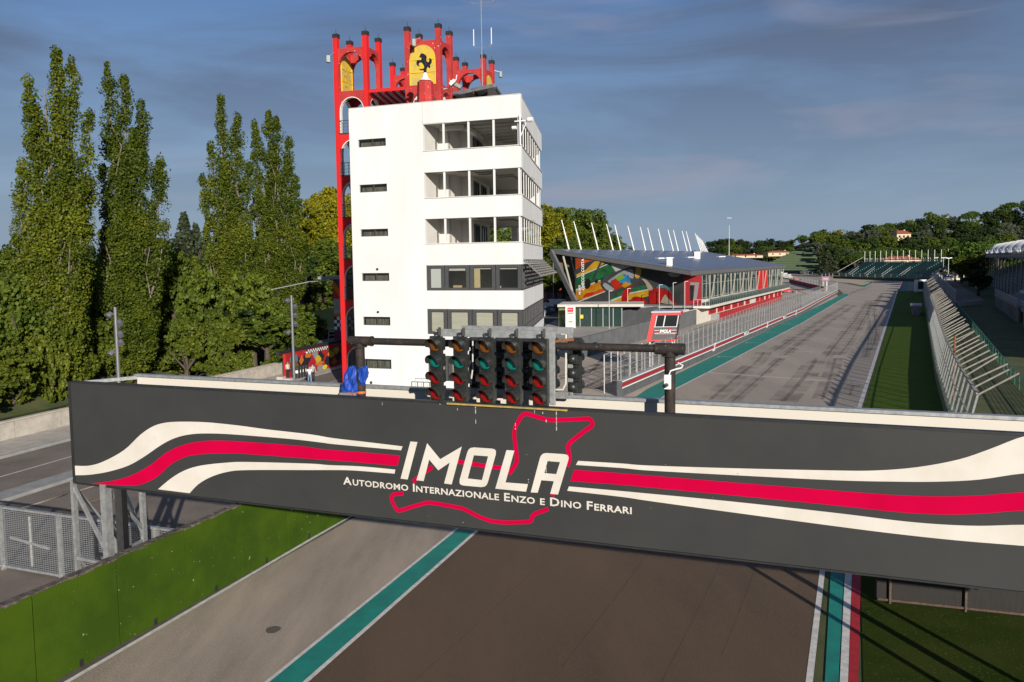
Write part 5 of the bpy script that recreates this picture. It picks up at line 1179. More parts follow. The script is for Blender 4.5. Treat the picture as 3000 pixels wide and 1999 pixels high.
# left end: leaning fascia frame, brown inner wall, slanted strut
tipL=FL; footL=V(muralB)-pd*1.0; footL.z=MZ
tl_=V(D(1614,733,149.5)); ft=V(D(1686,885,143.5))
q=MB(); q.bar(tl_-zv*.3,ft,.5,1.0); q.build('leaning_frame',M_fascia,mu)
q=MB(); P1=V(D(1625,745,152)); P2=V(D(1690,745,150)); P3=V(D(1690,885,146)); P4=V(D(1684,880,147)); q.prism([P1,P2,P3,P4],pd*.4); q.build('inner_wall',mat('brown_panel',(.16,.12,.07),.8,var=.3,vs=6),mu)
q=MB(); q.tube([V(D(1650,752,147)),V(D(1684,882,143.8))],.2,8); q.build('slanted_strut',M_strut,mu)
q=MB(); q.tube([V(D(1673,752,147)),V(D(1687,812,144.5))],.18,8); q.build('slanted_strut',M_dark,mu)
# pit side: glazed upper floor
LP=86.0
def PP(s,z_,o=0): p=C1+pd*s-pn*o; return Vector((p.x,p.y,z_))
q=MB(); q.hexa([PP(1.2,3.2,-.15),PP(LP,3.2,-.15),PP(LP,3.2,-.3),PP(1.2,3.2,-.3),PP(1.2,8.05,-.15),PP(LP,8.05,-.15),PP(LP,8.05,-.3),PP(1.2,8.05,-.3)]); gl=q.build('glazing',M_glg,mu)
q=MB(); q.hexa([PP(1.2,0,-3.9),PP(LP,0,-3.9),PP(LP,0,-4.1),PP(1.2,0,-4.1),PP(1.2,8,-3.9),PP(LP,8,-3.9),PP(LP,8,-4.1),PP(1.2,8,-4.1)]); q.build('inner_back_wall',mat('interior_dim',(.22,.21,.19),.9,col2=(.10,.10,.10),vs=.5),mu)
for k in range(30):
    s=1.4+k*2.9; q=MB(); q.bar(PP(s,3.2,-.1),PP(s,8.05,-.1),.12,.12,up=pd); q.build('mullion',M_steel,gl)
for zz in (4.2,6.6):
    q=MB(); q.bar(PP(1.3,zz,-.1),PP(LP,zz,-.1),.08,.10); q.build('transom',M_steel,gl)
wq=MB(); wq.hexa([PP(1.2,3.1,.0),PP(LP*.60,3.1,0),PP(LP*.60,3.1,-.14),PP(1.2,3.1,-.14),PP(1.2,3.95,0),PP(LP*.60,3.95,0),PP(LP*.60,3.95,-.14),PP(1.2,3.95,-.14)]); wq.build('parapet',M_concw,mu)
q=MB(); q.hexa([PP(LP*.60,3.2,.05),PP(LP*.75,3.2,.05),PP(LP*.75,3.2,-.1),PP(LP*.60,3.2,-.1),PP(LP*.60,8.0,.05),PP(LP*.75,8.0,.05),PP(LP*.75,8.0,-.1),PP(LP*.60,8.0,-.1)]); q.build('red_panel',M_redb,mu)
for k in range(10):
    s=6+k*8.6
    for e_ in (-2.2,2.2):
        q=MB(); q.bar(PP(s+e_*.2,3.6,.25),PP(s+e_*1.0,8.0,.5),.17,.17); q.build('slanted_strut',M_strut,mu)
# walkway with glass balustrade
WK=MB(); a0=V(G(2012,886,3.0)); a1=V(G(2037,902,3.0)); a2=V(G(2309,836,3.0)); 
dwk=(a2-a1).normalized(); b1=PP(0,3.0,0); b2=PP(LP,3.0,0)
ww=(a1-C1).dot(-pn); ww=max(1.8,min(ww,3.5)); s1=(a1-C1).dot(pd); s2=(a2-C1).dot(pd); print('walkway',ww,s1,s2)
s2=min(s2,LP+2)
WK.hexa([PP(-3.5,2.75,-.4),PP(-1,2.6,ww),PP(s2,2.75,ww),PP(s2,2.75,-.2),PP(-3.5,3.05,-.4),PP(-1,3.05,ww),PP(s2,3.05,ww),PP(s2,3.05,-.2)]); wk=WK.build('walkway',M_concw,mu)
q=MB(); q.hexa([PP(-1,3.1,ww-.05),PP(s2,3.1,ww-.05),PP(s2,3.1,ww-.08),PP(-1,3.1,ww-.08),PP(-1,4.1,ww-.05),PP(s2,4.1,ww-.05),PP(s2,4.1,ww-.08),PP(-1,4.1,ww-.08)]); q.build('balustrade_glass',M_glg,wk)
q=MB(); q.bar(PP(-1,4.15,ww-.06),PP(s2,4.15,ww-.06),.08,.06)
for k in range(61): s=-1+(s2+1)*k/60; q.bar(PP(s,3.05,ww-.06),PP(s,4.15,ww-.06),.06,.06,up=pd)
q.bar(PP(-3.4,4.15,-.3),PP(-1,4.15,ww-.06),.07); 
for k in range(5): p=PP(-3.4,3.05,-.3)+(PP(-1,3.05,ww-.06)-PP(-3.4,3.05,-.3))*k/4; q.bar(p,p+zv*1.1,.05)
q.build('balustrade_rail',M_steel,wk)
# lower white wall with red framed windows
q=MB(); q.hexa([PP(-2.6,0,.0),PP(LP,0,.0),PP(LP,0,-3.8),PP(-2.6,0,-3.8),PP(-2.6,2.7,.0),PP(LP,2.7,.0),PP(LP,2.7,-3.8),PP(-2.6,2.7,-3.8)]); lw=q.build('lower_wall',M_concw,mu)
c1=(C1.x,C1.y); c2=tuple((C1+pd*50)[:2])
for (x0,x1,ya,yb) in [(1527,1585,878,928),(1603,1648,858,905),(1660,1709,845,895),(1727,1770,828,882),(1780,1822,812,850),(1840,1872,797,835),(1927,1955,775,808),(1963,1995,765,798),(2010,2035,752,785),(2045,2072,743,775),(2087,2108,733,762),(2115,2140,725,755)]:
    sa=PL(c1,c2,1550+x0/2.904,890)[0]; sb=PL(c1,c2,1550+x1/2.904,890)[0]; za,zb=1.2,2.35
    q=MB()
    for s in (sa,sb): q.bar(PP(s,za,.06),PP(s,zb,.06),.16,.12,up=pd)
    q.bar(PP(sa,za,.06),PP(sb,za,.06),.12,.16); q.bar(PP(sa,zb,.06),PP(sb,zb,.06),.12,.16)
    w=q.build('window',M_redb,lw); q=MB(); q.hexa([PP(sa,za,.03),PP(sb,za,.03),PP(sb,za,.0),PP(sa,za,.0),PP(sa,zb,.03),PP(sb,zb,.03),PP(sb,zb,.0),PP(sa,zb,.0)]); q.build('pane',mat('red_curtain',(.30,.015,.02),.6,col2=(.12,.02,.02),vs=1.5),w)
# red barrier before the wall
r1=V(G(2108,937)); r2=V(G(2292,878))
q=MB(); q.hexa([r1,r2,r2+pn*.4,r1+pn*.4,r1+zv*1.15,r2+zv*1.15,r2+pn*.4+zv*1.15,r1+pn*.4+zv*1.15])
for k in range(40): p=r1+(r2-r1)*(k+.5)/40-pn*.03; q.bar(p,p+zv*1.16,.08,.08)
o=q.build('pit_barrier',M_redw,at=tuple(r1)); tag(o,'dark red ribbed barrier along the foot of the pit building','barrier')
r0=V(G(2093,939)); q=MB(); q.hexa([r0,r1-pd*.2,r1-pd*.2+pn*.6,r0+pn*.6,r0+zv*1.1,r1-pd*.2+zv*1.1,r1-pd*.2+pn*.6+zv*1.1,r0+pn*.6+zv*1.1]); o=q.build('concrete_block',M_concg,at=tuple(r0)); tag(o,'grey concrete block at the near end of the dark red barrier','block')
# pavilion
pv0=V(G(1637,957)); pv1=V(G(1823,957)); pz=3.0; ud=(pv1-pv0).normalized(); wd_=Vector((-ud.y,ud.x,0))
pv=thing('glass_pavilion','low glass pavilion with a flat white roof in front of the mural','pavilion',tuple((pv0+pv1)/2))
Lp=(pv1-pv0).length; zz1=PL(pv0[:2],pv1[:2],1700,899)[1]; 
q=MB(); e0=pv0-ud*.1-wd_*.8; e1=V(e0)+ud*(Lp+3.6); q.hexa([e0+zv*zz1,e1+zv*zz1,e1+wd_*9+zv*zz1,e0+wd_*9+zv*zz1,e0+zv*(zz1+.42),e1+zv*(zz1+.42),e1+wd_*9+zv*(zz1+.42),e0+wd_*9+zv*(zz1+.42)]); q.build('roof',M_concw,pv)
q=MB(); q.hexa([pv0+ud*1.9,pv1,pv1+wd_*.04,pv0+ud*1.9+wd_*.04,pv0+ud*1.9+zv*zz1,pv1+zv*zz1,pv1+wd_*.04+zv*zz1,pv0+ud*1.9+wd_*.04+zv*zz1]); q.hexa([pv1-ud*.02,pv1+ud*.02,pv1+wd_*7,pv1+wd_*7-ud*.04,pv1-ud*.02+zv*zz1,pv1+ud*.02+zv*zz1,pv1+wd_*7+zv*zz1,pv1+wd_*7-ud*.04+zv*zz1]); q.build('glass_wall',M_glg,pv)
q=MB(); a=pv0; b=pv0+ud*3.3; q.hexa([a,b,b+wd_*.2,a+wd_*.2,a+zv*zz1,b+zv*zz1,b+wd_*.2+zv*zz1,a+wd_*.2+zv*zz1]); gp_=q.build('green_panel',mat('olive_panel',(.13,.16,.055),.6,col2=(.24,.27,.12),vs=.7,lo=.45,hi=.5),pv)
for t in (.34,.52,.70,.86,.995,1.3):
    if t>1.1: continue
    q=MB(); p=pv0+ud*Lp*t-wd_*.04; q.bar(p,p+zv*zz1,.12,.12,up=ud); q.build('mullion',M_steel,pv)
q=MB(); a=pv0+wd_*6.8+ud*.3; b=pv1+wd_*6.8; q.hexa([a,b,b+wd_*.1,a+wd_*.1,a+zv*zz1,b+zv*zz1,b+wd_*.1+zv*zz1,a+wd_*.1+zv*zz1]); q.build('back_wall',mat('pav_back',(.06,.09,.08),.8,col2=(.22,.24,.05),vs=.25,lo=.5,hi=.62),pv)
random.seed(11)
for k in range(4):
    p=pv0+ud*(Lp*(.42+.15*k))+wd_*(2+random.random()*2); f=thing('shop_display','red clad display table %s'%(['nearest the sign totem','second from the sign totem','second from the glass corner','nearest the glass corner'][k]),'display',tuple(p))
    q=MB(); q.box(p+zv*.45,(1.3,.8,.9),rz=.2*k); q.build('table',M_redb,f); q=MB(); q.lathe(p+zv*.9,[(.2,0),(.26,.5),(.16,.75),(.09,.85),(.10,1.0)],10); q.build('bust',M_redw if k%2 else MW,f)
ys=pv0+ud*Lp*.36-wd_*.06; sgx,sgz=PL(pv0[:2],pv1[:2],1704,928); q=MB(); q.box(pv0+ud*sgx-wd_*.1+zv*sgz,(.55,.04,.6),rz=math.atan2(ud.y,ud.x)); o=q.build('yellow_notice',M_ypaint if False else mat('notice_yellow',(.72,.52,.02),.6),at=tuple(pv0+ud*sgx)); tag(o,'small square yellow notice on the pavilion glass','notice')
# sign totem
t0=V(G(1657,958)); t0=V(G(1657,961)); t1=V(G(1686,961)); tdd=(t1-t0); hz1=PL(t0[:2],t1[:2],1670,897)[1]
tt=thing('sign_totem','tall white sign totem with red headings beside the glass pavilion','sign',tuple((t0+t1)/2))
q=MB(); n=Vector((-tdd.y,tdd.x,0)).normalized(); q.hexa([t0,t1,t1+n*.25,t0+n*.25,t0+zv*hz1,t1+zv*hz1,t1+n*.25+zv*hz1,t0+n*.25+zv*hz1]); pnl=q.build('board',MW,tt)
def tq(x0,x1,y0,y1,m,nm,par=None):
    a=t0+tdd*x0-n*.02; b=t0+tdd*x1-n*.02; Q=MB(); Q.hexa([a+zv*hz1*y0,b+zv*hz1*y0,b+n*.01+zv*hz1*y0,a+n*.01+zv*hz1*y0,a+zv*hz1*y1,b+zv*hz1*y1,b+n*.01+zv*hz1*y1,a+n*.01+zv*hz1*y1]); return Q.build(nm,m,pnl)
tq(.2,.8,.73,.93,M_redb,'red_heading'); tq(.06,.94,.685,.70,M_redb,'red_line'); tq(.2,.8,.63,.665,M_redb,'red_line')
def ttx(body,x,y,w,nm,m):
    mb,wd=textmesh(body,lambda x,y,t:(x,y,t),1,0,bold=.01); k=w/wd[1]*tdd.length; M=MB(); M.add([t0+tdd*x-n*.035+tdd.normalized()*v[0]*k+zv*(hz1*y+v[1]*k) for v in mb.v],mb.f); M.build(nm,m,pnl,fix=False)
ttx('IMOLA',.27,.82,.46,'lettering',LM); GL=mat('lettering_grey',(.25,.25,.25),.6)
for k,s_ in enumerate(('PADDOCK','MUSEO','INGRESSO')): ttx(s_,.3,.50-k*.07,.42,'lettering',GL)
tq(.3,.72,.27,.31,mat('logo_green',(.05,.30,.08),.6),'green_band'); tq(.32,.75,.235,.26,M_yel2,'yellow_band')
# walls
def wall(name,label,A,B,h0,h1,th,m,cat='wall',base=0,joint=None):
    A=V(A,base);B=V(B,base); d=(B-A).normalized(); n=Vector((-d.y,d.x,0))*th; q=MB()
    q.hexa([A,B,B+n,A+n,A+zv*h0,B+zv*h1,B+n+zv*h1,A+n+zv*h0])
    if joint:
        k=joint
        while k<(B-A).length: q.bar(A+d*k+zv*.0-n*.03/th*1,A+d*k-n*.03/th+zv*(h0+(h1-h0)*k/(B-A).length),.03,.03); k+=joint
    o=q.build(name,m,at=tuple(A)); return tag(o,label,cat)
wall('grey_wall','long dark grey block wall running from the pit entry towards the museum corner',G(1683,1056),G(2044,950),2.3,2.45,.3,M_gwall)
wall('grey_wall','short dark grey wall beside the glass pavilion under the mural',G(1824,957),(27.5,134.2),2.6,3.3,.3,mat('grey_wall_dark',(.045,.048,.052),.8,var=.3,vs=.6),joint=2.9)
wall('grey_wall','grey retaining wall below the mural terrace',(27.5,134.0),tuple(PP(-.5,0,0)),3.2,3.2,.3,MATS['grey_wall_dark'])
# terrace in front of mural on its retaining wall
q=MB(); q.hexa([V(pv1,2.8)+ud*.2+wd_*4,PP(-3,2.8,0),PP(1,2.8,-.5),V(muralB,2.8),V(pv1,3.1)+ud*.2+wd_*4,PP(-3,3.1,0),PP(1,3.1,-.5),V(muralB,3.1)]); struct('museum_terrace',q,M_concg)
# railing bars on the wall, right of red cabin
q=MB(); A=V(G(1995,962)); B=V(G(2043,949)); 
for k in range(12): p=A+(B-A)*k/11; q.bar(p,p+zv*1.7,.07)
q.bar(A+zv*1.7,B+zv*1.7,.07); o=q.build('bar_railing',M_steel,at=tuple(A)); tag(o,'short grey bar railing before the corner of the pit building','railing')
# thin lamp poles
lp0=None
lps=[(1785,853,964,'first thin lamp pole from the sign totem'),(1839,846,951,'second thin lamp pole from the sign totem'),(1887,841,943,'third thin lamp pole from the sign totem'),(1931.5,835,938,'thin lamp pole left of the pair before the black end of the mural'),(1972,829,935,'thin lamp pole before the black end of the mural'),(2006,825,931,'thin lamp pole before the red corner bay')]
for i,(px,pt_,pb_,lb) in enumerate(lps):
    g0=V(G(px,pb_)) if i<3 else V(D(px,930,134.5-i*.6),0); zt=PL((g0.x,g0.y),(g0.x+1,g0.y),px,pt_)[1]
    t=thing('lamp_pole',lb,'lamp pole',tuple(g0),group='thin lamp poles before the mural'); q=MB(); q.tube([g0,g0+zv*zt],.055,7); q.build('pole',M_steel,t)
    q=MB(); q.bar(g0+zv*zt,g0+zv*zt+Vector((.55,0,.03)),.10,.06); q.build('lamp_head',M_steel,t)
# red cabin on stilts
cd=75.0; K=lambda x,y,d=cd: V(D(1550+x/2.904,600+y/2.904,d))
cb_=thing('marshal_cabin','red edged glass cabin on stilts lettered with the circuit name','cabin',tuple(V(D(1940,1010,cd+1),0)))
M_cab=mat('cabin_grey',(.045,.047,.05),.5); 
fr_=Vector((1,-.05,0)).normalized(); bk=Vector((.30,.95,0)).normalized()
tlp=K(1050,912); trp=K(1280,915); blp=K(1000,1160); brp=K(1238,1160)
z_t=(tlp.z+trp.z)/2; z_b=(blp.z+brp.z)/2; y0=cd
zg0=K(1100,1042).z; zg1=K(1100,942).z
P_=lambda x,z_,b=0.0,f=0.0: Vector((x,y0,z_))+bk*b
xl=lambda z_: blp.x+(tlp.x-blp.x)*(z_-z_b)/(z_t-z_b); xr=lambda z_: brp.x+(trp.x-brp.x)*(z_-z_b)/(z_t-z_b)
BD=2.6
def tz(x0,x1,za,zb,b0,b1,mb): mb.hexa([P_(x0(za),za,b0),P_(x1(za),za,b0),P_(x1(za),za,b1),P_(x0(za),za,b1),P_(x0(zb),zb,b0),P_(x1(zb),zb,b0),P_(x1(zb),zb,b1),P_(x0(zb),zb,b1)])
q=MB(); tz(xl,xr,z_b+.12,zg0,.05,BD,q); cl=q.build('lower_wall',M_cab,cb_)
q=MB(); tz(lambda z:xl(z)+.05,lambda z:xr(z)-.05,zg0,zg1,.08,BD-.05,q); q.build('glass',M_wgd,cb_)
q=MB(); tz(xl,lambda z:xl(z)+.42,z_b,z_t,-.08,.3,q); tz(lambda z:xl(z)+.42,xr,zg1,z_t-.05,-.08,.3,q); tz(lambda z:xl(z)+.42,lambda z:xr(z)+.02,z_b,z_b+.12,-.08,.3,q)
tz(lambda z:xr(z)-.02,lambda z:xr(z)+.10,z_b,z_b+.14,.3,BD,q); tz(lambda z:xr(z)-.02,lambda z:xr(z)+.12,zg1,z_t-.05,.3,BD,q); q.build('red_frame',mat('cabin_red',(.62,.008,.008),.45),cb_)
q=MB(); tz(lambda z:xl(z)-.1,lambda z:xr(z)+.1,z_t-.05,z_t+.08,-.15,BD+.1,q); q.build('roof',mat('cabin_roof',(.36,.42,.46),.5),cb_)
q=MB()
for xx in (.5,1.05,): tz(lambda z:xl(z)+xx-.04 if xx<.6 else (xl(z)+xr(z))/2-.05,lambda z:xl(z)+xx+.04 if xx<.6 else (xl(z)+xr(z))/2+.05,zg0,zg1,.0,.07,q)
tz(lambda z:xr(z)-.08,lambda z:xr(z),zg0,zg1,.0,.1,q); q.bar(P_(xl(zg0)+.42,zg0+.02,-.02),P_(xr(zg0),zg0+.02,-.02),.08,.06); q.build('window_frame',M_steel,cb_)
def cabfn(z_,off): 
    def fn(x,y,t): return P_(x,y,-off)
    return fn
c0=xl(zg0)+.45; c9=xr(zg0)-.03; zc=(zg0+z_b)/2+.12
q=MB()
for dz_,h_ in ((.26,.035),(-.0,.03)):
    for a,b in ((c0,c0+.45),(c9-.52,c9)): q.hexa([P_(a,zc+dz_-.05,.02),P_(b,zc+dz_-.05,.02),P_(b,zc+dz_-.05,.06),P_(a,zc+dz_-.05,.06),P_(a,zc+dz_+h_-.05,.02),P_(b,zc+dz_+h_-.05,.02),P_(b,zc+dz_+h_-.05,.06),P_(a,zc+dz_+h_-.05,.06)])
q.build('white_stripe',LM,cl)
q=MB()
for a,b in ((c0,c0+.45),(c9-.52,c9)): q.hexa([P_(a,zc+.03,.02),P_(b,zc+.03,.02),P_(b,zc+.03,.06),P_(a,zc+.03,.06),P_(a,zc+.15,.02),P_(b,zc+.15,.02),P_(b,zc+.15,.06),P_(a,zc+.15,.06)])
q.build('red_stripe',M_bred,cl)
mb,wd=textmesh('IMOLA',lambda x,y,t:(x,y,t),1,0,bold=.03); k=(c9-c0-1.05)/wd[1]; M=MB(); M.add([P_(c0+.5+v[0]*k+v[1]*k*.25,zc-.02+v[1]*k*1.3,.015) for v in mb.v],mb.f); M.build('lettering',LM,cl,fix=False)
mb,wd=textmesh('AUTODROMO INTERNAZIONALE ENZO E DINO FERRARI',lambda x,y,t:(x,y,t),1,0,bold=.02); k=(c9-c0-.25)/wd[1]; M=MB(); M.add([P_(c0+.1+v[0]*k,zc-.13+v[1]*k,.015) for v in mb.v],mb.f); M.build('lettering',LM,cl,fix=False)
q=MB(); pts_=[(.45,.45),(.62,.40),(.72,.48),(.58,.30),(.52,.30),(.50,.10)]; stroke([(c0+(c9-c0)*x+.25,zc+y) for x,y in pts_],.04,lambda x,y,t:P_(x,y,.03 if t else .05),q); stroke([(c0+(c9-c0)*x,zc+y) for x,y in [(.3,-.25),(.4,-.22),(.6,-.3),(.75,-.24)]],.04,lambda x,y,t:P_(x,y,.03 if t else .05),q); q.build('circuit_outline',M_bred,cl)
for x_ in (xl(z_b)+.25,xr(z_b)-.25):
    for b_ in (.35,BD-.3): q=MB(); p=P_(x_,0,b_); q.bar(Vector((p.x,p.y,0)),Vector((p.x,p.y,z_b+.12)),.14,.14); q.build('stilt',M_steel,cb_)

# ================================================================== PIT WALL
M_pitw=mat('pit_wall_grey',(.10,.105,.11),.7,col2=(.07,.075,.08),vs=1.2,detail=8)
PWb=[V(G(1823,1163)),V(G(2350,922)),V(G(2400,892)),V(G(2455,861))]
PWb=[Vector((p.x,p.y,0)) for p in PWb]
pw=thing('pit_wall','long dark grey pit wall with red and white band and wire fence on top','pit wall',tuple(PWb[0]))
def along(P,off,z0,z1,th,mb):
    A=offset([tuple(p) for p in P],off); B=offset([tuple(p) for p in P],off-th)
    for i in range(len(P)-1):
        a,b,c,d=A[i],A[i+1],B[i+1],B[i]; mb.hexa([(a[0],a[1],z0),(b[0],b[1],z0),(c[0],c[1],z0),(d[0],d[1],z0),(a[0],a[1],z1),(b[0],b[1],z1),(c[0],c[1],z1),(d[0],d[1],z1)])
q=MB(); along(PWb,0,0,1.28,.45,q); pwb=q.build('wall',M_pitw,pw)
q=MB(); along(PWb,.012,1.16,1.24,.02,q); along(PWb,.012,.66,.74,.02,q); q.build('white_stripe',LM,pwb)
q=MB(); along(PWb,.012,.82,1.08,.02,q); q.build('red_stripe',mat('pit_red',(.30,.010,.02),.6),pwb)
q=MB(); along(PWb,.03,1.28,1.33,.5,q); q.build('capping',M_steel,pwb)
# lettered plates on the wall
L0=0
dpw=(PWb[1]-PWb[0]).normalized(); npw=Vector((dpw.y,-dpw.x,0))
for i,px in enumerate((2085,2178,2243,2292,2328)):
    s,_=PL(PWb[0][:2],PWb[1][:2],px,1000); base=PWb[0]+dpw*s+npw*.03
    w_=2.2 if i%2==0 else 3.6
    if i%2==1:
        q=MB(); q.hexa([base+zv*.62,base+dpw*w_+zv*.62,base+dpw*w_+npw*.01+zv*.62,base+npw*.01+zv*.62,base+zv*1.27,base+dpw*w_+zv*1.27,base+dpw*w_+npw*.01+zv*1.27,base+npw*.01+zv*1.27]); pl_=q.build('name_plate',M_pitw,pwb)
        mb,wd=textmesh('IMOLA',lambda x,y,t:(x,y,t),1,0,bold=.03); k=w_*.9/wd[1]; M=MB(); M.add([base+dpw*(.15+v[0]*k)+npw*.02+zv*(.66+v[1]*k*.75) for v in mb.v],mb.f); M.build('lettering',LM,pl_,fix=False)
    else:
        q=MB(); stroke([(x*w_,.5+y*.8) for x,y in [(.1,.1),(.5,.2),(.45,.9),(.75,1.0),(.8,.75),(.6,.65),(.62,.1),(.3,.0),(.1,.1)]],.09,lambda x,y,t:base+dpw*x+npw*(.02 if t else 0)+zv*y,q); q.build('circuit_outline',LM,pwb)
# fence on the pit wall
M_net=meshmat('net_wire',(.25,.26,.26),9,9,.10)
def fencing(root,P,z0,z1,step,off,lean=0,pw_=.07,m=M_net,rail=True,nm='fence_post',mm=M_steel,limit=100):
    A=[Vector(p) for p in offset([tuple(p) for p in P],off)]
    q=MB()
    for i in range(len(A)-1): q.face([V(A[i],z0),V(A[i+1],z0),V(A[i+1],z1),V(A[i],z1)])
    o=q.build('netting',m,root,fix=False); o.data.uv_layers.new(name='UVMap'); uv=o.data.uv_layers['UVMap'].data
    li=0; acc=0
    for i in range(len(A)-1):
        l=(A[i+1]-A[i]).length
        for (u_,v_) in ((acc,0),(acc+l,0),(acc+l,z1-z0),(acc,z1-z0)): uv[li].uv=(u_,v_); li+=1
        acc+=l
    ps=walk(A,step); 
    for (p,d) in ps[:limit]: q=MB(); q.bar(V(p,z0-.0),V(p,z1),pw_,pw_,up=d); q.build(nm,mm,root)
    if rail:
        q=MB()
        for i in range(len(A)-1): q.bar(V(A[i],z1),V(A[i+1],z1),.05,.05); q.bar(V(A[i],(z0+z1)/2),V(A[i+1],(z0+z1)/2),.035,.035)
        q.build('top_rail',mm,root)
fencing(pw,PWb,1.33,3.45,2.0,-.1)
# stepped end cage and second row of posts behind
q=MB(); e=PWb[0]; n2=-npw
for k in range(7): p=e+dpw*(1+k*1.6)+n2*1.9; q.bar(p,p+zv*3.2,.07)
for zz in (1.2,2.2,3.2): q.bar(e+dpw*1+n2*1.9+zv*zz,e+dpw*10.6+n2*1.9+zv*zz,.05); q.bar(e+dpw*1+n2*1.9+zv*zz,e+n2*.1+zv*(zz),.05)
o=q.build('timing_stand_railing',M_steel,at=tuple(e)); tag(o,'grey tube railing of the timing stands at the near end of the pit wall','railing')
fw=[V(G(1990,1080)),V(G(2330,905)),V(G(2440,862))]; fw=[Vector((p.x-3.5,p.y,0)) for p in fw]
ft_=thing('pit_fence','second light grey fence standing behind the pit wall','fence',tuple(fw[0])); fencing(ft_,fw,0,2.4,3.0,0,pw_=.06)
# red wall, small white cabin, cars
def R5v(x,y,z=0): return V(R5(x,y,z))
A=R5v(190,885); B=R5v(510,968); rb2=MB(); d=(B-A).normalized(); n=Vector((-d.y,d.x,0))*.4; rb2.hexa([A,B,B+n,A+n,A+zv*1.5,B+zv*1.5,B+n+zv*1.5,A+n+zv*1.5])
for k in range(30): p=A+(B-A)*(k+.5)/30-n*.1; rb2.bar(p,p+zv*1.5,.12,.12)
o=rb2.build('red_wall',M_redw,at=tuple(A)); tag(o,'far dark red wall separating pit exit from the track','wall')
ft2=thing('red_wall_fence','light fence above the far dark red wall','fence',tuple(A)); fencing(ft2,[A,B],1.5,3.3,4,0)
p=R5v(520,962); wc=thing('marshal_cabin','small white cabin on a post at the far end of the pit wall','cabin',tuple(p))
dz0=p.y; k=lambda x,y: V(D(2250+x/3.0747,540+y/3.0747,dz0))
a=k(484,872);b=k(553,872);t_=k(484,812).z
q=MB(); q.hexa([V(a,a.z+2.2),V(b,a.z+2.2),V(b,a.z+2.2)+Vector((1,2.5,0)),V(a,a.z+2.2)+Vector((1,2.5,0)),V(a,t_),V(b,t_),V(b,t_)+Vector((1,2.5,0)),V(a,t_)+Vector((1,2.5,0))]); wcb=q.build('box',MW,wc)
q=MB(); q.hexa([V(a,a.z),V(b,a.z),V(b,a.z)+Vector((1,2.5,0)),V(a,a.z)+Vector((1,2.5,0)),V(a,a.z+2.15),V(b,a.z+2.15),V(b,a.z+2.15)+Vector((1,2.5,0)),V(a,a.z+2.15)+Vector((1,2.5,0))]); q.build('lower_wall',mat('plum',(.22,.12,.17),.6),wc)
mb,wd=textmesh('IMOLA',lambda x,y,t:(x,y,t),1,0,bold=.02); kk=(b.x-a.x)*.6/wd[1]; M=MB(); M.add([Vector((a.x+(b.x-a.x)*.2+v[0]*kk,a.y-.05,a.z+.5+v[1]*kk)) for v in mb.v],mb.f); M.build('lettering',LM,wcb,fix=False)
for e in (.08,.54):
    q=MB(); x0=a.x+(b.x-a.x)*e; x1=x0+(b.x-a.x)*.38; z0=a.z+3.1; z1=t_-.7; q.hexa([(x0,a.y-.06,z0),(x1,a.y-.06,z0),(x1,a.y+.02,z0),(x0,a.y+.02,z0),(x0,a.y-.06,z1),(x1,a.y-.06,z1),(x1,a.y+.02,z1),(x0,a.y+.02,z1)]); q.build('window',M_wgd,wcb)
for e in (.25,.75): q=MB(); x0=a.x+(b.x-a.x)*e; q.bar((x0,a.y+.6,0),(x0,a.y+.6,a.z+.1),.25); q.build('post',M_steel,wc)
def racecar(c,L_,rz,label):
    t=thing('racing_car',label,'racing car',tuple(c)); R=Matrix.Rotation(rz,3,'Z'); T=lambda x,y,z_: V(c,0)+R@Vector((x*L_,y*L_,0))+zv*z_*L_
    M_rc=mat('racing_red',(.62,.012,.012),.3)
    q=MB(); sec=[(-.48,.06,.10,.16),(-.30,.09,.10,.22),(-.10,.15,.06,.20),(.05,.13,.06,.17),(.22,.07,.06,.12),(.46,.04,.06,.08)]
    for i,(x,w,z0,z1) in enumerate(sec): q.v+=[tuple(T(x,-w,z0)),tuple(T(x,w,z0)),tuple(T(x,w*.7,z1)),tuple(T(x,-w*.7,z1))]
    for i in range(len(sec)-1):
        for j in range(4): q.f.append((i*4+j,i*4+(j+1)%4,(i+1)*4+(j+1)%4,(i+1)*4+j)); q.m.append(0)
    q.f+=[(3,2,1,0),(20,21,22,23)]; q.m+=[0,0]; q.build('body',M_rc,t)
    for x in (-.36,.30):
        for y in (-.19,.19): q=MB(); q.lathe(T(x,y-.03,.08),[(.075*L_,0),(.08*L_,.02*L_),(.075*L_,.07*L_)],14,ax=R@Vector((0,1,0))); q.build('wheel',M_blk,t)
    q=MB(); q.box(T(-.47,0,.24),(.10*L_,.30*L_,.03*L_),rz=rz); q.box(T(-.47,-.15,.18),(.12*L_,.02*L_,.14*L_),rz=rz); q.box(T(-.47,.15,.18),(.12*L_,.02*L_,.14*L_),rz=rz); q.build('rear_wing',M_rc,t)
    q=MB(); q.box(T(.48,0,.05),(.08*L_,.40*L_,.02*L_),rz=rz); q.build('front_wing',MW,t)
racecar(R5v(190,978),4.3,-.1,'red single seater racing car parked at the end of the pit building'); racecar(R5v(270,866),4.3,.3,'farther red racing car beyond the dark red wall')
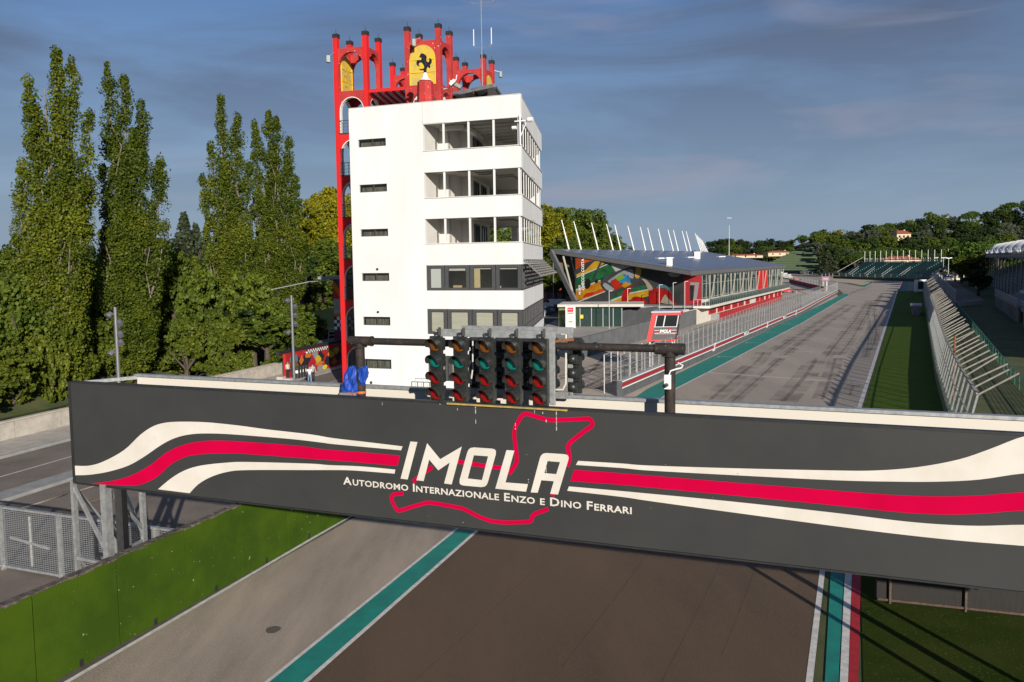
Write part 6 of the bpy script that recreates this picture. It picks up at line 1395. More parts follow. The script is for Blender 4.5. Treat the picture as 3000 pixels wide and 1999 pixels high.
# ================================================================== FOLIAGE
def leafmat(name,c1,c2,tr=.35,hue=None):
    m=bpy.data.materials.new(name); m.use_nodes=True; n=m.node_tree; n.nodes.clear()
    o=n.nodes.new('ShaderNodeOutputMaterial'); g=n.nodes.new('ShaderNodeNewGeometry'); r=n.nodes.new('ShaderNodeValToRGB')
    r.color_ramp.elements[0].color=(*c1,1); r.color_ramp.elements[1].color=(*c2,1)
    e=r.color_ramp.elements.new(.6); e.color=(*[a*.6+b*.4 for a,b in zip(c1,c2)],1)
    oi=n.nodes.new('ShaderNodeObjectInfo'); ns=n.nodes.new('ShaderNodeTexNoise'); ns.inputs['Scale'].default_value=.35; ns.inputs['Detail'].default_value=2
    tcx=n.nodes.new('ShaderNodeTexCoord'); n.links.new(tcx.outputs['Object'],ns.inputs['Vector'])
    ad=n.nodes.new('ShaderNodeMath'); ad.operation='MULTIPLY_ADD'; n.links.new(g.outputs['Random Per Island'],ad.inputs[0]); ad.inputs[1].default_value=.45
    a2=n.nodes.new('ShaderNodeMath'); a2.operation='MULTIPLY_ADD'; n.links.new(ns.outputs['Fac'],a2.inputs[0]); a2.inputs[1].default_value=1.1; a2.inputs[2].default_value=-.28
    a3=n.nodes.new('ShaderNodeMath'); a3.operation='MULTIPLY_ADD'; n.links.new(oi.outputs['Random'],a3.inputs[0]); a3.inputs[1].default_value=.25; n.links.new(a2.outputs[0],a3.inputs[2])
    n.links.new(a3.outputs[0],ad.inputs[2]); n.links.new(ad.outputs[0],r.inputs[0])
    d=n.nodes.new('ShaderNodeBsdfPrincipled'); d.inputs['Roughness'].default_value=.55; d.inputs['Specular IOR Level'].default_value=.22
    t=n.nodes.new('ShaderNodeBsdfTranslucent'); x=n.nodes.new('ShaderNodeMixShader'); x.inputs[0].default_value=tr
    n.links.new(r.outputs[0],d.inputs['Base Color']); n.links.new(r.outputs[0],t.inputs[0]); n.links.new(d.outputs[0],x.inputs[1]); n.links.new(t.outputs[0],x.inputs[2]); n.links.new(x.outputs[0],o.inputs[0])
    MATS[name]=m; return m
LF_pop=leafmat('leaf_poplar',(.020,.050,.005),(.18,.205,.016),.32)
LF_yel=leafmat('leaf_yellow_green',(.09,.13,.008),(.38,.32,.015),.38)
LF_dk=leafmat('leaf_dark',(.014,.032,.009),(.05,.08,.016),.22)
LF_md=leafmat('leaf_mid',(.040,.080,.010),(.16,.20,.022),.3)
LF_pine=leafmat('leaf_pine',(.035,.080,.010),(.10,.16,.018),.2)
LF_gry=leafmat('leaf_greyish',(.055,.075,.045),(.14,.16,.10),.2)
LF_bush=leafmat('leaf_bush',(.045,.080,.008),(.18,.20,.02),.3)
LF_con=leafmat('leaf_conifer',(.030,.045,.022),(.075,.09,.045),.15)
M_bark=mat('bark',(.22,.19,.15),.9,col2=(.12,.10,.08),vs=3,stretch=((4,4,.6),0),bump=.5,bs=15)
M_barkd=mat('bark_dark',(.09,.07,.05),.9,col2=(.05,.04,.03),vs=3)
def leafmesh(name,centers,radii,per,size,rng,sq=(1,1,1),up=.0):
    centers=np.asarray(centers,float); radii=np.asarray(radii,float); n=len(centers)*per
    c=np.repeat(centers,per,0); r=np.repeat(radii,per)
    v=rng.normal(size=(n,3)); v/=np.linalg.norm(v,axis=1)[:,None]; rad=r*rng.uniform(.25,1,n)**.5
    p=c+v*rad[:,None]*np.array(sq)
    nr=v*.8+rng.normal(size=(n,3))*.7+np.array([0,0,up]); nr/=np.linalg.norm(nr,axis=1)[:,None]
    t=np.cross(nr,rng.normal(size=(n,3))); t/=np.linalg.norm(t,axis=1)[:,None]; b=np.cross(nr,t)
    s=size*rng.uniform(.6,1.25,n)[:,None]
    q=np.stack([p-t*s*.5,p+b*s*.42,p+t*s*.5,p-b*s*.42],1).reshape(-1,3)
    me=bpy.data.meshes.new(name); me.vertices.add(len(q)); me.vertices.foreach_set('co',q.ravel())
    me.loops.add(len(q)); me.loops.foreach_set('vertex_index',np.arange(len(q),dtype=np.int32))
    me.polygons.add(n); me.polygons.foreach_set('loop_start',np.arange(0,len(q),4,dtype=np.int32)); me.polygons.foreach_set('loop_total',np.full(n,4,dtype=np.int32))
    me.update(calc_edges=True); return me
def mktree(name,label,cat,crown_me,m,trunk_mb,mbark,loc=(0,0,0),group=None):
    t=bpy.data.objects.new(name,None); COL.objects.link(t); t.location=loc; ORG[t.name]=(0,0,0); tag(t,label,cat,group)
    if not crown_me.materials: crown_me.materials.append(m)
    c=bpy.data.objects.new('crown',crown_me); COL.objects.link(c); c.parent=t
    k=trunk_mb.build('trunk',mbark,smooth=True); k.parent=t
    return t
def poplar(seed,Hh,plumes,base_r):
    rng=np.random.default_rng(seed); C_=[];R_=[]; tb=MB()
    tb.tube([(0,0,-1),(0,0,Hh*.3),(.1,0,Hh*.62),(0,.1,Hh*.9)],[.55,.42,.22,.05],8)
    for (x,y,z0,z1,rm,lean) in plumes:
        rm=rm*.80; nn=int((z1-z0)*rm*3.7)
        pts=[(x*.15,y*.15,z0-1),(x*.7,y*.7,z0+(z1-z0)*.3),(x+lean*.6,y,z0+(z1-z0)*.65),(x+lean,y,z1-.6)]
        tb.tube(pts,[.22,.16,.10,.03],6)
        for k in range(2):
            h=rng.uniform(.1,.7); bx=x*.7+lean*h+rng.uniform(-.4,.4); by=y+rng.uniform(-.4,.4)-.2; zz=z0+(z1-z0)*h
            tb.tube([(bx,by,zz-1.5),(bx+rng.uniform(-.8,.8)*rm,by-.05*rm,zz+1.6),(bx+rng.uniform(-.5,.5)*rm,by-.1*rm,zz+4.2)],[.08,.06,.03],5)
        for k in range(nn):
            t=rng.uniform(0,1)**.95; zz_=z0+(z1-z0)*t; prof=min(1,(1-t)*5.0)**.5*min(1,.62+t*2.2)*(1.05-.30*t)*(.84+.42*math.sin(zz_*1.25+x*3)*math.sin(zz_*.53+y+x))
            a=rng.uniform(0,2*math.pi); rr=rm*prof*math.sqrt(rng.uniform(.15,1))
            zz=z0+(z1-z0)*t
            C_.append((x*(.75+.25*t)+lean*t+rr*math.cos(a),y+rr*math.sin(a)*.9,zz+rng.uniform(-.2,.5))); R_.append(rng.uniform(.5,1.05)*(1 if t<.93 else .7))
    me=leafmesh('poplar_crown',C_,R_,66,.27,rng,sq=(.85,.85,1.2),up=.15)
    return me,tb
pl_specs=[   # base px, distance, label, plume tops (px, py, radius)
 (165,81,'tall poplar at the far left with a forked top',[(159,160,1.25),(204,166,1.15),(88,236,1.1),(252,318,1.3),(120,330,1.7),(190,360,2.0),(255,548,1.2),(75,480,1.3),(230,560,2.0),(140,620,2.6),(60,700,1.8)]),
 (372,89,'tall full poplar second from the far left beside a leaning shoot',[(325,192,1.3),(368,230,1.5),(425,306,1.4),(338,380,1.8),(400,400,2.2),(462,472,1.4),(292,490,1.2),(380,600,2.8),(440,620,2.2),(488,642,1.0),(310,690,1.8)]),
 (672,105,'open poplar with pale bare limbs standing left of the tower',[(646,292,1.5),(700,345,1.7),(616,430,1.1),(587,515,1.0),(735,482,1.6),(660,470,1.5),(690,620,2.4),(610,680,1.6),(730,660,1.8),(575,760,1.4)]),
 (812,115,'rounded poplar closest to the red tower',[(786,335,1.7),(815,350,1.5),(748,366,1.2),(850,408,1.5),(792,430,2.2),(868,528,1.8),(760,560,1.8),(830,640,2.6),(895,700,1.6),(770,760,2.0)]),
]
for i,(px,d,lab,tops) in enumerate(pl_specs):
    bx_=D(px,900,d)[0]; pls=[]
    for (tx,ty,rm) in tops:
        P=D(tx,ty,d); xo=P[0]-bx_; pls.append((xo*.50,((tx*7)%5-2)*.35,max(.5,(P[2]+1)*(.10 if ty<400 else .04)),P[2]+1.0,rm,xo*.50))
    me,tb=poplar(100+i,max(p[3] for p in pls),pls,1)
    t=mktree('poplar_tree',lab,'tree',me,LF_pop,tb,M_bark,(bx_,d,-1.0),'poplars on the river bank')
# small slim poplar far left
me,tb=poplar(140,20,[(0,0,1,20,1.3,0),(.7,.3,1,12,1.3,.2)],1)
tp_=D(57,572,118); t=mktree('poplar_tree','slim dark poplar at the extreme left behind the forked one','tree',me,LF_pop,tb,M_bark,(tp_[0],118,-.5),'poplars on the river bank'); t.scale=((tp_[2]+.5)/20.6,)*3
# generic round crown
def roundtree(seed,h,w,tr=.25,per=26,ncl=260,size=.5,shape='round'):
    rng=np.random.default_rng(seed); C_=[];R_=[]; tb=MB(); tb.tube([(0,0,-2),(0,0,h*.35),(.2,0,h*.7)],[w*.05,w*.035,w*.012],7)
    for k in range(5):
        a=rng.uniform(0,6.28); tb.tube([(0,0,h*tr),(w*.16*math.cos(a),w*.16*math.sin(a),h*(tr+.2)),(w*.30*math.cos(a),w*.30*math.sin(a),h*(tr+.42))],[w*.022,w*.016,w*.006],5)
    if shape=='umbrella':
        for k in range(ncl):
            a=rng.uniform(0,6.28); r=w*.5*math.sqrt(rng.uniform(0,1)); z=h*.99-(r/(w*.5))**2.4*h*.22-rng.uniform(0,1)*h*.12
            C_.append((r*math.cos(a),r*math.sin(a),z)); R_.append(w*.055)
    elif shape=='cone':
        for k in range(ncl):
            t=rng.uniform(0,1)**1.4; lv=math.floor(t*11)/11; r=w*.5*(1-t)**.85*rng.uniform(.25,1)**.5*(1-.35*abs((t*11)%1-.3)); a=rng.uniform(0,6.28)
            C_.append((r*math.cos(a),r*math.sin(a),h*(.10+.88*t)-r*.12)); R_.append(w*.05+.1*w*(1-t)*.3)
    else:
        lob=[(rng.uniform(-.28,.28)*w,rng.uniform(-.28,.28)*w,h*rng.uniform(tr+.18,.86),w*rng.uniform(.16,.30)) for _ in range(9)]+[(0,0,h*.82,w*.24),(0,0,h*.55,w*.36)]
        for k in range(ncl):
            l=lob[rng.integers(len(lob))]; v=rng.normal(size=3); v/=np.linalg.norm(v); q=l[3]*rng.uniform(.55,1.0)
            C_.append((l[0]+v[0]*q,l[1]+v[1]*q,min(h*.985,l[2]+v[2]*q*(h/w)*.75))); R_.append(w*rng.uniform(.04,.08))
    return leafmesh('tree_crown',C_,R_,per,size,rng,up=.2),tb
proto={}
def gettree(kind,seed):
    key=(kind,seed)
    if key not in proto:
        sp={'broad':(12,11,LF_md,dict(size=.55)),'dark':(13,10,LF_dk,dict(size=.55)),'umbrella':(12,12,LF_pine,dict(size=.45,shape='umbrella',ncl=240)),'cone':(15,8,LF_con,dict(size=.5,shape='cone',ncl=240)),'grey':(12,9,LF_gry,dict(size=.5)),'yellow':(14,10,LF_yel,dict(size=.5,ncl=330)),
            'tallbroad':(24,13,LF_md,dict(size=.5,ncl=620,per=34)),'tallyellow':(24,12,LF_yel,dict(size=.5,ncl=620,per=34)),'bush':(4,5,LF_bush,dict(size=.28,tr=.0,ncl=170,per=30))}[kind]
        me,tb=roundtree(seed,sp[0],sp[1],**sp[3]); me.materials.append(sp[2])
        tm=tb.build('trunk',M_barkd if kind!='tallyellow' else M_bark,smooth=True); tme=tm.data; bpy.data.objects.remove(tm)
        proto[key]=(me,tme,sp[0],sp[1])
    return proto[key]
def addtree(kind,seed,x,y,zb,h,w,name,label,group=None,rz=0,cat='tree'):
    me,tme,h0,w0=gettree(kind,seed)
    t=bpy.data.objects.new(name,None); COL.objects.link(t); tag(t,label,cat,group); t.location=(x,y,zb); t.rotation_euler=(0,0,rz); t.scale=(w/w0,w/w0,h/h0); ORG[t.name]=(0,0,0)
    for nm,mm in (('crown',me),('trunk',tme)):
        c=bpy.data.objects.new(nm,mm); COL.objects.link(c); c.parent=t
    return t
rnd=random.Random(7)
# wood behind the poplars (far left background) and bushes on the bank
for i,(px,yt,d,kind,w,lab) in enumerate([
  (-60,720,150,'dark',16,'dark tree filling the left edge behind the slim poplar'),(30,735,140,'tallbroad',14,'broad tree at the left edge below the slim poplar'),(130,760,135,'dark',15,'dark tree between the slim and the forked poplar'),
  (470,700,135,'tallbroad',14,'broad green tree right of the second poplar'),(538,622,150,'cone',11,'grey green fir with drooping boughs between the two poplar pairs'),(572,655,160,'cone',10,'second smaller fir just right of the drooping fir'),
  (250,720,140,'dark',15,'dark tree behind the gap of the two left poplars'),(610,760,140,'dark',14,'dark tree low between the fir and the open poplar'),(720,700,150,'tallbroad',14,'broad tree behind the gap of the two right poplars'),
  (905,590,150,'tallyellow',12,'yellow green tree left of the yellow topped one by the tower'),(952,553,158,'tallyellow',12,'tall yellow tipped tree just left of the red tower'),(1010,560,168,'tallyellow',11,'yellow green tree partly hidden by the red tower'),(935,700,140,'tallbroad',12,'dark green tree under the yellow tipped trees'),(985,720,150,'tallbroad',13,'green tree directly behind the red arcade'),(880,740,140,'dark',12,'dark tree behind the rounded poplar')]):
    top=D(px,yt,d); zb=-.5; addtree(kind,i%3,top[0],d,zb,top[2]-zb,w,'background_tree' if kind!='cone' else 'fir_tree',lab,rz=i)
for i,(px,yt,d) in enumerate([(1600,600,205),(1640,612,212),(1672,606,220),(1706,618,226),(1740,636,232),(1768,660,238),(1788,690,244),(1800,715,250),(1650,690,200),(1625,760,194)]):
    top=D(px,yt,d); addtree('tallbroad' if i not in(0,) else 'tallyellow',i%3,top[0],d,0,top[2],15 if i<8 else 13,'roadside_tree','green tree in the row between the white tower and the museum, number %s from the tower'%['one','two','three','four','five','six','seven','eight','nine','ten'][i] if False else ['tree with yellowish crown directly right of the white tower','second tree crown right of the white tower','tall tree behind the first leaning mast','tree behind the second leaning mast','tree behind the third leaning mast','tree left of the fourth leaning mast','tree behind the fourth leaning mast','last low tree of the row behind the leaning masts','lower tree behind the parked cars','low tree between the white tower and the parked van'][i],rz=i*1.3,group='trees between tower and museum')
# trees seen through the tower's rear opening
for i,(x,y) in enumerate(((-3,112),(-12,122),(-7,106))): addtree('tallbroad',i,x,y,0,17,12,'background_tree','tree standing behind the white tower, %s'%['nearest to it','farther to the right','farther to the left'][i],rz=i)
# bank bushes, shore plants
bl=['along the waterline','half in shade','under the poplars']
nb=0
for k in range(46):
    b=34+k*2.3+rnd.uniform(-.8,.8); a=-66.5-rnd.random()*3.5-(2 if k%2 else 0)
    p=ab(a,b,-2.0 if k%2==0 else -.6); h=rnd.uniform(3.2,5.6)*(1.25 if k%3==0 else 1)
    addtree('bush',k%3,p[0],p[1],p[2],h,rnd.uniform(5,7.5),'bank_bush','leafy green bush on the far river bank under the poplars',group='bushes on the far river bank',rz=k*.9,cat='bush')
for k in range(17):
    b=66+k*2.2; p=ab(-47.5-rnd.random()*2.5,b,-2.4); addtree('bush',k%3,p[0],p[1],p[2],rnd.uniform(3.4,4.6),rnd.uniform(4,5.5),'bank_bush','green bush behind the concrete parapet by the people',group='bushes behind the parapet',rz=k,cat='bush')
for k in range(9):
    b=18+k*3.6; p=ab(-66-rnd.random()*2,b,-2.2); addtree('bush',k%3,p[0],p[1],p[2],rnd.uniform(2.5,4.5),rnd.uniform(5,7),'bank_bush','leafy green bush on the far river bank under the poplars',group='bushes on the far river bank',rz=k*.7,cat='bush')
for k in range(12):
    px=20+k*62; d=96+k*4.6; q_=D(px,900+rnd.uniform(-40,30),d); addtree('tallbroad',k%3,q_[0],d,-.8,q_[2]+.8,11,'bank_tree','lower broad tree in the green mass behind the poplars',group='lower trees behind the poplars',rz=k)
# ------------------------------------------------------------------ wooded hills on the right
SIL=[(1960,741),(2060,733),(2080,708),(2104,699),(2140,696),(2200,707),(2256,700),(2300,706),(2348,695),(2396,676),(2458,668),(2500,688),(2530,657),(2575,660),(2624,649),(2680,640),(2715,622),(2777,634),(2829,622),(2900,618),(2950,602),(2991,588),(3060,582),(3200,590)]
def ysil(px):
    for (a,ya),(b,yb) in zip(SIL[:-1],SIL[1:]):
        if a<=px<=b: return ya+(yb-ya)*(px-a)/(b-a)
    return SIL[0][1] if px<SIL[0][0] else SIL[-1][1]
hill_rows=[(660,0),(635,.13),(605,.30),(570,.47),(540,.62),(510,.78),(480,.95)]
def hillz(px,d,f):
    y=ysil(px); yy=y+(772-y)*f; return D(px,yy,d)
grid=[]; pxs=list(range(2380,3260,40))
hm=MB()
for (d,f) in hill_rows+[(455,1.25)]:
    for px in pxs: 
        P=hillz(px,d,f); hm.v.append((P[0],P[1],max(-.1,P[2]-14) if d>455 else -.1))
for i in range(len(hill_rows)):
    for j in range(len(pxs)-1):
        a=i*len(pxs)+j; hm.f.append((a,a+1,a+len(pxs)+1,a+len(pxs))); hm.m.append(0)
struct('wooded_hillside',hm,mat('hill_soil',(.022,.035,.012),.95,var=.4,vs=.08,detail=8))
kinds=['broad','dark','broad','grey','dark','umbrella','broad','cone','dark']
hl={'broad':'rounded green tree on the wooded hill to the right','dark':'dark evergreen oak on the wooded hill to the right','grey':'greyish leaved tree on the wooded hill to the right','umbrella':'flat topped umbrella pine on the wooded hill to the right','cone':'pointed conifer on the wooded hill to the right','yellow':'yellowing tree on the wooded hill to the right'}
for r_,(d,f) in enumerate(hill_rows):
    px=2385+r_*9
    while px<3130:
        k=rnd.choice(kinds if r_ else ['broad','dark','dark','umbrella','broad','grey'])
        if 2385<px<2480 and r_==0: k='yellow' if rnd.random()<.6 else 'broad'
        P=hillz(px,d,f); hgt=rnd.uniform(12,17)*(1.0 if k!='umbrella' else 1.1)
        w=rnd.uniform(12.5,18) if k!='cone' else 9
        skip=(r_>=5 and px<2440)
        if r_==0 and k=='grey': pass
        if not skip: addtree(k,rnd.randrange(3),P[0]+rnd.uniform(-1,1),P[1]+rnd.uniform(-8,8),P[2]-hgt+rnd.uniform(-1.5,.6),hgt,w,'hill_tree',hl[k],group=k+' trees on the wooded hill',rz=rnd.random()*6)
        px+=rnd.uniform(25,35)
# distant ridge behind museum
hm=MB(); pxs2=list(range(1960,2460,30)); rows2=[(980,0,0),(930,.4,0),(880,.8,0),(820,1.2,0)]
for (d,f,_) in rows2:
    for px in pxs2:
        y=ysil(px); P=D(px,y+(752-y)*f,d); hm.v.append((P[0],P[1],max(-.1,P[2]-9)))
for i in range(3):
    for j in range(len(pxs2)-1):
        a=i*len(pxs2)+j; hm.f.append((a,a+1,a+len(pxs2)+1,a+len(pxs2))); hm.m.append(0)
struct('distant_ridge',hm,MATS['hill_soil'])
for (d,f,_) in rows2[:3]:
    px=1975
    while px<2420:
        y=ysil(px); P=D(px,y+(752-y)*f,d); k=rnd.choice(['dark','broad','dark','umbrella']); hgt=rnd.uniform(12,17)
        addtree(k,rnd.randrange(3),P[0],P[1]+rnd.uniform(-10,10),P[2]-hgt+rnd.uniform(-1,1),hgt,rnd.uniform(14,19),'ridge_tree','distant dark tree on the ridge beyond the pit building',group='trees on the distant ridge',rz=rnd.random()*6)
        px+=rnd.uniform(18,26)
# terraced green slope
def R5d(x,y,d): return Vector(D(2250+x/3.0747,540+y/3.0747,d))
ts=MB(); nR,nC=16,14
top=[R5d(330+ (560-330)*t,556-6*t,690) for t in [k/nC for k in range(nC+1)]]
bot=[R5d(-120+(700+120)*t,775+0*t,540) for t in [k/nC for k in range(nC+1)]]
prev=None; rows=[]
for i in range(nR+1):
    f=i/nR; rows.append([bot[j].lerp(top[j],f) for j in range(nC+1)])
for i in range(nR):
    for j in range(nC):
        a,b=rows[i][j],rows[i][j+1]; c,d=rows[i+1][j+1],rows[i+1][j]; up=Vector((0,0,(d.z-a.z)*.62))
        ts.cur=0 if True else 1; ts.face([a,b,b+up,a+up]); ts.cur=1; ts.face([a+up,b+up,c,d])
struct('terraced_slope',ts,[mat('terrace_riser',(.07,.10,.05),.9,var=.2,vs=.1),mat('terrace_tread',(.045,.085,.022),.9,col2=(.07,.12,.03),vs=.08)],fix=False)
# cedar beside the terraces and umbrella pines
for i,(px,yt,d,kind,h,w,lab) in enumerate([(2440,716,470,'dark',16,16,'spreading dark cedar right of the terraced slope'),(2425,735,455,'cone',14,15,'low spreading cedar at the foot of the terraced slope'),
   (2505,744,450,'umbrella',9,11,'small umbrella pine behind the left end of the green grandstand'),(2560,735,455,'umbrella',12,20,'broad umbrella pine behind the green grandstand'),(2630,727,462,'umbrella',13,24,'wide umbrella pine above the red roofed villa'),(2590,725,470,'umbrella',13,16,'umbrella pine between the two broad pines behind the grandstand'),
   (2862,710,300,'umbrella',17,20,'large bright umbrella pine left of the white tents'),(2820,722,320,'broad',14,15,'bushy green tree under the bright umbrella pine'),(2845,745,280,'broad',11,16,'green tree beside the parked dark car'),(2925,706,330,'umbrella',17,22,'flat umbrella pine crown behind the white tents'),
   (2770,742,380,'broad',11,14,'round green tree behind the three lamp posts'),(2740,748,420,'dark',10,14,'dark shrubbery right of the green grandstand'),(2800,760,340,'dark',10,12,'dark bush behind the lamp posts'),(2868,790,215,'dark',6.5,9,'brownish hedge beside the car park')]):
    top=D(px,yt,d); addtree(kind,i%3,top[0],d,top[2]-h,h,w,'pine_tree' if kind=='umbrella' else 'garden_tree',lab,rz=i)
# villas with tiled roofs
def villa(px,y0,y1,w,d,label,zb=None,wallc=(.60,.48,.33)):
    a=Vector(D(px,y1,d)); t=Vector(D(px,y0,d)); h=t.z-a.z; v=thing('villa',label,'house',tuple(a)); 
    q=MB(); q.box(a+zv*(h*.2),(w,9,h*.9)); q.build('wall',mat('villa_wall',wallc,.9,var=.1),v)
    q=MB(); e=a+zv*h*.62; q.add([e+Vector(p) for p in ((-w*.58,-5.5,0),(w*.58,-5.5,0),(w*.58,5.5,0),(-w*.58,5.5,0),(-w*.25,0,h*.40),(w*.25,0,h*.40))],[(0,1,5,4),(1,2,5),(2,3,4,5),(3,0,4),(3,2,1,0)]); q.build('roof',mat('tiles',(.36,.10,.05),.85,col2=(.24,.07,.04),vs=1.0),v)
    for k in range(3): q=MB(); q.box(a+Vector((-w*.3+k*w*.3,-4.55,h*.25)),(1.2,.12,1.4)); q.build('window',M_wgd,v)
    q=MB(); q.box(a+Vector((w*.3,1,h*.95)),(1,1,1.6)); q.build('chimney',MATS['villa_wall'],v)
villa(2638,676,700,9,520,'villa with orange tiled roof half hidden on the wooded hill'); villa(2632,752,775,20,440,'villa with orange tiled roof behind the green grandstand')
villa(2280,735,748,22,760,'distant house with red roof left of the terraced slope'); villa(2180,745,754,30,700,'low white flat building behind the pit building roof',wallc=(.7,.7,.68))
# radio mast
p=D(2136,742,420); an=thing('radio_mast','distant lattice radio mast rising behind the museum roof','mast',(p[0],p[1],0)); q=MB(); q.tube([(p[0],p[1],0),(p[0],p[1],D(2136,660,420)[2])],[.22,.08],5); q.build('pole',M_steel,an); q=MB(); q.bar((p[0]-1.2,p[1],D(0,668,420)[2]),(p[0]+1.2,p[1],D(0,668,420)[2]),.15); q.build('antenna_bar',M_steel,an)
# ------------------------------------------------------------------ green grandstand
g0=V(G(2442,814)); g1=V(G(2712,822)); gd=(g1-g0).normalized(); gn=Vector((-gd.y,gd.x,0)); Lg=(g1-g0).length; print('stand',g0,g1,Lg)
gs=thing('green_grandstand','long open grandstand with green seat rows under the wooded hill','grandstand',tuple(g0))
M_gs=mat('seat_green',(.035,.16,.12),.6,col2=(.06,.21,.16),vs=.4); NRW=13; ztop=8.6
q=MB()
for r_ in range(NRW):
    z0=1.2+r_*(ztop-1.2)/NRW; o=r_*1.15; inset=(NRW-r_)*.0; A=g0+gn*(3+o); B=g1+gn*(3+o)
    q.hexa([V(A,0),V(B,0),V(B,0)+gn*1.15,V(A,0)+gn*1.15,V(A,z0),V(B,z0),V(B,z0)+gn*1.15,V(A,z0)+gn*1.15])
st=q.build('tiers',mat('tier_conc',(.16,.17,.15),.9,var=.3,vs=.3),gs)
for r_ in range(NRW):
    z0=1.2+r_*(ztop-1.2)/NRW; q=MB(); k=0
    segs=6; 
    for sgm in range(segs):
        a=Lg*(sgm/segs)+.8; b=Lg*((sgm+1)/segs)-.8; A=g0+gd*a+gn*(3.5+r_*1.15); B=g0+gd*b+gn*(3.5+r_*1.15)
        q.hexa([V(A,z0+.05),V(B,z0+.05),V(B,z0+.05)+gn*.4,V(A,z0+.05)+gn*.4,V(A,z0+.42),V(B,z0+.42),V(B,z0+.42)+gn*.4,V(A,z0+.42)+gn*.4])
    q.build('seat_row',M_gs,st)
q=MB(); q.hexa([V(g1,0)+gn*2,V(g1,0)+gd*1.2+gn*2,V(g1,0)+gd*1.2+gn*18.5,V(g1,0)+gn*18.5,V(g1,1.8)+gn*2,V(g1,1.8)+gd*1.2+gn*2,V(g1,ztop+1.2)+gd*1.2+gn*18.5,V(g1,ztop+1.2)+gn*18.5]); q.build('end_wall',M_concw,gs)
for k in range(17):
    P=g0+gd*(Lg*(.0+k/16.0))+gn*18.3; q=MB(); q.bar(V(P,6),V(P,13.9),.17); q.build('net_pole',M_steel,gs)
q=MB(); q.bar(V(g0,9.4)+gn*18.3,V(g1,9.4)+gn*18.3,.15)
for k in range(60): P=g0+gd*(Lg*k/59)+gn*18.2; q.bar(V(P,8.4),V(P,10.2),.10)
q.build('back_railing',M_steel,gs)
for k in range(5):
    q=MB(); P=g0+gd*(Lg*(.12+.19*k)); q.bar(V(P,2.2)+gn*3,V(P,6)+gn*9,.12); q.bar(V(P,1)+gn*3,V(P,5)+gn*9,.12); q.build('stair_rail',M_steel,gs)
q=MB(); q.bar(V(g1,3)+gd*1.3+gn*2,V(g1,ztop+2.4)+gd*1.3+gn*18,.15); q.bar(V(g0,3)-gd*.2+gn*2,V(g0,ztop+2.4)-gd*.2+gn*18,.15); q.build('end_rail',M_steel,gs)
gf=thing('trackside_fence','fine grey fence along the foot of the green grandstand','fence',tuple(g0-gn*2)); fencing(gf,[V(R5(120,770+15)),g0-gn*2,g1-gn*2],0,2.6,6,0,pw_=.12,limit=60)
q=MB(); A=V(G(2442,816)); B=V(G(2690,826)); q.bar(A+zv*.6,B+zv*.6,.5,1.2); o=q.build('tyre_barrier',mat('barrier_green',(.02,.06,.03),.8),at=tuple(A)); tag(o,'dark green barrier at the edge of the gravel trap','barrier')
for k,(x,y,t,lb) in enumerate([(1513,835,662,'farthest of the three tall lamp posts by the access road'),(1575,912,664,'middle one of the three tall lamp posts by the access road'),(1618,992,668,'nearest of the three tall lamp posts, with a small blue sign')]):
    p=V(R5(x,y)); h=PL((p.x,p.y),(p.x+1,p.y),2250+x/3.0747,540+t/3.0747)[1]; L_=thing('street_lamp',lb,'street lamp',tuple(p),group='lamp posts by the access road'); q=MB(); q.tube([p,p+zv*h],[.12,.07],7); q.build('pole',M_steel,L_)
    for sg in (-1,1): q=MB(); q.bar(p+zv*h,p+zv*(h+.15)+Vector((sg*.9,0,0)),.34,.22); q.build('lamp_head',MW,L_)
    if k==2: q=MB(); q.box(p+zv*(h*.50),(2.2,.1,.35)); q.build('sign_panel',mat('sign_blue',(.03,.15,.5),.5),L_)
# ------------------------------------------------------------------ debris fence on the right
DF=[Vector(p) for p in ((23.6,41.5,0),(28.6,52.0,0),(37.2,69.5,0),(44.5,83.9,0),(70.5,135,0),(99.5,192,0),(124,240,0))]
df=thing('debris_fence','tall grey catch fence on a low wall with slanted arms, along the right grass verge','fence',tuple(DF[0]))
q=MB(); along(DF,.45,0,.95,.45,q); q.build('base_wall',mat('base_wall',(.20,.21,.16),.9,col2=(.10,.14,.07),vs=.7,detail=8),df)
M_cnet=meshmat('catch_net',(.42,.41,.38),16,16,.17,metal=.1)
def leanfence(root,P,z0,z1,off,lean,m):
    A=[Vector(p) for p in offset([tuple(p) for p in P],off)]; B=[Vector(p) for p in offset([tuple(p) for p in P],off+lean)]
    q=MB()
    for i in range(len(A)-1): q.face([V(A[i],z0),V(A[i+1],z0),V(B[i+1],z1),V(B[i],z1)])
    o=q.build('netting',m,root,fix=False); o.data.uv_layers.new(name='UVMap'); uv=o.data.uv_layers['UVMap'].data; li=0; acc=0
    for i in range(len(A)-1):
        l=(A[i+1]-A[i]).length
        for (u_,v_) in ((acc,0),(acc+l,0),(acc+l,z1-z0),(acc,z1-z0)): uv[li].uv=(u_,v_); li+=1
        acc+=l
    return A,B
A_,B_=leanfence(df,DF,.95,3.55,.2,.55,M_cnet)
lens_=sum((b-a).length for a,b in zip(DF[:-1],DF[1:])); npost=0
for (p,d) in walk(DF,2.5):
    if npost>=90: break
    npost+=1; r_=Vector((d.y,-d.x,0)); a=p+r_*.2; b=p+r_*.75+zv*3.55; q=MB(); q.bar(a+zv*.9,b,.11,.10); q.build('post',M_galv,df)
    q=MB(); q.bar(b,b+r_*(1.75+.12*math.sin(npost*2.7))+zv*(1.15+.08*math.sin(npost*1.9)),.11,.09); q.build('slanted_arm',M_conc if False else mat('arm_pale',(.26,.24,.21),.7,var=.3,vs=3),df)
q=MB()
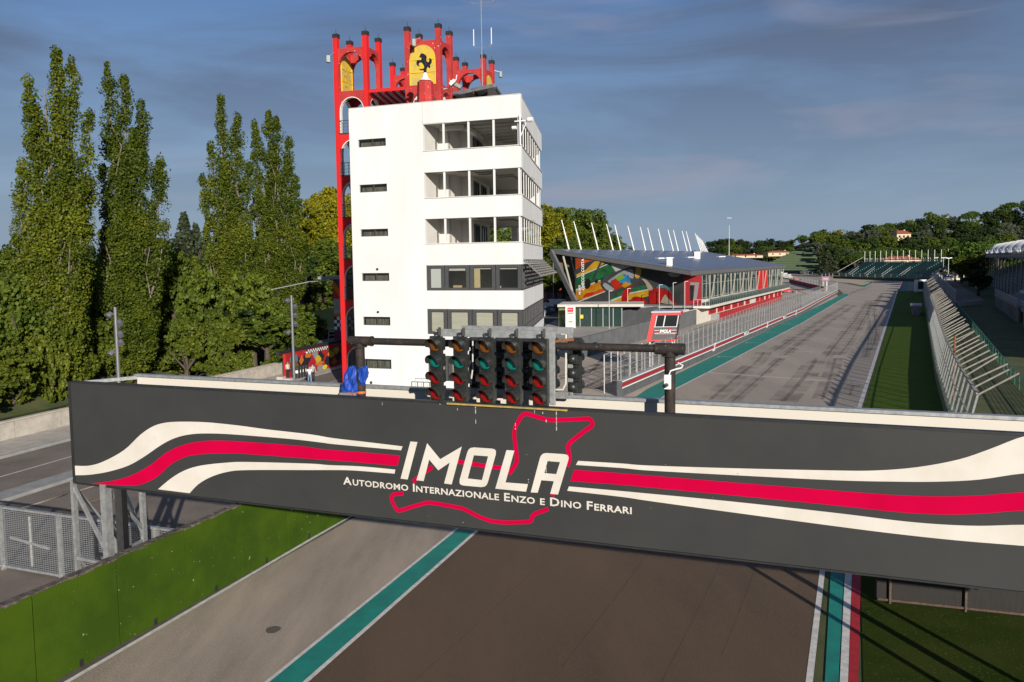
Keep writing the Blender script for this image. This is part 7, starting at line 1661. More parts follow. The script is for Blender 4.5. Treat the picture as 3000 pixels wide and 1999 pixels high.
for i in range(len(B_)-1): q.bar(V(B_[i],3.58),V(B_[i+1],3.58),.16,.12); q.bar(V(A_[i].lerp(B_[i],.5),2.25),V(A_[i+1].lerp(B_[i+1],.5),2.25),.05)
q.build('top_rail',mat('rail_worn',(.40,.37,.31),.8,col2=(.26,.24,.2),vs=2),df)
gl2=[Vector((p[0]+5.2,p[1]-2.6,0)) for p in DF[:6]]; g2=thing('green_wire_fence','low dark green wire fence in the grass behind the catch fence','fence',tuple(gl2[0])); fencing(g2,gl2,0,1.2,3.0,0,m=meshmat('green_net',(.03,.14,.10),8,8,.2),mm=mat('green_post',(.03,.15,.11),.5),limit=60)
p=V(D(2795,1070,58),0); o=MB().tube([p,p+zv*5.0],.07,8).build('rusty_pole',mat('rust_pole',(.20,.08,.03),.8),at=tuple(p)); tag(o,'lone rusty brown pole behind the catch fence','pole')
# access road, wall with fence, gate, parked cars, hut
poly('access_road',[R5(1555,862)[:2],R5(1660,862)[:2],R5(1800,950)[:2],R5(1960,1050)[:2],R5(1700,1105)[:2]],.004,M_road)
wall('roadside_wall','low concrete wall with wire fence beside the access road',R5(1525,900),R5(1690,1115),1.2,1.2,.35,M_concg); A=V(R5(1525,900));B=V(R5(1690,1115)); f3=thing('roadside_fence','wire fence on top of the roadside concrete wall','fence',tuple(A)); fencing(f3,[A,B],1.2,3.6,3,0)
wall('gate_wall','low pale concrete barrier closing the end of the access road',R5(1700,1105),R5(1925,1085),1.1,1.1,.4,M_concw)
# ------------------------------------------------------------------ right grandstands
td=Vector((.46,.888,0)).normalized(); tr_=Vector((td.y,-td.x,0)); S0=Vector((55,84,0))
def SP(s,o,z_): p=S0+td*s+tr_*(o+SOFF); return Vector((p.x,p.y,z_))
SOFF=0.0
M_sh=mat('stand_concrete',(.26,.26,.24),.9,var=.35,vs=.5)
ra=thing('open_grandstand','dark open grandstand deck on concrete piers at the right edge','grandstand',tuple(SP(0,3,0)))
for (s0,s1) in ((-6,44),(50,96)):
    q=MB(); q.hexa([SP(s0,3,2.3),SP(s1,3,2.3),SP(s1,9,2.3),SP(s0,9,2.3),SP(s0,3,2.7),SP(s1,3,2.7),SP(s1,9,2.7),SP(s0,9,2.7)]); q.build('deck',M_sh,ra)
    k=s0+1
    while k<s1: q=MB(); q.bar(SP(k,3.4,0),SP(k,3.4,2.3),.35); q.build('pier',M_sh,ra); k+=2.6
    q=MB(); q.bar(SP(s0,3.05,3.8),SP(s1,3.05,3.8),.08); q.bar(SP(s0,3.05,3.3),SP(s1,3.05,3.3),.06)
    for j in range(int((s1-s0)/1.2)): q.bar(SP(s0+j*1.2,3.05,2.7),SP(s0+j*1.2,3.05,3.8),.05)
    q.build('railing',M_steel,ra)
q=MB()
for r_ in range(4): q.hexa([SP(0,7+r_*1.1,2.7),SP(100,7+r_*1.1,2.7),SP(100,8.1+r_*1.1,2.7),SP(0,8.1+r_*1.1,2.7),SP(0,7+r_*1.1,3.0+r_*.42),SP(100,7+r_*1.1,3.0+r_*.42),SP(100,8.1+r_*1.1,3.0+r_*.42),SP(0,8.1+r_*1.1,3.0+r_*.42)])
tr2=q.build('tiers',M_sh,ra)
for r_ in range(4):
    q=MB()
    for j in range(24):
        if j%6==5: continue
        s=4+j*4; q.hexa([SP(s,7.4+r_*1.1,3.05+r_*.42),SP(s+2.6,7.4+r_*1.1,3.05+r_*.42),SP(s+2.6,7.9+r_*1.1,3.05+r_*.42),SP(s,7.9+r_*1.1,3.05+r_*.42),SP(s,7.4+r_*1.1,3.4+r_*.42),SP(s+2.6,7.4+r_*1.1,3.4+r_*.42),SP(s+2.6,7.9+r_*1.1,3.6+r_*.42),SP(s,7.9+r_*1.1,3.6+r_*.42)])
    q.build('seat_row',mat('seat_white',(.60,.60,.58),.6,var=.1),tr2)
SOFF=-.6
rb3=thing('covered_grandstand','grandstand with a flat roof carrying white tents at the right edge','grandstand',tuple(SP(40,12,0)))
q=MB()
for r_ in range(14): q.hexa([SP(14,11.5+r_*1.2,0),SP(262,11.5+r_*1.2,0),SP(262,12.7+r_*1.2,0),SP(14,12.7+r_*1.2,0),SP(14,11.5+r_*1.2,3.4+r_*.5),SP(262,11.5+r_*1.2,3.4+r_*.5),SP(262,12.7+r_*1.2,3.4+r_*.5),SP(14,12.7+r_*1.2,3.4+r_*.5)])
t3=q.build('tiers',M_sh,rb3)
for r_ in range(14):
    q=MB(); q.hexa([SP(15,11.9+r_*1.2,3.45+r_*.5),SP(261,11.9+r_*1.2,3.45+r_*.5),SP(261,12.3+r_*1.2,3.45+r_*.5),SP(15,12.3+r_*1.2,3.45+r_*.5),SP(15,11.9+r_*1.2,3.8+r_*.5),SP(261,11.9+r_*1.2,3.8+r_*.5),SP(261,12.3+r_*1.2,3.8+r_*.5),SP(15,12.3+r_*1.2,3.8+r_*.5)]); q.build('seat_row',mat('seat_greygreen',(.26,.36,.32),.7,var=.3,vs=.3),t3)
k=14
while k<=262:
    for o_ in (10.0,): q=MB(); q.bar(SP(k,o_,0),SP(k,o_,10.4),.24,.24); q.build('column',M_concg,rb3)
    q=MB(); q.bar(SP(k,10,10.3),SP(k,28,11.0),.3,.6); q.build('roof_beam',M_concg,rb3)
    k+=10.0
q=MB(); q.hexa([SP(12,9,10.5),SP(264,9,10.5),SP(264,30,11.2),SP(12,30,11.2),SP(12,9,10.8),SP(264,9,10.8),SP(264,30,11.5),SP(12,30,11.5)]); rf=q.build('roof',M_concg,rb3)
q=MB()
for j in range(63): s=12+j*4; q.add([SP(s,8.95,10.5),SP(s+4,8.95,10.5),SP(s+2,8.95,9.9)],[(0,1,2)])
q.build('fringe',M_concg,rf)
for j in range(10):
    s0=52+j*21; q=MB(); n=16; n0=0
    for a in range(n+1):
        for b in range(9):
            u=a/n;v=b/8; e=min(1,abs(u-.5)*2); h=11.6+ (2.9*(1-e)**2.6 if True else 0)*(1-(abs(v-.5)*2)**2.2)+ .5*(1-(abs(v-.5)*2)**2)+.10*math.sin(u*40)
            q.v.append(tuple(SP(s0+u*21,9.8+v*10,h)))
    for a in range(n):
        for b in range(8): q.f.append((a*9+b,(a+1)*9+b,(a+1)*9+b+1,a*9+b+1)); q.m.append(0)
    o=q.build('white_tent',mat('tent_white',(.74,.73,.70),.7,var=.06),at=tuple(SP(s0+10,18,11.4)),smooth=True,fix=False); tag(o,'peaked white tent on the roof of the covered grandstand','tent','white tents on the grandstand roof')
    q=MB()
    for k in range(8): q.bar(SP(s0+k*2.8,9.6,10.8),SP(s0+k*2.8,9.6,12.0+(.6 if k%4==0 else 0)),.1)
    q.build('tent_post',M_steel,rf)
# flat boards by the fence, tv box
p=V(R5(1372,970)); bxx=thing('trackside_monitor','small white framed board standing on the verge beside the catch fence','board',tuple(p)); q=MB(); z_=1.6; w_=1.3
q.box(p+zv*1.9,(3.6,.3,3.6)); q.build('frame',MW,bxx); q=MB(); q.box(p+zv*2.0-Vector((0,.2,0)),(1.7,.1,2.2)); q.build('screen',M_blk,bxx); 
p=V(R5(1395,1180)); hb=thing('marshal_post','low striped marshal shelter against the catch fence','shelter',tuple(p)); q=MB(); q.box(p+Vector((.2,3,.8)),(1.5,7,1.6),rz=-.47); q.build('body',mat('shelter_dark',(.10,.10,.11),.7,col2=(.25,.23,.24),vs=3),hb); q=MB(); q.box(p+Vector((.2,3,1.75)),(1.9,7.4,.25),rz=-.47); q.build('roof',mat('shelter_roof',(.45,.45,.44),.6,col2=(.32,.22,.22),vs=1.5),hb)
# ================================================================== LEFT SIDE: WALLS, FENCE, STREET FURNITURE
M_gw=mat('green_wall_paint',(.047,.088,.004),.85,spec=.12,col2=(.030,.062,.004),vs=.55,detail=12,bump=.3,bs=20,speck=((.30,.33,.22),5.5,.70),lo=.4,hi=.62)
GW=[Vector((-16.9,7.4,0)),Vector((-12.15,20.0,0)),Vector((-7.35,32.7,0)),Vector((-2.4,45.8,0))]
gwt=thing('green_wall','long bright green painted concrete wall beside the pit lane','wall',tuple(GW[1]))
# panels along the wall, one every 2.65 m, with open joints between
pts=walk(GW,2.62); q=MB()
for i in range(len(pts)-1):
    a,d=pts[i]; b,_=pts[i+1]; d=(b-a).normalized(); n=Vector((-d.y,d.x,0))*.26; a2=a+d*.02; b2=b-d*.02; nt2=Vector((0,0,.012*math.sin(i*2.3)))
    q.hexa([a2,b2,b2+n,a2+n,a2+zv*2.52+nt2,b2+zv*2.52+nt2,b2+n+zv*2.52+nt2,a2+n+zv*2.52+nt2])
w_=q.build('wall_panels',M_gw,gwt)
q=MB(); random.seed(9)
for i in range(len(pts)-1):
    a,_=pts[i]; b,_=pts[i+1]; d=(b-a).normalized(); n=Vector((-d.y,d.x,0)); m_=7
    for k in range(m_):
        p0=a+(b-a)*k/m_; p1=a+(b-a)*(k+1)/m_; h_=2.53+random.random()*.035; e=-.012+random.random()*.03
        q.hexa([p0+n*e+zv*2.49,p1+n*e+zv*2.49,p1+n*.30+zv*2.49,p0+n*.30+zv*2.49,p0+n*(e+.02)+zv*h_,p1+n*(e+.02)+zv*(2.53+random.random()*.035),p1+n*.28+zv*h_,p0+n*.28+zv*h_])
q.build('crumbling_top',mat('top_dirt',(.15,.125,.10),.95,col2=(.035,.028,.022),vs=6,detail=10,bump=1,bs=18,speck=((.45,.42,.38),9,.70)),gwt)
q=MB()
for i in range(len(pts)-1):
    a,_=pts[i]; b,_=pts[i+1]; c=(a+b)/2; d=(b-a).normalized(); q.hexa([c-d*.06-Vector((-d.y,d.x,0))*.008,c+d*.06-Vector((-d.y,d.x,0))*.008,c+d*.06,c-d*.06]+[c-d*.06-Vector((-d.y,d.x,0))*.008+zv*.20,c+d*.06-Vector((-d.y,d.x,0))*.008+zv*.20,c+d*.06+zv*.20,c-d*.06+zv*.20])
q.build('drain_hole',M_blackcap,gwt)
mdn=walk(GW,.0+.35); q=MB(); random.seed(2)
struct('dirt_strip',line_on(MB(),[(p.x+.10,p.y,0) for p in GW],.34,.0065),mat('dirt',(.11,.095,.075),.95,var=.4,vs=3,detail=10))
# mesh fence behind it
F0=Vector((-15.75,26.95,0)); 
mf=thing('mesh_fence','galvanised expanded mesh fence running from the left edge to the green wall','fence',tuple(F0))
M_emesh=meshmat('expanded_mesh',(.22,.23,.24),9,17,(.22,.42),metal=.4)
FA=F0-GU*9.0; FBx=F0+GU*5.7; 
q=MB(); q.face([FA+zv*.15,FBx+zv*.15,FBx+zv*2.28,FA+zv*2.28]); o=q.build('mesh_panel',M_emesh,mf,fix=False); o.data.uv_layers.new(name='UVMap'); L_=(FBx-FA).length
for i,uvc in enumerate(((0,0),(L_,0),(L_,1.8),(0,1.8))): o.data.uv_layers['UVMap'].data[i].uv=uvc
for s in (-8.6,-5.7,-2.85,0,2.6,4.3): q=MB(); p=F0+GU*s; q.bar(p,p+zv*2.34,.16,.12,up=GU); q.build('fence_post',M_galv,mf)
q=MB(); q.bar(FA+zv*2.3,FBx+zv*2.3,.13,.07); q.bar(FA+zv*.14,FBx+zv*.14,.10,.08); q.build('rail',M_galv,mf)
q=MB(); q.bar(F0-GU*1.4+zv*.3,F0-GU*1.4+zv*2.1,.08); q.bar(F0-GU*2.4+zv*1.25-GN*.03,F0-GU*.5+zv*1.05-GN*.03,.05,.09); q.build('brace',M_galv,mf)
# concrete parapet on the river side
pp=thing('river_parapet','pale concrete parapet wall between the sidewalk and the river','parapet',tuple(ab(-45,40)))
q=MB(); k=-4.0
while k<88:
    b1_=min(k+3.46,88); q.hexa([ab(-45.3,k,-.3),ab(-44.95,k,-.3),ab(-44.95,b1_,-.3),ab(-45.3,b1_,-.3),ab(-45.28,k,1.22),ab(-44.98,k,1.22),ab(-44.98,b1_,1.22),ab(-45.28,b1_,1.22)]); k+=3.5
q.build('wall',M_conc,pp)
q=MB(); q.hexa([ab(-45.36,-4,1.22),ab(-44.9,-4,1.22),ab(-44.9,88,1.22),ab(-45.36,88,1.22),ab(-45.36,-4,1.30),ab(-44.9,-4,1.30),ab(-44.9,88,1.30),ab(-45.36,88,1.30)]); q.build('coping',mat('coping_beige',(.50,.44,.36),.9,var=.2,vs=2),pp)
# street lamps with spot heads
M_lp=mat('lamp_grey',(.20,.20,.22),.45,metal=.5,var=.1)
def spotlamp(px,dep,ztop,heads,label):
    b=V(D(px,1000,dep),.14); t=thing('street_lamp',label,'street lamp',tuple(b),group='grey street lamps along the sidewalk')
    q=MB(); q.tube([b,b+zv*(ztop-.14)],[.15,.12],12); q.build('pole',M_lp,t,smooth=True)
    for (zz,sd) in heads:
        q=MB(); p=b+zv*(zz-.14)+Vector((sd*.34,-.12,0)); q.tube([b+zv*(zz-.14),p],.05,6); dirv=Vector((sd*.35,-.6,-.7)).normalized(); q.tube([p-dirv*.16,p+dirv*.05,p+dirv*.24],[.13,.21,.21],12); q.build('spot_head',M_lp,t,smooth=True)
spotlamp(342,56,8.0,[(7.5,-1),(6.95,1),(6.15,1),(5.55,1),(4.8,-1)],'grey street lamp with five spot heads in front of the left poplars')
spotlamp(858,73.5,8.0,[(7.55,-1),(7.0,1),(6.2,1),(5.4,1),(4.6,-1)],'grey street lamp with five spot heads beside the walking people')
# overhead cable
q=MB(); A=V(D(-40,898,100)); B=V(D(620,872,104)); C_=V(D(995,803,92)); q.tube([A,V(D(130,906,101)),V(D(330,903,102)),V(D(520,889,103)),B,V(D(800,848,100)),V(D(905,826,96)),V(D(960,822,93)),V(D(985,834,90))],.045,5)
o=q.build('overhead_cable',mat('cable_pale',(.55,.58,.62),.5),at=tuple(B)); tag(o,'pale overhead cable crossing behind the poplars to the painted building','cable')
# painted low wall, terrace and painted building left of the red tower
MWl=(-42.6,64.5),( -42.6,75.3)
def mwp(b,z_,off=0.0): x,y,_=ab(-42.6+off,b); return Vector((x,y,z_))
mw=thing('painted_wall','low wall painted with red and colourful abstract shapes beside the sidewalk','wall',tuple(mwp(70,0)))
q=MB(); q.hexa([mwp(64.5,0),mwp(75.3,0),mwp(75.3,0,-.3),mwp(64.5,0,-.3),mwp(64.5,2.45),mwp(75.3,2.45),mwp(75.3,2.45,-.3),mwp(64.5,2.45,-.3)]); mwb=q.build('wall',mat('wall_red',(.42,.012,.012),.7,var=.2,vs=1),mw)
pal={'black':(.012,.012,.016),'yellow':(.55,.36,.02),'orange':(.55,.14,.02),'grey':(.22,.25,.27),'olive':(.14,.10,.02),'steel_blue':(.10,.16,.22),'crimson':(.40,.01,.03),'lemon':(.60,.50,.03)}
random.seed(21); keys=list(pal)
shapes=[('black',66.2,1.2,1.5,1.1),('steel_blue',65.9,1.9,.9,.45),('olive',65.9,1.1,.7,.6),('lemon',66.0,.5,.8,.3),('black',68.2,1.2,1.1,1.2),('orange',68.4,1.9,.7,.35),('grey',69.6,1.7,.6,.8),('black',70.6,1.4,.9,1.0),('yellow',70.1,1.25,.6,.5),('orange',70.4,.8,.9,.35),('crimson',69.0,.9,.8,.9),('grey',70.6,.35,.8,.35),('olive',72.4,2.0,.8,.35),('yellow',72.6,1.5,.7,.5),('black',72.0,.9,.7,.5),('orange',73.2,.7,.8,.45),('black',74.1,1.2,.5,.7),('yellow',73.6,1.8,.6,.4),('olive',69.2,.25,.7,.25),('grey',67.3,.6,.6,.4),('orange',67.0,1.55,.5,.5),('lemon',71.3,.35,.5,.25)]
for i,(c_,b_,z_,w_,h_) in enumerate(shapes):
    n=random.choice((4,5,6)); P=[]
    for k in range(n):
        a=2*math.pi*k/n+random.uniform(-.3,.3); r=random.uniform(.75,1.15); P.append((min(75.1,max(64.7,b_+w_*r*math.cos(a))),min(2.2,max(.06,z_+h_*r*math.sin(a)))))
    flatshape([P],lambda x,y,t,i=i:mwp(x,y,.008+i*.004+(.002 if t else 0)),1).build('painted_'+c_,mat('wall_'+c_,pal[c_],.7,var=.15),mwb,fix=False)
q=MB(); q2=MB()
for k in range(18):
    for j in range(2): (q if (k+j)%2 else q2).hexa([mwp(68+k*.22,2.12+j*.16,.10),mwp(68.22+k*.22,2.12+j*.16,.10),mwp(68.22+k*.22,2.12+j*.16,.0),mwp(68+k*.22,2.12+j*.16,.0),mwp(68+k*.22,2.28+j*.16,.10),mwp(68.22+k*.22,2.28+j*.16,.10),mwp(68.22+k*.22,2.28+j*.16,.0),mwp(68+k*.22,2.28+j*.16,.0)])
q.v+=[]; q.build('checker_band',M_blackcap,mwb); q2.build('checker_band',LM,mwb)
q=MB(); q.hexa([mwp(75.5,.14,.02),mwp(77.6,.14,.02),mwp(77.6,.14,-.2),mwp(75.5,.14,-.2),mwp(75.5,2.9,.02),mwp(77.6,2.9,.02),mwp(77.6,2.9,-.2),mwp(75.5,2.9,-.2)]); o=q.build('metal_gate',mat('gate_blue',(.12,.19,.24),.5,col2=(.20,.28,.32),vs=4,stretch=((6,6,.3),0)),at=tuple(mwp(76.5,0))); tag(o,'blue grey metal gate between the painted wall and the red tower','gate')
q=MB(); q.hexa([mwp(66,0,-.4),mwp(96,0,-.4),mwp(96,0,-7),mwp(74,0,-6),mwp(66,2.0,-.4),mwp(96,2.0,-.4),mwp(96,2.0,-7),mwp(74,2.0,-6)]); struct('terrace',q,mat('terrace_grey',(.17,.18,.19),.9,var=.2,vs=.5))
q=MB(); q.bar(mwp(64,2.5,-.55),mwp(77,2.5,-.55),.35,.45); o=q.build('black_kerb_beam',M_dark,at=tuple(mwp(70,2.3))); tag(o,'dark rounded edge beam along the terrace above the painted wall','edge beam')
q=MB(); q.bar(mwp(86,2.3,-6.8),mwp(97,2.3,-7.1),.2,.4); o=q.build('red_edging',M_redb,at=tuple(mwp(90,2))); tag(o,'thin red edging at the back of the terrace','edging')
lawn=MB(); lawn.face([ab(-49.6,88,1.9),ab(-44,125,2.2),ab(-62,125,5.0),ab(-60,92,4.0)]); struct('grass_bank',lawn,mat('lawn',(.12,.17,.02),.95,col2=(.17,.18,.03),vs=.5,detail=8))
pbc=V(D(1000,1000,90),0); pb=thing('painted_building','narrow building with orange, red and checkered mural left of the red tower','building',(pbc.x,pbc.y,2))
bx0=D(978,900,90)[0]; zr=D(978,818,90)[2]
q=MB(); q.hexa([(bx0,90,0),(bx0+7,88,0),(bx0+9,97,0),(bx0+2,98,0),(bx0,90,zr),(bx0+7,88,zr),(bx0+9,97,zr),(bx0+2,98,zr)]); bd=q.build('wall',mat('pb_red',(.50,.02,.02),.7,var=.2),pb)
q=MB(); q.hexa([(bx0-1.6,89.5,zr),(bx0+7,87,zr),(bx0+9,98,zr),(bx0-1,99,zr),(bx0-1.6,89.5,zr+.3),(bx0+7,87,zr+.3),(bx0+9,98,zr+.3),(bx0-1,99,zr+.3)]); q.build('flat_roof',M_concg,pb)
def band_(z0,z1,m,nm,e=.02): q=MB(); q.hexa([(bx0-.01,90-e,z0),(bx0+7,88-e,z0),(bx0+7,88,z0),(bx0,90,z0),(bx0-.01,90-e,z1),(bx0+7,88-e,z1),(bx0+7,88,z1),(bx0,90,z1)]); q.build(nm,m,bd)
band_(zr-1.0,zr,mat('pb_dark',(.05,.05,.055),.6),'dark_band'); band_(5.2,6.9,mat('pb_grey',(.42,.40,.36),.8,col2=(.25,.24,.22),vs=1.2),'grey_patch'); band_(4.9,5.2,mat('pb_orange',(.60,.12,.01),.7),'orange_band'); band_(1.9,3.4,mat('pb_purple',(.12,.006,.05),.7),'purple_band')
q=MB(); q.prism([(bx0,89.95,8.2),(bx0+1.6,89.5,5.8),(bx0+1.6,89.5,6.6),(bx0,89.95,9.2)],(0,-.05,0)); q.build('orange_flash',MATS['pb_orange'],bd)
q=MB(); q2=MB()
for j in range(4):
    for k in range(20): 
        x0=bx0+k*.34; y0=90-.04-(x0-bx0)*2/7; (q if (j+k)%2 else q2).hexa([(x0,y0,3.4+j*.37),(x0+.34,y0-.097,3.4+j*.37),(x0+.34,y0-.05,3.4+j*.37),(x0,y0+.04,3.4+j*.37),(x0,y0,3.77+j*.37),(x0+.34,y0-.097,3.77+j*.37),(x0+.34,y0-.05,3.77+j*.37),(x0,y0+.04,3.77+j*.37)])
q.build('checker_band',M_blackcap,bd); q2.build('checker_band',LM,bd)
# blocks and bins
for k,(px,py,l) in enumerate(((824,1120,'pale concrete seat block farther from the street lamp'),(845,1125,'pale concrete seat block touching the base of the street lamp'))):
    p=V(G(px,py,.14)); q=MB(); q.box(p+zv*.25,(.62,.55,.5),rz=-.3); o=q.build('seat_block',mat('block_beige',(.52,.47,.38),.9,var=.15),at=tuple(p),bevel=.02); tag(o,l,'concrete block')
for k in range(4):
    p=V(G(872+k*8,1108-k*2,.14)); t=thing('litter_bin','dark litter bin with pale sticker beside the walking people, %s'%['nearest the street lamp','second from the street lamp','third from the street lamp','nearest the couple'][k],'bin',tuple(p)); q=MB(); q.lathe(p,[(.24,0),(.27,.95),(.22,1.05)],12); q.build('body',M_dark,t); q=MB(); q.box(p+Vector((0,-.27,.62)),(.26,.02,.26)); q.build('sticker',LM,t)
# ------------------------------------------------------------------ people
def skin(name,verts,edges,rad,m,parent,org,sub=1,root=0):
    me=bpy.data.meshes.new(name); me.from_pydata([tuple(Vector(v)) for v in verts],edges,[]); me.materials.append(m)
    o=bpy.data.objects.new(name,me); COL.objects.link(o); o.parent=parent; ORG[o.name]=org
    md=o.modifiers.new('s','SKIN'); md.use_smooth_shade=True
    for i,r in enumerate(rad):
        sv_=me.skin_vertices[0].data[i]; rr=r if hasattr(r,'__len__') else (r,r); sv_.radius=rr; sv_.use_root=(i==root)
    if sub: s_=o.modifiers.new('u','SUBSURF'); s_.levels=sub; s_.render_levels=sub
    return o
M_skin=mat('skin',(.46,.26,.17),.6); M_hairb=mat('hair_brown',(.10,.05,.025),.7); M_hairk=mat('hair_dark',(.02,.015,.012),.7)
def person(loc,h,label,shirt,trou,hair=M_hairb,longhair=False,stride=.0,rz=0,arms='down',shoe=None):
    t=thing('person',label,'person',tuple(loc)); t.rotation_euler=(0,0,rz); s=h/1.75; org=(0,0,0); ORG[t.name]=(0,0,0)
    k=lambda *p:tuple(a*s for a in p)
    st_=stride; lf=st_; rf=-st_
    hipL=(.09,0,.92);hipR=(-.09,0,.92)
    kneeL=(.10,-.10*(1 if st_ else .1)-lf*.35,.50); kneeR=(-.10,.02-rf*.30,.50); anL=(.11,-lf,.09); anR=(-.11,-rf,.09+(.05 if st_ else 0)); toeL=(.12,-lf-.17,.03); toeR=(-.12,-rf-.15,.04)
    if arms=='down': eL=(.24,.03+st_*.2,1.16); hL=(.25,-.08+st_*.4,.92); eR=(-.24,.03-st_*.2,1.16); hR=(-.25,-.10-st_*.3,.93)
    elif arms=='head': eL=(.34,-.05,1.30); hL=(.16,-.10,1.52); eR=(-.30,0,1.18); hR=(-.22,-.10,.98)
    else: eL=(.24,.02,1.16); hL=(.10,-.26,1.16); eR=(-.24,.02,1.16); hR=(-.12,-.28,1.24)
    V_=[(0,0,.95),(0,0,1.15),(0,-.01,1.36),(0,-.01,1.48),(0,-.02,1.57),(0,-.03,1.68),(.17,0,1.42),eL,hL,(-.17,0,1.42),eR,hR,hipL,kneeL,anL,toeL,hipR,kneeR,anR,toeR]
    E_=[(0,1),(1,2),(2,3),(3,4),(4,5),(2,6),(6,7),(7,8),(2,9),(9,10),(10,11),(0,12),(12,13),(13,14),(14,15),(0,16),(16,17),(17,18),(18,19)]
    Rr=[.12,.11,.13,.055,.085,.085,.055,.042,.032,.055,.042,.032,.085,.06,.04,.035,.085,.06,.04,.035]
    skin('body',[k(*v) for v in V_],E_,[r*s for r in Rr],M_skin,t,org)
    sv=[V_[i] for i in (0,1,2,6,7,9,10)]; sv[4]=tuple(Vector(V_[6]).lerp(Vector(V_[7]),.6)); sv[6]=tuple(Vector(V_[9]).lerp(Vector(V_[10]),.6)); sv[0]=(0,0,.90)
    skin('shirt',[k(*v) for v in sv],[(0,1),(1,2),(2,3),(3,4),(2,5),(5,6)],[r*s for r in (.155,.14,.155,.08,.065,.08,.065)],shirt,t,org)
    tv=[V_[i] for i in (0,12,13,14,16,17,18)]; skin('trousers',[k(*v) for v in tv],[(0,1),(1,2),(2,3),(0,4),(4,5),(5,6)],[r*s for r in (.135,.10,.075,.06,.10,.075,.06)],trou,t,org)
    for a,b in ((anL,toeL),(anR,toeR)): q=MB(); q.tube([k(a[0],a[1]+.05,a[2]-.03),k(a[0],a[1]-.05,a[2]-.04),k(*b)],[.05*s,.055*s,.035*s],8); o=q.build('shoe',shoe or M_dark,None,smooth=True); o.parent=t
    q=MB(); q.ball(k(0,.015,1.665),.105*s,10,7,(1,1.05,1.1)); 
    if longhair: q.tube([k(0,.06,1.70),k(0,.10,1.55),k(0,.12,1.36),k(.0,.12,1.22)],[.08*s,.09*s,.085*s,.03*s],9)
    o=q.build('hair',hair,None,smooth=True); o.parent=t
    q=MB(); q.ball(k(0,-.125,1.63),.018*s,6,4); q.ball(k(.03,-.115,1.66),.012*s,6,4); q.ball(k(-.03,-.115,1.66),.012*s,6,4); o=q.build('face_features',M_skin,None,smooth=True); o.parent=t
    return t
M_ts=mat('cloth_white',(.68,.66,.62),.8); M_jn=mat('cloth_jeans',(.16,.24,.34),.8,var=.2); M_bk=mat('cloth_black',(.015,.015,.018),.8); M_cr=mat('cloth_cream',(.55,.48,.38),.8); M_gy=mat('cloth_grey',(.28,.30,.34),.8)
person(V(G(908,1129,.02)),1.74,'person in white t-shirt and light jeans walking across the road',M_ts,M_jn,stride=.28,rz=.35,arms='front',shoe=M_ts)
person(V(G(917,1122,.02)),1.78,'person in grey top and dark trousers walking behind the one in jeans',M_gy,M_bk,hair=M_hairk,stride=.22,rz=.3)
person(V(G(844,1112,.14)),1.68,'person with long brown hair and cream top standing by the street lamp',M_cr,M_bk,longhair=True,rz=1.0)
person(V(D(950,992,94),2.02),1.62,'person all in black standing on the terrace with one hand at the head',M_bk,M_bk,hair=M_hairk,rz=2.8,arms='head')
person(V(D(984,985,92.5),2.02),1.6,'person in white shirt and dark shorts on the terrace beside the painted building',M_ts,M_bk,hair=M_hairk,rz=-.8)
# folding stand on the terrace
p=V(D(972,978,93),2.02); q=MB()
for dx in (-.4,.4): q.bar(p+Vector((dx,0,0)),p+Vector((dx*.8,.1,1.3)),.05)
for zz in (.5,.9,1.3): q.bar(p+Vector((-.36,.05,zz)),p+Vector((.36,.05,zz)),.05)
o=q.build('sign_stand',M_steel,at=tuple(p)); tag(o,'small pale metal stand on the terrace between the two people','stand')
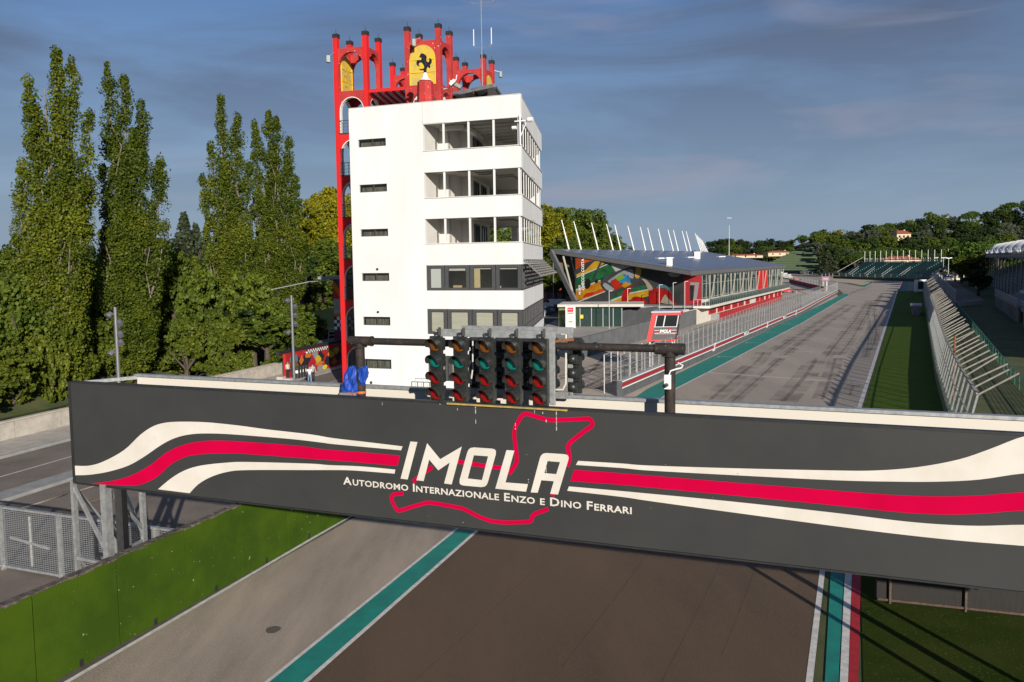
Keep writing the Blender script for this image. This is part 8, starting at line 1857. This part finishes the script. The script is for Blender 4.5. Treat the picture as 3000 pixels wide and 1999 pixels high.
# ------------------------------------------------------------------ cars
M_cglass=mat('car_glass',(.015,.02,.025),.08,spec=.8)
def car(loc,rz,label,col,L_=4.2,Wd=1.75,h=1.48,van=False,rough=.25):
    t=thing('parked_van' if van else 'parked_car',label,'van' if van else 'car',tuple(loc)); R=Matrix.Rotation(rz,3,'Z'); c=Vector(loc); m=mat('paint_'+'_'.join(str(int(x*100)) for x in col),col,rough,metal=.2)
    if van: prof=[(-.5,.25),(-.5,.62),(-.49,1.0),(.20,1.0),(.33,.60),(.48,.48),(.5,.25)]
    else: prof=[(-.5,.25),(-.5,.60),(-.44,.68),(-.36,.97),(-.05,1.0),(.10,.97),(.24,.68),(.46,.58),(.5,.42),(.5,.25)]
    T=lambda x,y,z_: c+R@Vector((x*L_,y*Wd,z_*h)); q=MB(); n=len(prof)
    tw=lambda z_: 1 if z_<.66 else .86
    for y in (-.5,.5):
        for x,z_ in prof: q.v.append(tuple(T(x,y*tw(z_),z_)))
    q.f=[tuple(range(n))[::-1],tuple(range(n,2*n))]+[(i,(i+1)%n,n+(i+1)%n,n+i) for i in range(n)]; q.m=[0]*len(q.f)
    q.build('body',m,t,bevel=.05)
    for (xa,xb) in (((-.36,-.06),(-.03,.17)) if not van else ((.10,.24),)):
        for y in (-1,1):
            q=MB(); q.hexa([T(xa,y*.475,.68),T(xb+(.03 if not van else .03),y*.475,.68),T(xb,y*.44,.93),T(xa+.04,y*.44,.93),T(xa,y*.495,.68),T(xb+.03,y*.495,.68),T(xb,y*.455,.93),T(xa+.04,y*.455,.93)]); q.build('window',M_cglass,t)
    q=MB(); a,b=((.115,.955),(.235,.70)) if not van else ((.215,.95),(.325,.63)); q.hexa([T(a[0],-.39,a[1]),T(a[0],.39,a[1]),T(b[0],.43,b[1]),T(b[0],-.43,b[1])]+[p+R@Vector((.03,0,.03)) for p in (T(a[0],-.39,a[1]),T(a[0],.39,a[1]),T(b[0],.43,b[1]),T(b[0],-.43,b[1]))]); q.build('windscreen',M_cglass,t)
    if not van: q=MB(); q.hexa([T(-.375,-.38,.94),T(-.375,.38,.94),T(-.445,.42,.71),T(-.445,-.42,.71)]+[p+R@Vector((-.03,0,.02)) for p in (T(-.375,-.38,.94),T(-.375,.38,.94),T(-.445,.42,.71),T(-.445,-.42,.71))]); q.build('rear_window',M_cglass,t)
    for x in (-.31,.32):
        for y in (-1,1): 
            q=MB(); q.lathe(T(x,y*.46,.21),[(.31,-.10),(.33,0),(.31,.10)],16,ax=R@Vector((0,y,0))); w=q.build('wheel',M_blk,t); q=MB(); q.lathe(T(x,y*.46,.21),[(.19,.10),(.17,.12)],12,ax=R@Vector((0,y,0))); q.build('rim',M_steel,w)
    for y in (-.36,.36):
        q=MB(); q.box(T(-.505,y,.55),(.05,.22,.14),rz=rz); q.build('tail_light',M_rdl,t); q=MB(); q.box(T(.495,y,.50),(.06,.26,.12),rz=rz); q.build('headlight',MATS['white_plastic'],t)
    return t
car(V(G(1622,905)),2.6,'white delivery van parked beyond the white tower',(.70,.70,.69),5.4,2.0,2.2,van=True)
car(V(G(1608,916)),1.75,'silver hatchback parked beside the dark ones',(.50,.52,.55)); car(V(G(1628,912)),1.75,'dark green hatchback between the silver one and the van',(.03,.05,.045)); car(V(G(1596,922)),1.75,'blue grey car nearest the tower',(.08,.11,.16))
car(V(G(1669,898)),2.9,'black estate car parked under the leaning end of the museum',(.025,.027,.03),4.6); car(V(G(1685,893)),2.9,'white car partly hidden by the leaning frame',(.65,.65,.64)); car(V(G(1643,905)),1.75,'small dark car right behind the van',(.05,.05,.06))
car(V(G(44,954)),.1,'silver blue car parked under the trees at the left edge',(.16,.22,.30)); car(V(G(2868,852)),1.2,'dark blue suv parked by the brown hedge on the right',(.02,.03,.055),4.7,1.9,1.75); car(V(G(2877,846)),1.2,'second dark car parked behind the suv on the right',(.04,.045,.06))
for k,(x,y,l) in enumerate(((110,812,'cream truck nearest the roof corner beyond the pits'),(150,820,'middle cream truck beyond the pits'),(185,828,'rightmost small white van beyond the pits'))): car(V(R5(x,y+28)),.6+k*.1,l,(.62,.60,.56),7-k*1.2,2.4,3.2-k*.3,van=True)
# red container stack behind the van
p=V(G(1657,892)); t=thing('red_container','red and grey containers behind the parked van','container',(p.x,p.y+9,0)); q=MB(); q.box(p+Vector((0,9,1.6)),(7.5,3,3.2)); q.build('container',mat('container_pink',(.42,.22,.22),.8,col2=(.30,.16,.16),vs=2),t); q=MB(); q.box(p+Vector((-1,12,2.6)),(8,3,5.2)); q.build('container',M_redb,t)
p=V(G(1622,899)); q=MB(); q.tube([p,p+zv*10.5],.12,8); o=q.build('dark_pole',M_lp,at=tuple(p)); tag(o,'slender dark pole standing among the trees between tower and museum','pole')
q=MB(); A=V(G(1592,953)); B=V(G(1597,925)); 
for k in range(9): p=A+(B-A)*k/8; q.bar(p,p+zv*1.1,.06)
q.bar(A+zv*1.1,B+zv*1.1,.06); q.bar(A+zv*.6,B+zv*.6,.04); o=q.build('handrail',M_steel,at=tuple(A)); tag(o,'low grey handrail at the right foot of the white tower','railing')
strip=MB(); strip.face([(p[0],p[1],.0055) for p in (G(1592,960),G(1635,945),G(1660,890),G(1596,886))]); struct('car_park_asphalt',strip,mat('asphalt_dark',(.07,.07,.068),.9,var=.25,vs=.5))

for k,(px,py,d,kind,w,l) in enumerate([(850,905,100,'broad',9,'green tree filling the gap between the open and the rounded poplar base'),(905,930,104,'broad',8,'leafy tree just left of the terrace figure'),(780,930,96,'broad',9,'green tree low behind the right street lamp'),(700,900,98,'dark',9,'dark tree low behind the open poplar'),(880,985,84,'bush',5,'bush overhanging the left end of the painted wall'),(845,1020,80,'bush',5,'bush at the left end of the painted wall')]):
    t_=D(px,py,d); addtree(kind,k%3,t_[0],d,-1,t_[2]+1,w,'bank_tree' if kind!='bush' else 'bank_bush',l,rz=k,cat='tree' if kind!='bush' else 'bush')

for k,(px,py,d,kind,w) in enumerate([(2612,690,500,'broad',15),(2660,694,498,'dark',15)]):
    t_=D(px,py,d); addtree(kind,k,t_[0],d,t_[2]-13,13,w,'hill_tree','tree standing in front of the %s side of the hillside villa'%('left','right')[k],rz=k)

for k,(px,py,d,kind,w,l) in enumerate([(285,760,93,'broad',8,'lit green tree in the gap between the two left poplars'),(500,735,99,'broad',9,'lit green tree under the drooping fir'),(560,790,101,'broad',8,'small green tree left of the open poplar'),(735,800,99,'broad',8,'small lit tree between the two right poplars'),(60,800,80,'broad',9,'green tree below the slim poplar at the left edge'),(640,905,93,'bush',6,'pale leafy shrub between the poplar pairs'),(540,930,90,'bush',6,'rounded shrub right of the left street lamp')]):
    t_=D(px,py,d); addtree(kind,k%3,t_[0],d,-1,t_[2]+1,w,'bank_tree' if kind!='bush' else 'bank_bush',l,rz=k,cat='tree' if kind!='bush' else 'bush')
